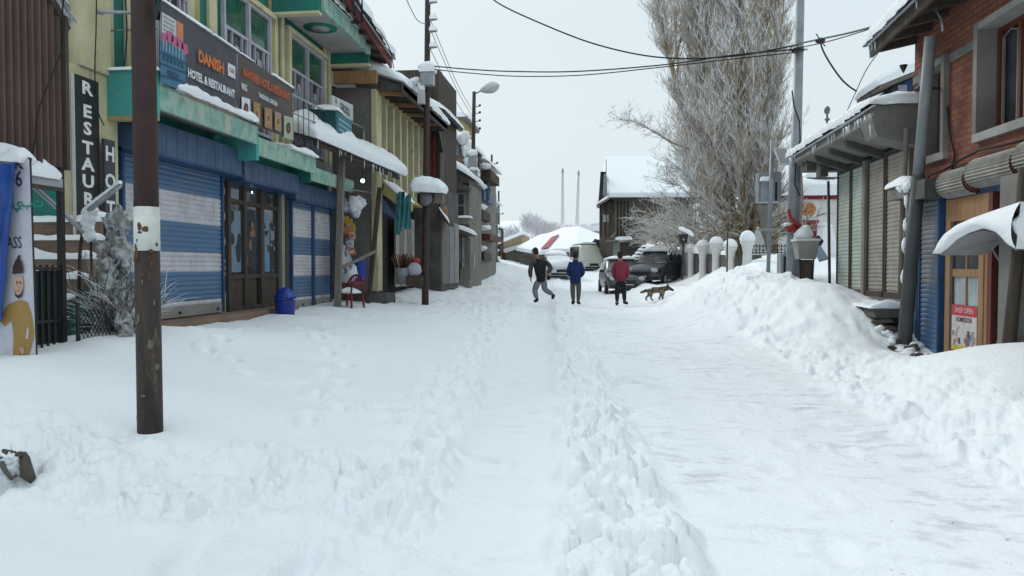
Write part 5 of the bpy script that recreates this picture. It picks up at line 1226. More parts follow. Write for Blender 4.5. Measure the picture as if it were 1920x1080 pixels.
# front wall built round its openings: windows W1 (near, large), W2 (far, small); ground floor openings below
W1 = (7.55, 10.0, 3.06, 4.36); W2 = (10.98, 11.62, 2.98, 4.22)
def wallrect(b, y0, y1, z0, z1, m, x=XR, t=.3): b.box((x, y0, z0), (x + t, y1, z1), m)
zt1 = 5.3
wallrect(b, 4, 12.03, 2.42, 2.98, M['brick']); wallrect(b, 4, W1[0], 2.98, zt1, M['brick']); wallrect(b, W1[0], W1[1], 2.98, W1[2], M['brick'])
wallrect(b, W1[0], W1[1], W1[3], zt1, M['brick']); wallrect(b, W1[1], W2[0], 2.98, zt1, M['brick']); wallrect(b, W2[0], W2[1], W2[3], zt1, M['brick']); wallrect(b, W2[1], 12.03, 2.98, zt1, M['brick'])
b.box((XR + .3, 11.83, 0), (12, 12.03, zt1), M['brick']); b.box((XR + .30, 11.9, 0), (XR + .32, 12.0, 2.4), M['dark'])
b.box((XR + .001, 11.93, 0), (XR + .3, 12.03, 2.419), M['conc']); b.build('wall', bk)
b = MB(); wallrect(b, 4.0, W1[0] - .15, 4.16, 4.30, M['conc'], XR - .02, .02); b.build('concrete_band', bk); b = MB(); b.box((XR - .02, 10.11, 4.17), (XR - .001, 10.86, 4.29), M['conc']); b.build('concrete_band', bk); b = MB(); b.box((XR - .02, 11.74, 4.15), (XR - .001, 12.04, 4.26), M['conc']); b.build('concrete_band', bk)
def deepwin(y0, y1, z0, z1, nb, fr=.09, pr=.07):
    b = MB()
    b.box((XR - pr, y0 - .02, z1 - .006), (XR + .25, y1 + .02, z1 + .08), M['conc_lt']); b.box((XR - pr, y0 - .10, z0 - .1), (XR + .27, y1 + .10, z0 + .006), M['conc_lt'])
    b.box((XR - pr - .004, y1 - .006, z0 + .007), (XR + .265, y1 + .09, z1 + .084), M['conc']); b.box((XR - pr - .004, y0 - .09, z0 + .007), (XR + .265, y0 + .006, z1 + .084), M['conc'])
    o = b.build('window', bk)
    f = MB(); xf = XR + .17
    n = nb
    f.box((xf, y0, z0), (xf + .06, y1, z0 + .07), M['wood_red']); f.box((xf, y0, z1 - .07), (xf + .06, y1, z1), M['wood_red'])
    for k in range(n + 1):
        y = y0 + (y1 - y0 - .06) * k / n; f.box((xf - .01, y, z0 + .07), (xf + .06, y + .06, z1 - .07), M['wood_red'])
    for k in range(n):
        ya = y0 + .06 + (y1 - y0 - .06) * k / n; yb = y0 + (y1 - y0 - .06) * (k + 1) / n
        f.box((xf + .01, ya + .03, z0 + .10), (xf + .035, ya + .06, z1 - .14), M['wood_grey']); f.box((xf + .01, yb - .06, z0 + .10), (xf + .035, yb - .03, z1 - .14), M['wood_grey'])
        f.tube([(xf + .02, ya + .045, z1 - .14), (xf + .02, (ya + yb) / 2, z1 - .08), (xf + .02, yb - .045, z1 - .14)], .014, M['wood_grey'], 6)
    f.build('frame', o)
    f = MB(); f.box((xf + .062, y0, z0), (xf + .07, y1, z1), M['pane']); f.build('pane', o)
deepwin(*W1, 5); deepwin(*W2, 2)
# upper eaves: black soffit boards, fascia and deep snow
b = MB(); a0, a1 = Vector((4.22, 12.2, at(1650, 108, X=4.35).z + .08)), Vector((4.22, 4.0, at(1650, 108, X=4.35).z + .55))
b.prism([a0, a0 + Vector((3, 0, .75)), a0 + Vector((3, 0, .95)), a0 + Vector((0, 0, .12))], a1 - a0, M['wood_dk'])
for k in range(16):
    p = a0.lerp(a1, (k + .4) / 16); b.bar(p + Vector((.03, 0, -.03)), p + Vector((1.2, 0, .22)), .07, .10, M['wood_dk'])
b.bar(a0 + Vector((-.02, .02, .0)), a1 + Vector((-.02, 0, .0)), .05, .18, M['wood_dk'])
rf = b.build('roof', bk)
b = MB(); b.snowcap([a0 + Vector((-.08, .05, .10)), a0 + Vector((3, .05, .95)), a1 + Vector((3, 0, .95)), a1 + Vector((-.08, 0, .10))], .34, .06, 16, 50, 31, rough=.2, power=6); b.build('snow_cap', rf)
b = MB(); b.prism([(XR + .01, 11.85, zt1 - .01), (9, 11.85, zt1 - .01), (9, 11.85, 6.2)], (0, .15, 0), M['brick']); b.build('gable', bk)
b = MB(); pts = [at(1738, -10, X=4.5), at(1755, 18, X=4.5), at(1765, 36, X=4.5), at(1768, 58, X=4.5)]; b.tube(pts, .018, M['galv'], 6)
single(b, 'hanging_cable', 'pale curved cable hanging under the brick building eaves', 'cable', pts[-1])
b = MB(); p = at(1694, 122, X=4.5); b.tube([p, p + Vector((0, 0, -.04)), p + Vector((0, 0, -.12))], [.06, .045, .004], M['black'], 8); single(b, 'hanging_lamp', 'tiny black cone hanging from the corner of the brick building eaves', 'lamp', p)

# roller hoods
def hood(y0, y1, z, r, m, name='roller_hood'):
    b = MB(); n = 18
    def pr(t): a = -math.pi * .6 + math.pi * 1.25 * t; return (XR - .02 - r * .2 - r * math.cos(a) * (1), z + r * math.sin(a))
    for i in range(n):
        t0, t1 = i / n, (i + 1) / n; x0_, z0_ = pr(t0); x1_, z1_ = pr(t1); xm, zm = pr((t0 + t1) / 2)
        cx = XR - .02 - r * .2; k = 1.11
        xm = cx + (xm - cx) * k; zm = z + (zm - z) * k
        b.add([(x0_, y0, z0_), (x0_, y1, z0_), (xm, y1, zm), (xm, y0, zm), (x1_, y1, z1_), (x1_, y0, z1_)], [(0, 1, 2, 3), (3, 2, 4, 5)], m)
    for y in (y0, y1):
        b.tube([(XR - .02 - r * .2, y - .012, z), (XR - .02 - r * .2, y + .012, z)], r * .98, M['wood_red'] if m is M['hoodm'] else M['conc_dk'], 16)
    return b.build(name, bk)
M['hoodm'] = mat('hood_galvanised', (.26, .25, .22), (.18, .17, .15), scale=4, rough=.6, metal=.1, grime=((.11, .085, .06), 4, .6))
hood(9.98, 10.72, 2.50, .17, M['hoodm']); hood(8.9, 9.93, 2.56, .17, M['hoodm']); hood(7.6, 8.86, 2.60, .17, M['hoodm'])
b = MB(); b.box((XR - .34, 10.78, 2.34), (XR - .01, 11.35, 2.6), M['conc_dk']); b.box((XR - .38, 11.36, 2.40), (XR - .01, 12.0, 2.58), M['conc']); bx = b.build('ledge_box', bk)
b = MB(); b.snowcap([(XR - .39, 11.3, 2.58), (XR - .05, 11.3, 2.58), (XR - .05, 12.05, 2.58), (XR - .39, 12.05, 2.58)], .12, .03, 8, 14, 3, rough=.8); b.build('snow_cap', bx)
b = MB(); pts = [at(x, y, X=XR - .06) for x, y in ((1728, 345), (1745, 328), (1772, 318), (1800, 300), (1835, 282), (1872, 274), (1925, 262))]; b.tube(pts, .014, M['wire'], 6)
pts = [at(x, y, X=XR - .03) for x, y in ((1776, 200), (1779, 240), (1790, 290), (1785, 320))]; b.tube(pts, .012, M['wire'], 6); single(b, 'wall_cable', 'black cable looping along the brick wall above the roller hoods', 'cable', pts[-1])
# blue-grey shutters
def rsh(y0, y1, z0, z1, fn, w=-.06, gm=M['blue_trim'], lbl=None, par=bk, X=XR):
    b = MB(); shutter(b, X + w, -1, y0 + .03, y1 - .03, z0, z1, fn, slat=.07, dep=.014); o = b.build('roller_shutter', par)
    if lbl: o['label'] = lbl
    g = MB(); g.box((X + w - .03, y0 - .02, z0), (X + w + .05, y0 + .03, z1), gm); g.build('guide_rail', o)
    g = MB(); g.box((X + w - .03, y1 - .03, z0), (X + w + .05, y1 + .02, z1), gm); g.build('guide_rail', o); return o
fnb = lambda z: M['sh_blue'] if z < .95 else (M['sh_grey'] if z > 1.15 else M['sh_old'])
rsh(10.93, 11.56, .1, 2.34, fnb, lbl='narrow shutter, grey above and blue below'); rsh(11.62, 11.95, .1, 2.34, fnb, lbl='slim shutter, grey above and blue below')
b = MB(); b.box((XR + .0, 8.9, .0), (XR + .06, 11.93, 2.419), M['dark']); b.box((XR - .02, 8.7, 2.3), (XR - .001, 10.9, 2.42), M['blue_box']); b.build('shop_opening', bk)
# orange wooden door with glass panes and the poster
y0, y1 = 9.66, 10.80; D0 = XR - .055
b = MB(); b.box((D0, y1 - .16, .0), (XR - .003, y1, 2.3), M['wood']); b.box((D0, y0, .0), (XR - .003, y0 + .10, 2.3), M['wood']); b.box((D0, y0 + .10, 2.0), (XR - .003, y1 - .16, 2.3), M['wood']); b.box((D0, y0 + .1, .0), (XR - .003, y1 - .16, .28), M['wood'])
b.box((D0 - .01, y0 + .10, .285), (D0 + .03, y0 + .22, 1.995), M['wood']); b.box((D0 - .01, y1 - .24, .285), (D0 + .03, y1 - .161, 1.995), M['wood_dk'])
b.box((D0 - .01, y0 + .22, 1.27), (D0 + .03, y1 - .24, 1.37), M['wood']); b.box((D0 - .005, (y0 + y1) / 2 - .04, .9), (D0 + .03, (y0 + y1) / 2 - .01, 1.27), M['wood']); b.box((D0 - .005, (y0 + y1) / 2 - .04, 1.37), (D0 + .03, (y0 + y1) / 2 - .01, 1.995), M['wood'])
b.box((D0 - .015, y0 - .10, .0), (XR - .003, y0 - .002, 2.3), M['wood_red'])
dr = b.build('door', bk)
b = MB(); b.box((D0 + .012, y0 + .22, .9), (D0 + .02, y1 - .24, 1.27), M['glass_pale']); b.box((D0 + .012, y0 + .22, 1.37), (D0 + .02, y1 - .24, 1.995), M['pane']); b.box((D0 + .022, y0 + .2, .285), (D0 + .028, y1 - .2, .9), M['wood']); b.build('pane', dr)
b = MB(); p0y, p1y = y0 + .23, y1 - .25; xp = D0 - .014
b.box((xp, p0y, .30), (xp + .004, p1y, .90), flat('poster_pale', (.50, .47, .45))); b.box((xp - .001, p0y + .0, .76), (xp, p1y, .90), flat('poster_red', (.42, .04, .06))); b.box((xp - .001, p0y, .30), (xp, p1y, .37), flat('poster_yellow', (.50, .40, .07)))
rnd = random.Random(4)
b.text('SHOP OPEN', (xp - .003, (p0y + p1y) / 2, .83), (0, -1, 0), (0, 0, 1), .10, flat('poster_lt', (.6, .45, .45)), off=.001, sx=.9); b.text('ADMISSION', (xp - .003, (p0y + p1y) / 2, .71), (0, -1, 0), (0, 0, 1), .09, flat('poster_ink', (.15, .05, .08)), off=.002, sx=.9)
for k in range(26):
    yy = rnd.uniform(p0y + .05, p1y - .05); zz = rnd.uniform(.40, .62); s_ = rnd.uniform(.012, .035)
    b.box((xp - .0015 - k * .00006, yy - s_, zz - s_ * 1.5), (xp, yy + s_, zz + s_ * 1.5), rnd.choice([flat('poster_ink', (.15, .05, .08)), flat('poster_blue2', (.1, .16, .26)), flat('poster_tan', (.32, .22, .15)), flat('poster_grey2', (.28, .28, .3))]))
tag(b.build('door_poster', org=(xp, y0, .3)), 'red, white and yellow printed poster on the lower part of the orange wooden door', 'poster')
b = MB(); b.box((XR - .32, 8.55, .1), (XR - .06, 8.9, 2.4), M['conc']); b.box((XR - .06, 4, 0), (XR - .0, 8.9, 2.419), M['conc']); b.build('plaster_pier', bk)
# dark leaning timber post, green plank, the slab of snow on its bent sheet
p, q = at(1890, 660, X=4.38), at(1921, 315, X=4.45); tp = (q - p)
b = MB(); b.tube([p - tp * .1, p.lerp(q, .5) + Vector((.01, 0, 0)), q + tp * .0], [.07, .06, .055], M['wood_dk'], 10); single(b, 'timber_post', 'dark leaning timber post at the right edge holding up the snow slab', 'post', p)
b = MB(); g0, g1 = at(1862, 668, X=4.6), at(1897, 528, X=4.62); b.prism([g0, at(1888, 668, X=4.55), at(1895, 600, X=4.55), g1], (.02, 0, 0), flat('board_green', (.08, .24, .13))); b.prism([at(1874, 668, X=4.545), at(1886, 668, X=4.545), at(1894, 610, X=4.545), at(1886, 600, X=4.545)], (-.004, 0, 0), flat('board_cream', (.36, .38, .28)))
single(b, 'leaning_board', 'green and cream painted board leaning beside the wooden door', 'board', g0)
sn = thing('sheet_awning', 'bent awning sheet carrying a curved slab of snow over the wooden door', 'awning', at(1880, 470, X=4.5))
top = [(1758, 474), (1763, 455), (1775, 437), (1795, 421), (1822, 409), (1850, 399), (1880, 389), (1914, 378)]
bot = [(1762, 476), (1775, 467), (1793, 450), (1815, 437), (1842, 428), (1865, 434), (1884, 453), (1905, 467)]
XS0 = 4.12
def sl_(u, v, d):
    i = min(len(top) - 2, int(u * (len(top) - 1))); f = u * (len(top) - 1) - i
    a = at(*top[i], X=XS0).lerp(at(*top[i + 1], X=XS0), f); c = at(*bot[i], X=XS0).lerp(at(*bot[i + 1], X=XS0), f); return a.lerp(c, v) + Vector((d, 0, 0))
b = MB()
def shell(u, v):      # v runs round the slab: back underside -> front -> top -> back top
    if v < .25: return sl_(u, 1, .5 - .5 * (v / .25))
    if v < .75:
        t = (v - .25) / .5; bul = math.sin(t * math.pi); return sl_(u, 1 - t, -.07 * bul + .02 * mnoise.noise(Vector((u * 7, t * 3, 1))))
    return sl_(u, 0, .5 * (v - .75) / .25)
b.grid(shell, 36, 24, M['snow']); b.grid(lambda u, v: sl_(1, v, .5 * u), 3, 3, M['snow'], flip=True); b.grid(lambda u, v: sl_(0, v, .5 * u), 3, 3, M['snow']); b.blob(sl_(.985, .5, .25), (.30, .10, .19), M['snow'], 6, .35); b.build('snow_slab', sn)
b = MB(); b.grid(lambda u, v: sl_(u, 1, .5 * v) - Vector((0, 0, .012)), 20, 3, M['galv']); b.grid(lambda u, v: sl_(u, 1, .5 * v) - Vector((0, 0, .018)), 20, 3, M['galv'], flip=True)
b.build('awning_sheet', sn)
b = MB(); 
for f in (.15, .8): p = sl_(f, 1, .5); b.bar(p, (XR, p.y, p.z - .25), .02, .02, M['steel'])
b.build('bracket', sn)
# slanting downpipe in two lengths
dp = thing('drain_pipe', 'thick slanting grey drain pipe in front of the far corner of the brick building', 'pipe', at(1696, 648, X=4.5))
P0 = at(1695, 652, X=4.5); P1 = at(1722, 330, X=4.48); P2 = at(1745, 68, X=4.45)
b = MB(); b.tube([P0 - Vector((0, 0, .25)), P0, P0.lerp(P1, .5), P1], [.10, .10, .095, .09], mat('pipe_dark', (.065, .07, .072), (.045, .045, .045), scale=3, rough=.6, grime=((.12, .1, .06), 5, .62)), 16); b.build('lower_pipe', dp)
b = MB(); b.tube([P1 - (P2 - P1) * .02, P2], .075, mat('pipe_grey', (.20, .22, .225), (.15, .165, .17), scale=3, rough=.5, grime=((.1, .1, .1), 4, .6)), 16); b.build('upper_pipe', dp)
c = at(1729, 166, X=4.46); b = MB(); b.tube([c - Vector((0, 0, .02)), c + Vector((0, 0, .02))], .085, M['black'], 14); b.bar(c, (XR, c.y, c.z), .03, .03, M['black']); b.build('bracket', dp)
b = MB(); pts = [at(1697, 350, X=4.42), at(1702, 400, X=4.42), at(1694, 440, X=4.42), at(1697, 480, X=4.42), at(1690, 560, X=4.42)]; b.tube(pts, .012, M['galv'], 5)
for k, p in enumerate(pts[:-1]): b.blob(p.lerp(pts[k + 1], .5), (.035, .03, .10), M['snow'], k, .7, 8, 6)
for k in range(4): b.blob(at(1690 + 5 * k, 352 - 6 * (k % 2), X=4.4), (.06, .05, .07), M['snow'], k + 9, .7, 8, 6)
single(b, 'snowy_wire', 'loose wire crusted with snow dangling beside the drain pipe', 'wire', pts[-1])
# rubble and clods at the shutter foot
b = MB()
for k in range(26):
    x, y = rnd.uniform(4.15, 4.6), rnd.uniform(10.3, 11.9); r = rnd.uniform(.03, .09); b.blob((x, y, gz(x, y) + r * .3), (r * 1.3, r, r * .8), M['rock'] if k % 4 == 0 else M['snow'], k, .7, 8, 6)
o = b.build('rubble', org=(4.4, 11, .2)); tag(o, 'dirty snow clods and stones lying at the foot of the blue grey shutters', 'rubble', kind='stuff')

# ---------------------------------------------------------------- the shuttered stall
sl2 = thing('shuttered_stall', 'low concrete stall with four dusty shutters under a snow heaped canopy', 'stall', (5.4, 14, .4))
b = MB(); b.box((XR + .1, 12.06, .4), (8.2, 16.0, 3.35), M['conc_dk']); b.build('wall', sl2)
SB = .92
cols = [(15.0, 15.75, 'sh_pale', 'pale green shutter nearest the thin corner post'), (14.2, 14.93, 'sh_pale', 'pale green shutter with a lock beside the tan ones'), (13.28, 14.05, 'sh_tan', 'dusty tan shutter in the middle'), (12.35, 13.2, 'sh_tan', 'widest dusty tan shutter next to the brick corner')]
for (a, c, mm, lb) in cols:
    rsh(a, c, SB, 3.25, (lambda m_: (lambda z: m_))(M[mm]), w=.06, gm=M['wood_dk'], lbl=lb, par=sl2, X=XR)
    b = MB(); b.box((XR + .01, a, SB - .05), (XR + .08, c, SB + .06), M['wood_dk']); b.build('bottom_rail', sl2)
for y in (14.12, 12.2):
    b = MB(); b.box((XR - .02, y - .07, .5), (XR + .10, y + .07, 3.3), M['conc']); b.build('pillar', sl2)
b = MB(); b.box((XR - .55, 11.95, .62), (XR + .2, 16.1, .76), M['conc_dk']); b.box((XR - .03, 12.1, .76), (XR + .12, 15.9, .88), M['conc']); b.build('plinth', sl2)
b = MB(); rnd = random.Random(12)
for r_ in range(4):
    for k in range(15):
        y = 12.0 + k * .28 + .12 * (r_ % 2) + rnd.uniform(-.03, .03); z = .10 + r_ * .14; b.blob((XR - .35 + rnd.uniform(-.04, .04) - .03 * (3 - r_), y, z + .05), (.16, .15, .08), M['rock'], k + r_ * 9, .5, 10, 7)
b.box((XR - .28, 12.0, 0), (XR + .2, 15.9, .62), M['dark']); b.build('stone_base', sl2)
b = MB(); b.snowcap([(XR - .58, 12.0, .76), (XR - .1, 12.0, .76), (XR - .1, 16.1, .76), (XR - .58, 16.1, .76)], .08, .03, 10, 40, 14, rough=1.2); b.build('snow_cap', sl2)
# canopy with hollowed concrete edge
EZ = 3.62; XE = 4.15
b = MB(); b.prism([(XE, 11.95, EZ), (XE + .06, 11.95, EZ + .22), (XR + 1, 11.95, EZ + .22), (XR + 1, 11.95, EZ - .05), (XR + .08, 11.95, EZ - .22)], (0, 4.75, 0), M['conc'])
b.box((XE + .12, 16.0, EZ - .25), (XR + .8, 16.35, EZ - .02), M['conc_dk']); b.box((XE + .25, 15.5, EZ - .42), (XE + .4, 15.8, EZ - .05), M['conc_dk'])
for y in (12.6, 13.5, 14.4, 15.3): b.prism([(XE + .10, y, EZ - .02), (XR + .1, y, EZ - .22), (XR + .1, y, EZ - .36), (XE + .12, y, EZ - .14)], (0, .14, 0), M['conc_dk'])
b.prism([(XE + .02, 11.9, EZ + .2), (XE - .04, 11.9, EZ + .02), (XE + .05, 11.9, EZ - .25), (XR + .1, 11.9, EZ - .42), (XR + .1, 11.9, EZ + .25)], (0, .5, 0), M['conc'])
cn = b.build('canopy', sl2)
b = MB(); b.snowcap([(XE - .02, 11.9, EZ + .22), (XR + 2, 11.9, EZ + .24), (XR + 2, 16.75, EZ + .24), (XE - .02, 16.75, EZ + .14)], .27, .07, 20, 44, 17, rough=.35, power=5); b.build('snow_cap', cn)
for (y, l) in ((12.05, .35), (12.25, .2), (15.1, .16), (13.1, .12), (12.6, .1)):
    b = MB(); b.tube([(XE + .0, y, EZ + .12), (XE + .0, y, EZ + .12 - l * .6), (XE + .0, y, EZ + .12 - l)], [.03, .018, .003], M['ice'], 7); b.build('icicle', cn)
icicles(cn, (XE, 12.2, EZ + .12), (XE, 16.5, EZ + .1), 14, 8, .16); icicles(rf, a0 + Vector((-.05, 0, .05)), a1 + Vector((-.05, 0, .05)), 18, 5, .2)
b = MB(); b.tube([at(1556, 562, X=4.52), at(1553, 340, X=4.52)], .028, M['black'], 8); b.build('post', sl2)
b = MB(); b.tube([at(1700, 240, X=4.55), at(1692, 400, X=4.55), at(1688, 560, X=4.55)], .04, M['wood_grey'], 8); b.build('side_post', sl2)
b = MB(); b.blob(at(1598, 558, X=4.6), (.05, .12, .06), flat('rag', (.26, .11, .10)), 3, .6); single(b, 'rag', 'dull pink rag on the stall ledge below the shutters', 'rag', at(1598, 558, X=4.6))

# blue upper storey of a house behind
YBH = 24
bh = thing('blue_house', 'navy blue upper storey under a snowy roof between stall and brick building', 'house', (9, YBH, 2))
p0, p1 = at(1674, 160, Y=YBH), at(1760, 208, Y=YBH)
b = MB(); b.prism([(p0.x, YBH, 1.0), (p0.x + 3, YBH, 1.0), (p0.x + 3, YBH, p0.z + 1.3), (p0.x, YBH, p0.z - .05)], (0, 4, 0), M['navy']); b.box((p0.x - .03, YBH - .05, 1.0), (p0.x + .14, YBH + .1, p0.z - .12), M['wood_dk']); b.box((p0.x + .14, YBH - .03, 1), (p0.x + .4, YBH - .003, p0.z), flat('pale_panel', (.3, .3, .36))); b.build('wall', bh)
e0, e1 = at(1650, 166, Y=YBH - .6), at(1760, 122, Y=YBH - .6)
b = MB(); b.prism([e0, e1, e1 + Vector((0, 0, .1)), e0 + Vector((0, 0, .1))], (0, 2, 0), M['wood_grey']); rf = b.build('roof', bh)
b = MB(); b.snowcap([e0 + Vector((0, 0, .1)), e1 + Vector((0, 0, .1)), e1 + Vector((0, 2, .1)), e0 + Vector((0, 2, .1))], .42, .05, 16, 12, 3, rough=.2); b.build('snow_cap', rf)

# ---------------------------------------------------------------- white building with the maroon band
YW = 38
mw = thing('white_building', 'whitewashed building with maroon band, orange round emblem and maroon door', 'building', (11, 39, 2))
def Wp(px, py, dy=0): return at(px, py, Y=YW + dy)
zb0, zb1 = Wp(1520, 374).z, Wp(1520, 367).z
xl, xr = Wp(1432, 400).x, Wp(1640, 400).x
b = MB(); b.box((xl, YW, 1.0), (xr, YW + 6, zb0), M['white_wall']); b.build('wall', mw)
b = MB(); b.box((xl - .1, YW - .15, zb0), (xr, YW + 6, zb1), M['band_red']); b.build('cornice', mw)
b = MB(); b.snowcap([(xl - .1, YW - .2, zb1), (xr, YW - .2, zb1), (xr, YW + 6, zb1), (xl - .1, YW + 6, zb1)], 1.0, .05, 40, 14, 3, rough=.1); b.box((xl + 2.4, YW + .6, zb1), (xr, YW + 5, Wp(1520, 330).z - .2), flat('white_block', (.6, .6, .6))); b.snowcap([(xl + 2.2, YW + .4, Wp(1520, 331).z), (xr, YW + .4, Wp(1520, 331).z), (xr, YW + 5, Wp(1520, 331).z), (xl + 2.2, YW + 5, Wp(1520, 331).z)], .55, .1, 30, 12, 5, rough=.15); b.build('snow_cap', mw)
b = MB(); c = Wp(1516, 393); b.tube([c, c + Vector((0, -.05, 0))], .34, M['orange'], 28); b.tube([c + Vector((0, -.05, 0)), c + Vector((0, -.058, 0))], .24, flat('emblem_dark', (.32, .10, .02)), 24)
for k in range(8): t = k * .785; b.bar(c + Vector((.06 * math.cos(t), -.062, .06 * math.sin(t))), c + Vector((.22 * math.cos(t), -.062, .22 * math.sin(t))), .01, .035, M['orange'])
b.tube([c + Vector((0, -.058, 0)), c + Vector((0, -.066, 0))], .08, M['orange'], 14); single(b, 'round_emblem', 'round orange wheel emblem on the white wall above the maroon door', 'emblem', c)
b = MB(); p, q = Wp(1506, 413), Wp(1534, 470); b.box((p.x, YW - .06, q.z), (q.x, YW - .003, p.z), M['band_red']); b.box((p.x + .1, YW - .07, p.z - .5), (q.x - .1, YW - .061, p.z - .42), M['conc_lt']); b.build('door', mw)
b = MB(); p, q = Wp(1446, 410), Wp(1458, 474); b.box((p.x, YW - .05, q.z), (q.x, YW - .003, p.z), flat('door_olive', (.17, .13, .06))); b.box((p.x - .1, YW - .12, p.z), (Wp(1466, 400).x, YW - .003, Wp(1466, 404).z), M['wood_dk']); b.build('door', mw)
b = MB(); b.prism([Wp(1560, 420, -2), Wp(1545, 416, -2), Wp(1540, 480, -2), Wp(1575, 480, -2)], (0, 1, 0), M['snow']); b.build('snow_drift', mw)
# grey wedge wall and white ridge tent form beside it
b = MB(); b.prism([at(1421, 385, D=26), at(1443, 385, D=26), at(1441, 478, D=26)], (0, .2, 0), M['conc']); single(b, 'wedge_wall', 'grey concrete wedge panel between the pillars and the white building', 'wall', at(1441, 478, D=26))
b = MB(); b.prism([at(1422, 424, D=27), at(1444, 480, D=27), at(1404, 480, D=27)], (0, .3, 0), M['white_wall']); single(b, 'white_gable', 'small white triangular gable behind the largest snow capped pillar', 'gable', at(1424, 480, D=27))
b = MB()
for k in range(11):
    p = at(1404 + k * 6.8, 476, D=25.5); b.tube([p, p + Vector((0, 0, .33))], .016, M['black'], 5); b.tube([p + Vector((-.06, 0, .22)), p + Vector((0, 0, .33)), p + Vector((.06, 0, .22))], .012, M['black'], 4)
    if k % 2: b.tube([p + Vector((-.12, 0, .1)), p + Vector((0, 0, .18)), p + Vector((.12, 0, .1))], .014, M['black'], 4)
b.tube([at(1404, 474, D=25.5), at(1474, 474, D=25.5)], .014, M['black'], 5)
single(b, 'iron_railing', 'low black spiked iron railing before the white building', 'railing', at(1430, 476, D=25.5))

# ---------------------------------------------------------------- white pillars with round snow caps
for i, (px, pyc, w_, D, lab) in enumerate(((1401, 446, 28, 22, 'nearest and tallest white pillar, round snow cap clear of the twigs'), (1369, 458, 25, 24, 'second white pillar from the right, half hidden by the thin stake'), (1343, 452, 25, 26.5, 'white pillar in the middle of the five, snow cap against the twigs'), (1318, 456, 23, 28.5, 'fourth white pillar, next to the smallest one'), (1296, 460, 18, 30.5, 'smallest white pillar, beside the snow capped garden lamp'))):
    c = at(px, 500, D=D); g = gz(c.x, c.y); c.z = g - .2; capz = at(px, pyc + 6, D=D).z - c.z; r = w_ / 2 / 1400 * D
    t = thing('wall_pillar', lab, 'pillar', c, 'white pillars along the garden wall')
    b = MB(); b.lathe(c, [(r * .95, 0), (r * .62, .15), (r * .58, capz * .6), (r * .75, capz * .85), (r * .95, capz * .93), (r * .98, capz)], M['white_wall'], 20); b.build('shaft', t)
    b = MB(); b.lathe(c + Vector((0, 0, capz)), [(r * 1.0, 0), (r * (1.04 + .03 * (i % 3)), .05), (r * 1.0, (.11 + .02 * (i % 2)) * w_ / 25), (r * .80, .20 * w_ / 25), (r * .45, .26 * w_ / 25), (.02, .28 * w_ / 25)], M['snow'], 20); b.build('snow_cap', t)
gw = thing('garden_wall', 'low white garden wall with rounded snow running behind the pillars', 'wall', at(1300, 500, D=31))
b = MB(); b2 = MB(); pts = [at(1412, 480, D=22.6), at(1369, 480, D=24.6), at(1343, 480, D=27), at(1318, 480, D=29), at(1296, 480, D=31), at(1270, 478, D=35), at(1240, 478, D=39), at(1214, 478, D=43)]
tops = [478, 478, 478, 476, 474, 470, 468, 466]
for k in range(len(pts) - 1):
    p, q = pts[k], pts[k + 1]; zt0 = 1.4 + (500 - tops[k]) / 1400 * (22.6, 24.6, 27, 29, 31, 35, 39, 43)[k]; zt1_ = 1.4 + (500 - tops[k + 1]) / 1400 * (22.6, 24.6, 27, 29, 31, 35, 39, 43)[k + 1]
    mm = M['conc_dk'] if k < 4 else M['white_wall']
    b.hexa([(p.x, p.y, .3), (p.x + .25, p.y, .3), (q.x + .25, q.y, .3), (q.x, q.y, .3)], [(p.x, p.y, zt0), (p.x + .25, p.y, zt0), (q.x + .25, q.y, zt1_), (q.x, q.y, zt1_)], mm)
    if k >= 3: b2.snowcap([(p.x - .05, p.y, zt0), (p.x + .3, p.y, zt0), (q.x + .3, q.y, zt1_), (q.x - .05, q.y, zt1_)], .35, .05, 8, 16, k, rough=.4)
b.build('wall_body', gw); b2.build('snow_cap', gw)
# garden lamp, stake
c = at(1279, 500, D=23); b = MB(); lp = thing('garden_lamp', 'short black garden lamp with a tilted snow cap in front of the pillars', 'lamp', c)
b.tube([c - Vector((0, 0, .4)), at(1281, 456, D=23)], .035, M['black'], 8); b.build('post', lp)
c = at(1281, 448, D=23); b = MB(); b.hexa([c + Vector((x, y, -.14)) for x, y in ((-.1, -.1), (.1, -.1), (.1, .1), (-.1, .1))], [c + Vector((x, y, .14)) for x, y in ((-.14, -.14), (.14, -.14), (.14, .14), (-.14, .14))], M['black']); b.tube([c + Vector((0, -.12, -.02)), c + Vector((0, -.14, -.02))], .04, M['galv'], 8); b.build('lantern', lp)
b = MB(); c2_ = c + Vector((.05, 0, .14)); b.snowcap([c2_ + Vector((-.15, -.15, .12)), c2_ + Vector((.22, -.15, -.06)), c2_ + Vector((.22, .15, -.06)), c2_ + Vector((-.15, .15, .12))], .15, .02, 10, 10, 7); b.build('snow_cap', lp)
p = at(1363, 502, D=19.5); b = MB(); b.tube([p - Vector((0, 0, .3)), at(1364, 438, D=19.5)], .022, M['wood_dk'], 6); b.blob(at(1365, 425, D=19.5), (.03, .03, .12), M['rock'], 2, .5); single(b, 'thin_stake', 'thin dark stake standing in the big snow mound', 'stake', p)

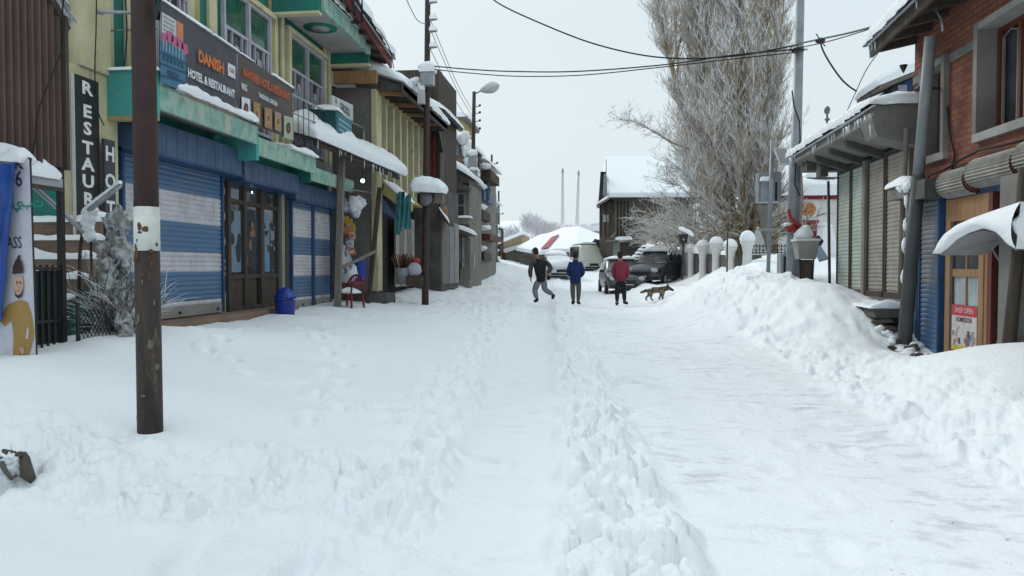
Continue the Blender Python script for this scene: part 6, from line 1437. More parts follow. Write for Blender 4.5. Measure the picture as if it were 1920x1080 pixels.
# ---------------------------------------------------------------- grey lamp pole, equipment box, solar panel
base = at(1486, 520, D=16.2); top_ = at(1500, -20, D=16.4) + Vector((.02, 0, .6))
gp = thing('steel_pole', 'tall pale grey steel pole wound with red cloth near the stall', 'pole', base)
b = MB(); b.tube([base - Vector((0, 0, .5)), base.lerp(top_, .35), base.lerp(top_, .36), top_], [.15, .14, .115, .085], M['steel'], 16); b.build('shaft', gp)
c = at(1496, 94, D=16.3); b = MB(); b.tube([c - Vector((0, 0, .03)), c + Vector((0, 0, .03))], .13, M['black'], 14); b.bar(c + Vector((-.2, 0, -.01)), c + Vector((.2, 0, .01)), .03, .03, M['steel']); b.build('clamp', gp)
b = MB(); pts = [at(x, y, D=15.9) for x, y in ((1485, 170), (1489, 200), (1499, 228), (1500, 262), (1492, 300), (1490, 345), (1500, 368))]; b.tube(pts, .016, M['wire'], 5); single(b, 'dangling_wire', 'slack black wire bowing out along the grey steel pole', 'wire', pts[-1])
b = MB(); c = at(1489, 428, D=16.0)
b.blob(c, (.19, .2, .09), M['red_cloth'], 3, .5); b.tube([at(1478, 393, D=15.9), at(1482, 408, D=15.85), at(1492, 418, D=15.8), at(1501, 424, D=15.85)], .035, M['red_cloth'], 7)
b.tube([at(1503, 330, D=16), at(1505, 370, D=16), at(1503, 400, D=16), at(1501, 424, D=15.9)], .018, flat('ribbon', (.40, .26, .20)), 6); b.bar(c + Vector((-.75, 0, -.03)), c + Vector((-.1, 0, .0)), .04, .05, M['galv']); b.blob(c + Vector((-.15, -.05, .07)), (.1, .1, .05), M['snow'], 3, .4)
single(b, 'red_cloth', 'red cloth tied round the grey steel pole with a dangling ribbon', 'cloth', c)
base = at(1440, 500, D=17.5)
eq = thing('equipment_post', 'thin post carrying a grey equipment box and a tilted solar panel', 'post', base)
b = MB(); b.tube([base - Vector((0, 0, .4)), at(1448, 262, D=17.5)], .045, M['steel'], 10); b.build('post', eq)
p, q = at(1424, 322, D=17.6), at(1466, 378, D=17.6)
b = MB(); b.box((p.x, p.y + .1, q.z), (q.x, p.y + .45, p.z), M['steel']); b.box((p.x + .05, p.y + .02, q.z), (q.x - .08, p.y + .1, p.z - .22), M['galv']); b.box((p.x + .22, p.y + .01, q.z + .02), (p.x + .29, p.y + .02, p.z - .24), M['black']); b.box((p.x + .36, p.y + .01, q.z + .02), (p.x + .42, p.y + .02, p.z - .24), M['black']); bx = b.build('equipment_box', eq)
b = MB(); b.snowcap([(p.x + .04, p.y - .02, p.z - .22), (p.x + .28, p.y - .02, p.z - .22), (p.x + .28, p.y + .1, p.z - .22), (p.x + .04, p.y + .1, p.z - .22)], .1, .02, 8, 6, 4); b.build('snow_cap', bx)
b = MB(); p = [at(1452, 277, D=17.3), at(1474, 277, D=17.7), at(1483, 308, D=17.4), at(1464, 308, D=17.0)]; nrm = (p[1] - p[0]).cross(p[3] - p[0]).normalized()
b.prism(p, nrm * .04, M['galv']); k_ = [p[0].lerp(p[2], .08), p[1].lerp(p[3], .08), p[2].lerp(p[0], .08), p[3].lerp(p[1], .08)]; b.prism([v - nrm * .006 for v in k_], nrm * .004, M['pane'])
b.tube([at(1449, 292, D=17.5), (p[0] + p[2]) / 2 + nrm * .05], .03, M['steel'], 6); b.tube([at(1448, 300, D=17.5), at(1438, 277, D=17.6)], .014, M['steel'], 5); b.build('solar_panel', eq)
# white bucket bin on a black stand, grey unit, blue shovel
c = at(1510, 486, D=15.8); bb = thing('bucket_bin', 'white tapered bucket bin heaped with snow beside the grey pole', 'bin', c)
h = at(1510, 448, D=15.8).z - c.z; w_ = .17
b = MB(); b.hexa([c + Vector((x * w_, y * w_, 0)) for x, y in ((-1, -1), (1, -1), (1, 1), (-1, 1))], [c + Vector((x * w_ * 1.35, y * w_ * 1.35, h)) for x, y in ((-1, -1), (1, -1), (1, 1), (-1, 1))], M['conc_lt']); b.hexa([c + Vector((x * w_ * 1.42, y * w_ * 1.42, h - .05)) for x, y in ((-1, -1), (1, -1), (1, 1), (-1, 1))], [c + Vector((x * w_ * 1.42, y * w_ * 1.42, h)) for x, y in ((-1, -1), (1, -1), (1, 1), (-1, 1))], M['white_wall']); b.build('bucket', bb)
b = MB(); b.blob(c + Vector((-.04, 0, h + .06)), (.19, .19, .22), M['snow'], 2, .25); b.build('snow_cap', bb)
b = MB(); 
for x in (-1, 1): b.bar(c + Vector((x * .12, -.1, -.5)), c + Vector((x * .14, -.1, 0)), .03, .03, M['black'])
b.box(c + Vector((-.12, -.09, -.45)), c + Vector((.12, .1, -.01)), M['wood_dk']); b.build('stand', bb)
p, q = at(1464, 476, D=16.6), at(1479, 516, D=16.6); b = MB(); b.box((p.x, p.y, q.z - .1), (q.x + .1, p.y + .35, p.z), M['galv']); b.box((p.x + .06, p.y - .01, q.z + .02), (q.x, p.y, p.z - .06), M['black']); single(b, 'grey_cabinet', 'small grey cabinet with a black grille at the foot of the steel pole', 'cabinet', (p.x, p.y, q.z))
p, q = at(1529, 468, D=17), at(1543, 488, D=16.6); b = MB(); b.hexa([p + Vector((-.05, 0, 0)), p + Vector((.12, .02, .06)), q + Vector((.12, 0, .02)), q + Vector((-.08, 0, -.04))], [p + Vector((-.05, 0, .03)), p + Vector((.12, .02, .09)), q + Vector((.12, 0, .05)), q + Vector((-.08, 0, -.01))], flat('scoop', (.20, .27, .34))); b.tube([p + Vector((.03, 0, .05)), at(1532, 444, D=17.2)], .018, M['wood_dk'], 6)
b.blob(at(1533, 455, D=17.2), (.10, .08, .14), M['black'], 3, .7); single(b, 'snow_shovel', 'blue grey shovel stuck in the snow slope beyond the bucket bin', 'shovel', q)
# debris near the stall corner
b = MB(); 
for k in range(10): p = at(1505 + 6 * k + rnd.uniform(-4, 4), 556 + k * 1.2 + rnd.uniform(-4, 4), D=15.0 - k * .08); b.bar(p, p + Vector((rnd.uniform(-.2, .3), rnd.uniform(-.2, .2), rnd.uniform(-.02, .1))), .03, .02, M['wood_dk'])
single(b, 'broken_sticks', 'dark broken sticks poking out of the snow by the stall corner', 'sticks', at(1530, 560, D=14.8))
# tall thin antenna on the slope
b = MB(); p = at(1551, 245, D=90); q = at(1551, 210, D=90); b.tube([p - Vector((0, 0, 12)), q], .12, M['wire_grey'], 6); b.blob(q + Vector((0, 0, .2)), (.35, .3, .5), M['wire_grey'], 2, .2); b.blob(q.lerp(p, .4), (.3, .3, .2), M['wire_grey'], 3, .2); single(b, 'antenna_mast', 'slim grey mast with two small drums above the stall roof', 'mast', p - Vector((0, 0, 12)))
# ================================================================== PEOPLE AND THE DOG
def skin(name, parent, joints, edges, mfn, root=0, sub=2, hemfn=None):
    """one continuous surface grown over a chain of joints: joints = [(co, rx, ry)]"""
    me = bpy.data.meshes.new('sk'); me.from_pydata([tuple(j[0]) for j in joints], edges, []); me.update()
    ob = bpy.data.objects.new('sk', me); COL.objects.link(ob)
    md = ob.modifiers.new('skin', 'SKIN'); md.use_smooth_shade = True
    if not me.skin_vertices: me.attributes
    for i, j in enumerate(joints):
        sv = me.skin_vertices[0].data[i]; sv.radius = (j[1], j[2]); sv.use_root = (i == root)
    s = ob.modifiers.new('sub', 'SUBSURF'); s.levels = sub; s.render_levels = sub
    bpy.context.view_layer.update()
    m2 = bpy.data.meshes.new_from_object(ob.evaluated_get(bpy.context.evaluated_depsgraph_get()))
    b = MB(); vs = [v.co.copy() for v in m2.vertices]
    o = len(b.v); b.v = [tuple(v) for v in vs]
    for p in m2.polygons:
        c = p.center; m = mfn(c); b.f.append(tuple(p.vertices)); b.m.append(b.mi(m)); b.sm.append(True)
    bpy.data.objects.remove(ob); bpy.data.meshes.remove(m2); bpy.data.meshes.remove(me)
    return b.build(name, parent)
def ensure_skin_layer():
    pass
SKIN = mat('skin_tone', (.30, .17, .11), bump=0); HAIR = flat('hair_black', (.014, .012, .012)); SHOE = flat('shoe_black', (.018, .016, .016))
def person(label, D, J, cols, jacket_z, group=None, hood=False, cap=False, fingers=(), loose=1.0, face=(0, 1)):
    """J: joints at photo positions on a plane D away; each may carry a forward offset. cols: jacket, trousers, sleeves"""
    P = {k: at(v[0], v[1], D=D) + Vector((0, (v[2] if len(v) > 2 else 0), 0)) for k, v in J.items()}
    base = Vector(((P['la'].x + P['ra'].x) / 2, (P['la'].y + P['ra'].y) / 2, min(P['la'].z, P['ra'].z) - .07))
    t = thing('person', label, 'person', base, group)
    u = lambda k: P[k]
    S = (u('head') - u('pel')).length / .78 * 1.0
    hd = u('head'); nk = u('neck')
    js = [(u('pel'), .135, .10), (u('pel').lerp(u('chest'), .5), .125, .10), (u('chest'), .155, .11), (nk, .06, .058), (hd + Vector((0, 0, -.05)), .075, .082), (hd + Vector((0, 0, .045)), .078, .09)]
    es = [(0, 1), (1, 2), (2, 3), (3, 4), (4, 5)]
    def addj(c, r, p, ry=None): js.append((c, r, ry or r)); es.append((p, len(js) - 1)); return len(js) - 1
    for s in 'lr':
        a = addj(u(s + 's'), .062, 2); e = addj(u(s + 'e'), .046, a); h = addj(u(s + 'h'), .032, e)
        dr = (u(s + 'h') - u(s + 'e')).normalized(); palm = addj(u(s + 'h') + dr * .06, .034, h, .022)
        sd = dr.cross(Vector((0, 1, 0))).normalized()
        if s in fingers:
            for k in range(4):
                off = Vector((0, (k - 1.5) * .019, 0)); ln = (.062, .074, .07, .055)[k]
                f1 = addj(u(s + 'h') + dr * .10 + off, .009, palm); f2 = addj(u(s + 'h') + dr * (.10 + ln * .55) + off + sd * .012, .0085, f1); addj(u(s + 'h') + dr * (.10 + ln) + off + sd * .03, .008, f2)
            f1 = addj(u(s + 'h') + dr * .05 + Vector((0, -.04, 0)), .011, palm); addj(u(s + 'h') + dr * .09 + Vector((0, -.055, 0)) + sd * .01, .009, f1)
        hp = addj(u(s + 'p'), .085, 0); kn = addj(u(s + 'k'), .058, hp); an = addj(u(s + 'a'), .038, kn); addj(u(s + 't'), .036, an, .03)
    skin('body', t, js, es, lambda c: SKIN)
    # face and ears on the head's own front
    fx, fy = face; F_ = Vector((fx, fy, 0)).normalized(); sdv = Vector((F_.y, -F_.x, 0))
    b = MB(); b.blob(hd + F_ * .098 + Vector((0, 0, -.02)), (.016, .02, .024), SKIN, 1, .1, 8, 6)
    for s in (-1, 1): b.blob(hd + sdv * .085 * s + Vector((0, 0, -.01)), (.014, .018, .032), SKIN, 1, .1, 8, 6)
    for s in (-1, 1): b.blob(hd + F_ * .086 + sdv * .032 * s + Vector((0, 0, .01)), (.012, .01, .008), HAIR, 1, .1, 8, 6)
    b.bar(hd + F_ * .088 + sdv * .025 + Vector((0, 0, -.062)), hd + F_ * .088 - sdv * .025 + Vector((0, 0, -.062)), .008, .008, flat('lips', (.22, .09, .07))); b.build('face', t)
    b = MB(); b.blob(hd - F_ * .012 + Vector((0, 0, .035)), (.098, .105, .105), HAIR if not cap else flat('cap_cloth', (.02, .02, .028)), 3, .12, 14, 10)
    b.blob(hd - F_ * .035 + Vector((0, 0, -.03)), (.088, .08, .085), HAIR, 5, .12, 12, 8); b.build('hair' if not cap else 'woollen_cap', t)
    # trousers
    k = loose
    js = [(u('pel') + Vector((0, 0, .07)), .15, .115), (u('pel'), .155 * (1 + (k - 1) * .25), .12)]; es = [(0, 1)]
    for s in 'lr':
        a = addj(u(s + 'p'), .098 * k, 1); m_ = addj(u(s + 'p').lerp(u(s + 'k'), .5), .092 * k, a); kn = addj(u(s + 'k'), .078 * k, m_); an = addj(u(s + 'k').lerp(u(s + 'a'), .6), .068 * k, kn); addj(u(s + 'a') + (u(s + 'a') - u(s + 'k')).normalized() * -.01, .056 * k ** .3, an)
    skin('trousers', t, js, es, lambda c: cols[1], 1)
    # jacket with sleeves, its hem below the waist
    hem = u('pel').lerp(u('chest'), jacket_z)
    js = [(hem, .195, .15), (u('pel').lerp(u('chest'), .35), .185, .15), (u('chest') + Vector((0, 0, -.03)), .20, .15), (u('chest').lerp(nk, .6), .12, .10), (nk + Vector((0, -.01 if hood else 0, .0)), .078, .075)]; es = [(0, 1), (1, 2), (2, 3), (3, 4)]
    if hood: addj(nk + Vector((0, -.045, .03)), .10, 4, .07)
    for s in 'lr':
        a = addj(u(s + 's'), .085, 2); m_ = addj(u(s + 's').lerp(u(s + 'e'), .5), .085, a); e = addj(u(s + 'e'), .08, m_); addj(u(s + 'h'), .06, e)
    cen = u('chest')
    def jm(c): return cols[2] if (c - Vector((u('pel').lerp(u('chest'), .5).x, c.y, c.z))).length > .19 or c.z > nk.z - .05 else cols[0]
    skin('jacket', t, js, es, jm if cols[2] is not cols[0] else (lambda c: cols[0]), 1)
    for s in 'lr':
        b = MB(); a = u(s + 'a'); to = u(s + 't'); b.tube([a + Vector((0, 0, .03)), a + Vector((0, 0, -.03)), a.lerp(to, .5) + Vector((0, 0, -.02)), to], [.052, .056, .05, .036], SHOE, 10); b.build('shoe', t)
    return t
BLK = mat('jacket_black', (.012, .012, .016), bump=.3, scale=12); GRY = mat('trousers_grey', (.17, .175, .19), (.13, .135, .15), scale=9, bump=.5); BRN = mat('sleeve_brown', (.06, .05, .048), scale=9, bump=.4)
NAV = mat('jacket_navy', (.008, .022, .10), (.006, .016, .07), scale=8, bump=.4); KHA = mat('trousers_khaki', (.10, .09, .065), scale=9, bump=.5); MRN = mat('jacket_maroon', (.20, .025, .045), (.15, .018, .035), scale=8, bump=.4)
person('person in a black jacket and loose grey trousers striding left', 23.2,
       dict(head=(1003, 472), neck=(1008, 483), chest=(1012, 499), pel=(1015, 524), ls=(998, 491), le=(994, 508), lh=(995, 521), rs=(1025, 491, .02), re=(1034, 503, -.1), rh=(1027, 514, -.22),
            lp=(1009, 527), lk=(1002, 545), la=(1007, 561), lt=(1001, 565), rp=(1020, 527), rk=(1021, 543, .05), ra=(1037, 553, .1), rt=(1035, 561, .1)), (BLK, GRY, BRN), -.25, fingers=('l', 'r'), loose=1.22, face=(-1, .35), cap=False)
person('person in a navy hooded jacket and khaki trousers, seen from behind', 23.2,
       dict(head=(1079, 478), neck=(1079, 488), chest=(1079, 501), pel=(1079, 526), ls=(1069, 494), le=(1065.5, 512, -.02), lh=(1072, 519, .2), rs=(1089, 494), re=(1093.5, 512, -.02), rh=(1087, 519, .2),
            lp=(1074, 530), lk=(1074, 549), la=(1075, 565), lt=(1073, 569, .12), rp=(1085, 530), rk=(1085, 549, .05), ra=(1084, 565), rt=(1087, 568, -.14)), (NAV, KHA, NAV), -.3, hood=True, cap=True)
person('person in a maroon jacket and black trousers, seen from behind', 23.2,
       dict(head=(1163, 478), neck=(1163, 488), chest=(1163, 501), pel=(1163, 526), ls=(1153, 494), le=(1150, 511, -.02), lh=(1153, 522, .12), rs=(1174, 494), re=(1177.5, 511, -.02), rh=(1174, 522, .12),
            lp=(1158, 529), lk=(1157, 549), la=(1157, 566), lt=(1156, 570, -.12), rp=(1169, 529), rk=(1170, 549, -.03), ra=(1171, 565), rt=(1176, 568, -.12)), (MRN, BLK, MRN), .05)
sc = lambda cx, y0, y1: (lambda dx, f: (cx + dx * (y1 - y0) / 105, y0 + (y1 - y0) * f))
def stander(label, cx, y0, y1, D, cols, **k):
    q = sc(cx, y0, y1); return person(label, D, dict(head=q(0, .08), neck=q(0, .18), chest=q(0, .31), pel=q(0, .55), ls=q(-12, .24), le=q(-15, .40), lh=q(-12, .53), rs=q(12, .24), re=q(15, .40), rh=q(12, .53), lp=q(-5, .58), lk=q(-6, .77), la=q(-5, .95), lt=q(-8, .98), rp=q(6, .58), rk=q(6, .77), ra=q(6, .95), rt=q(9, .98)), cols, -.5, **k)
stander('person all in black standing before the porch of the balcony house', 859, 484, 524, 28.5 * 1.0 + 30, (BLK, BLK, BLK), cap=True) if False else None
DK = (BLK, BLK, BLK)
def small_person(label, cx, y0, y1, D):
    s = (y1 - y0) / 1400 * D / 1.72
    b = at(cx, y1, D=D); t = thing('person', label, 'person', b)
    V_ = lambda x, y, z: b + Vector((x, y, z)) * s
    js = [(V_(0, 0, .95), .15 * s, .12 * s), (V_(0, 0, 1.25), .17 * s, .12 * s), (V_(0, 0, 1.48), .07 * s, .07 * s), (V_(0, 0, 1.60), .10 * s, .1 * s)]; es = [(0, 1), (1, 2), (2, 3)]
    for x in (-1, 1):
        js += [(V_(.22 * x, 0, 1.36), .075 * s, .075 * s), (V_(.27 * x, -.02, 1.08), .06 * s, .06 * s), (V_(.2 * x, -.14, .92), .045 * s, .045 * s), (V_(.1 * x, 0, .85), .1 * s, .1 * s), (V_(.11 * x, 0, .45), .08 * s, .08 * s), (V_(.11 * x, 0, .06), .055 * s, .055 * s), (V_(.12 * x, -.12, .03), .04 * s, .04 * s)]
        n = len(js) - 7; es += [(1, n), (n, n + 1), (n + 1, n + 2), (0, n + 3), (n + 3, n + 4), (n + 4, n + 5), (n + 5, n + 6)]
    skin('body', t, js, es, lambda c: BLK if c.z < b.z + 1.5 * s else HAIR)
    m = MB(); m.blob(V_(0, -.09, 1.58), (.05 * s, .03 * s, .07 * s), SKIN, 1, .1, 8, 6); m.build('face', t)
small_person('person all in black standing before the small shop porch', 859, 485, 524, 28.6)
small_person('tiny dark figure behind the snow edge, left of the other one', 949, 486, 507, 62)
small_person('tiny dark figure nearer to the striding person', 969, 488, 507, 66)

DG = mat('dog_coat', (.22, .165, .11), (.035, .028, .022), scale=6.5, bump=.6, lo=.44, hi=.56, bscale=60)
DGK = flat('dog_black', (.02, .017, .015))
def dogp(px, py, y=0, D=23.4): return at(px, py, D=D) + Vector((0, y, 0))
dt = thing('dog', 'brindled brown and black dog trotting right past the parked cars', 'dog', dogp(1230, 562))
js = [(dogp(1229, 544), .115, .10), (dogp(1240, 543.5), .135, .11), (dogp(1247, 541), .10, .085), (dogp(1253, 540), .085, .08), (dogp(1258, 542), .055, .05), (dogp(1263.5, 545), .034, .03), (dogp(1220, 543), .11, .095), (dogp(1213, 544), .06, .055), (dogp(1206, 547), .05, .05), (dogp(1200, 549), .03, .03)]
es = [(0, 1), (1, 2), (2, 3), (3, 4), (4, 5), (0, 6), (6, 7), (7, 8), (8, 9)]
def leg(root, pts, rs):
    p = root
    for (a, r) in zip(pts, rs): js.append((a, r, r)); es.append((p, len(js) - 1)); p = len(js) - 1
leg(6, [dogp(1220, 549, .07), dogp(1222, 554, .07), dogp(1220, 558, .07), dogp(1223, 562.5, .07), dogp(1226, 563, .07)], (.075, .045, .03, .026, .022))
leg(6, [dogp(1217, 549, -.07), dogp(1216, 554, -.07), dogp(1211, 557.5, -.07), dogp(1211, 562, -.07), dogp(1214, 563, -.07)], (.075, .045, .03, .026, .022))
leg(1, [dogp(1240, 550, .06), dogp(1239, 555, .06), dogp(1236, 559, .06), dogp(1237, 562, .06)], (.06, .036, .028, .024))
leg(1, [dogp(1243, 550, -.06), dogp(1242, 555, -.06), dogp(1242, 560, -.06), dogp(1244, 562.5, -.06)], (.06, .036, .028, .024))
skin('body', dt, js, es, lambda c: DGK if c.x > dogp(1256, 540).x else DG)
b = MB()
for y in (-.05, .05): p = dogp(1252, 536, y); b.lathe(p, [(.035, -.03), (.028, .03), (.005, .07)], DGK, 8)
b.build('ear', dt)

# ================================================================== VEHICLES
def car(name, label, c, yaw, paint, L_=3.8, W_=1.62, H_=1.48, snow=.10, van=False, group=None, full=False):
    """hatchback / van: nose towards local -Y"""
    t = thing(name, label, 'car' if not van else 'van', c, group); c = Vector(c); s_, c_ = math.sin(yaw), math.cos(yaw)
    def T(x, y, z): return c + Vector((x * c_ - y * s_, x * s_ + y * c_, z))
    hl = L_ / 2; w = W_ / 2
    # side profile of stations: y, belt height, half width low, roof height (or None)
    if van: st = [(-hl, .75, .80, 0), (-hl + .12, .98, .96, 0), (-hl + .45, 1.02, 1, .25), (-hl + .75, 1.02, 1, .8), (-hl + 1.1, 1.04, 1, 1), (0, 1.04, 1, 1), (hl - .3, 1.04, 1, 1), (hl - .08, 1.02, .98, .9), (hl, .95, .93, 0)]
    else: st = [(-hl, .62, .78, 0), (-hl + .10, .72, .92, 0), (-hl + .45, .84, .98, 0), (-hl + .95, .93, 1, .0), (-hl + 1.25, .95, 1, .42), (-hl + 1.65, .96, 1, .92), (-hl + 2.1, .97, 1, 1), (hl - 1.0, .98, 1, 1), (hl - .5, .98, 1, .84), (hl - .15, .97, .96, .15), (hl, .9, .9, 0)]
    sec = []
    for (y, bz, kw, rf) in st:
        ww = w * kw; rz = bz + (H_ - bz) * rf; rw = ww * (.80 if not van else .90) if rf > .05 else ww * .94
        sec.append([T(-ww * .93, y, .24), T(-ww, y, .42), T(-ww, y, bz * .78), T(-ww * .97, y, bz), T(-(ww * .97 + (rw - ww * .97) * .9), y, bz + (rz - bz) * .86), T(-rw * .86, y, rz), T(0, y, rz + (.03 if rf > .05 else .02)), T(rw * .86, y, rz), T((ww * .97 + (rw - ww * .97) * .9), y, bz + (rz - bz) * .86), T(ww * .97, y, bz), T(ww, y, bz * .78), T(ww, y, .42), T(ww * .93, y, .24)])
    b = MB(); n = len(sec[0]); vs = [p for s in sec for p in s]; fs = [(i * n + j, i * n + j + 1, (i + 1) * n + j + 1, (i + 1) * n + j) for i in range(len(sec) - 1) for j in range(n - 1)]
    fs += [tuple(range(n))[::-1], tuple((len(sec) - 1) * n + j for j in range(n))]
    b.add(vs, fs, paint, True); bd = b.build('body', t)
    # glass
    def patch(pts, off, m, nm, par=t):
        b = MB(); q = [Vector(p) for p in pts]; nn = (q[1] - q[0]).cross(q[2] - q[0]).normalized() * off; b.add([p + nn for p in q], [tuple(range(len(q)))], m); return b.build(nm, par)
    i0, i1 = (2, 4) if van else (3, 5)
    A_, B2 = sec[i0], sec[i1]; ctr = T(0, 0, .7)
    def ins(q, k=.08): m_ = sum((Vector(p) for p in q), Vector()) / len(q); return [Vector(p).lerp(m_, k) for p in q]
    def proud(q, d): m_ = sum((Vector(p) for p in q), Vector()) / len(q); nn = (q[1] - q[0]).cross(q[2] - q[0]).normalized(); nn = nn if nn.dot(m_ - ctr) > 0 else -nn; return [p + nn * d for p in q]
    def pane(q, nm, m=M['pane'], k=.08, d=.02):
        q = proud(ins(q, k), d); b = MB(); b.add(q, [tuple(range(len(q)))], m); b.build(nm, t)
    pane([A_[3].lerp(A_[9], .02), A_[9].lerp(A_[3], .02), B2[8], B2[4]], 'windscreen')
    e0, e1 = sec[-2], sec[-4]; pane([e0[3], e0[9], e1[8], e1[4]], 'rear_window')
    ys = (i1, len(sec) // 2 + (1 if van else 1), len(sec) - 3)
    for sd, (lo, hi) in ((-1, (3, 4)), (1, (9, 8))):
        for k in range(2):
            a, e = sec[ys[k]], sec[ys[k + 1]]; pane([a[lo], e[lo], e[hi], a[hi]], 'side_window', k=.06)
    # wheels
    for y in (-hl + .68, hl - .68):
        for x in (-1, 1):
            b = MB(); p = T(x * (w - .10), y, .29); q = T(x * (w + .02), y, .29); b.tube([p, q], .29, flat('tyre', (.018, .018, .018)), 18); wh = b.build('wheel', t)
            b = MB(); b.tube([q, q + (q - p).normalized() * .012], .17, M['galv'], 12); b.build('rim', wh)
    for x in (-1, 1):
        b = MB(); b.blob(T(x * w * .70, -hl + .07, .66), (.15, .12, .09), flat('headlamp', (.5, .52, .55), .2), 1, .1); b.build('headlight', t)
        b = MB(); b.blob(T(x * w * .78, hl - .04, .78), (.10, .07, .12), flat('tail_red', (.25, .01, .01), .3), 1, .1); b.build('tail_light', t)
        b = MB(); b.blob(T(x * (w + .10), -hl + 1.15, .98), (.10, .07, .07), flat('mirror_dk', (.02, .02, .022), .3), 1, .1); b.build('mirror', t)
    b = MB(); b.bar(T(-w * .42, -hl - .01, .52), T(w * .42, -hl - .01, .52), .04, .16, M['black']); b.build('grille', t)
    b = MB(); b.bar(T(-.24, -hl - .03, .38), T(.24, -hl - .03, .38), .02, .10, flat('plate', (.55, .55, .5))); b.build('number_plate', t)
    b = MB(); b.bar(T(-w * .85, -hl + .02, .33), T(w * .85, -hl + .02, .33), .12, .12, M['black']); b.build('bumper', t)
    if snow:
        b = MB(); rA, rB = (4, -3) if van else (5, -3); s0, s1 = sec[rA], sec[rB]
        b.snowcap([q_ + Vector((0, 0, .05)) for q_ in (s0[5], s0[7], s1[7], s1[5])], snow * 1.15, .05, 14, 18, 7, rough=.35)
        if full and not van: b.snowcap([sec[1][3], sec[1][9], sec[3][9], sec[3][3]], snow, .04, 14, 12, 8, rough=.5); b.snowcap([sec[3][4], sec[3][8], sec[5][8], sec[5][4]], snow * .7, .02, 12, 8, 9)
        b.build('snow_cap', t)
    return t
CP1 = mat('car_paint_dark', (.02, .024, .034), (.03, .034, .045), rough=.25, bump=0, spec=.6, grime=((.3, .32, .34), 5, .6)); CP2 = mat('car_paint_grey', (.07, .08, .09), (.05, .055, .065), rough=.3, bump=0, spec=.6, grime=((.35, .37, .39), 4, .57)); CP3 = mat('van_paint_cream', (.50, .51, .44), (.44, .45, .40), rough=.4, bump=0)
c = at(1231, 546, D=33); c.z = gz(c.x, c.y) - .14
car('parked_car', 'dark blue parked car nose forward beside the snow mound, snow on its roof', c, R(-24), CP1, snow=.17, full=False)
c = at(1165, 543, D=33); c.z = gz(c.x, c.y) - .12
car('parked_car', 'dark grey parked car half hidden behind the person in maroon', c, R(6), CP2, snow=.13, W_=1.7)
c = at(1098, 508, D=50); c.z = at(1098, 511, D=50).z
car('parked_van', 'cream microvan parked by the corner of the two storey house', c, R(20), CP3, L_=3.3, W_=1.4, H_=1.85, snow=.12, van=True)
c = at(1045, 512, D=44); c.z = at(1050, 516, D=44).z - .25
car('parked_car', 'white car buried in snow between the striding person and the navy jacket', c, R(12), mat('car_paint_white', (.6, .61, .63), rough=.35, bump=0), L_=3.5, W_=1.5, H_=1.35, snow=.3, full=True)

# ================================================================== TWO STOREY HOUSE AT THE BEND
YH = 48
def HP(px, py, dy=0): return at(px, py, Y=YH + dy)
hh = thing('two_storey_house', 'brown grey two storey house with steep snow roof and narrow dark gable dormer', 'house', HP(1170, 505))
x0, x1 = HP(1152, 400).x, HP(1300, 400).x; xl = HP(1124, 400, 0).x; zt0 = HP(1180, 374).z; zm = HP(1180, 466).z
b = MB(); b.prism([(x0, YH, .4), (x1, YH, .4), (x1, YH, zt0), (x0, YH, zt0)], (0, 6, 0), M['fibre'])
b.prism([(xl, YH + 3.0, .4), (x0, YH, .4), (x0, YH, zt0), (xl, YH + 3.0, zt0 - .1)], (.4, 3, 0), M['wood_dk'])
b.build('wall', hh)
b = MB(); p, q = HP(1155, 378), HP(1180, 444); b.box((p.x, YH - .05, q.z), (q.x, YH - .004, p.z), M['wood_dk'])
for k in range(5): b.box((p.x + (q.x - p.x) * k / 4 - .03, YH - .10, q.z), (p.x + (q.x - p.x) * k / 4 + .03, YH - .052, p.z), M['wood_grey'])
b.build('window_recess', hh)
b = MB(); p, q = HP(1222, 380), HP(1252, 440); b.box((p.x, YH - .02, q.z - 1.5), (q.x + .6, YH - .003, p.z), M['conc_lt'] if False else mat('mud_plaster', (.17, .13, .085), scale=1.5)); b.build('mud_panel', hh)
b = MB(); p, q = HP(1136, 444, -.5), HP(1200, 450, -.5); b.box((p.x, YH - 1.0, q.z - .1), (q.x, YH - .01, q.z), M['wood_grey']); bl = b.build('balcony', hh)
b = MB(); b.snowcap([(p.x + .6, YH - 1.0, q.z), (p.x + 1.6, YH - 1.0, q.z), (p.x + 1.6, YH - .4, q.z), (p.x + .6, YH - .4, q.z)], .22, .02, 8, 6, 2); b.build('snow_cap', bl)
b = MB(); p, q = HP(1150, 455), HP(1162, 500); b.box((p.x, YH - .05, q.z), (q.x, YH - .004, p.z), flat('door_mint', (.28, .33, .29))); b.build('door', hh)
b = MB(); p, q = HP(1164, 456), HP(1196, 505); b.box((p.x, YH - .04, q.z), (q.x, YH - .004, p.z), M['conc_dk']); b.build('undercroft', hh)
b = MB(); 
for (a, c_) in ((1131, 1136), (1138, 1141), (1142, 1146)):
    p, q = at(a, 404, Y=YH + 1.4), at(c_, 417, Y=YH + 1.4); b.box((p.x, YH + .8, q.z), (q.x, YH + .84, p.z), flat('notice', (.5, .5, .52)))
b.build('shutter_window', hh)
for k in range(3):
    b = MB(); p = HP(1127 + 8 * k, 378, 2 - k); q = HP(1127 + 8 * k, 445, 2 - k); b.bar(p, q, .12, .12, M['wood_dk']); b.build('gallery_post', hh)
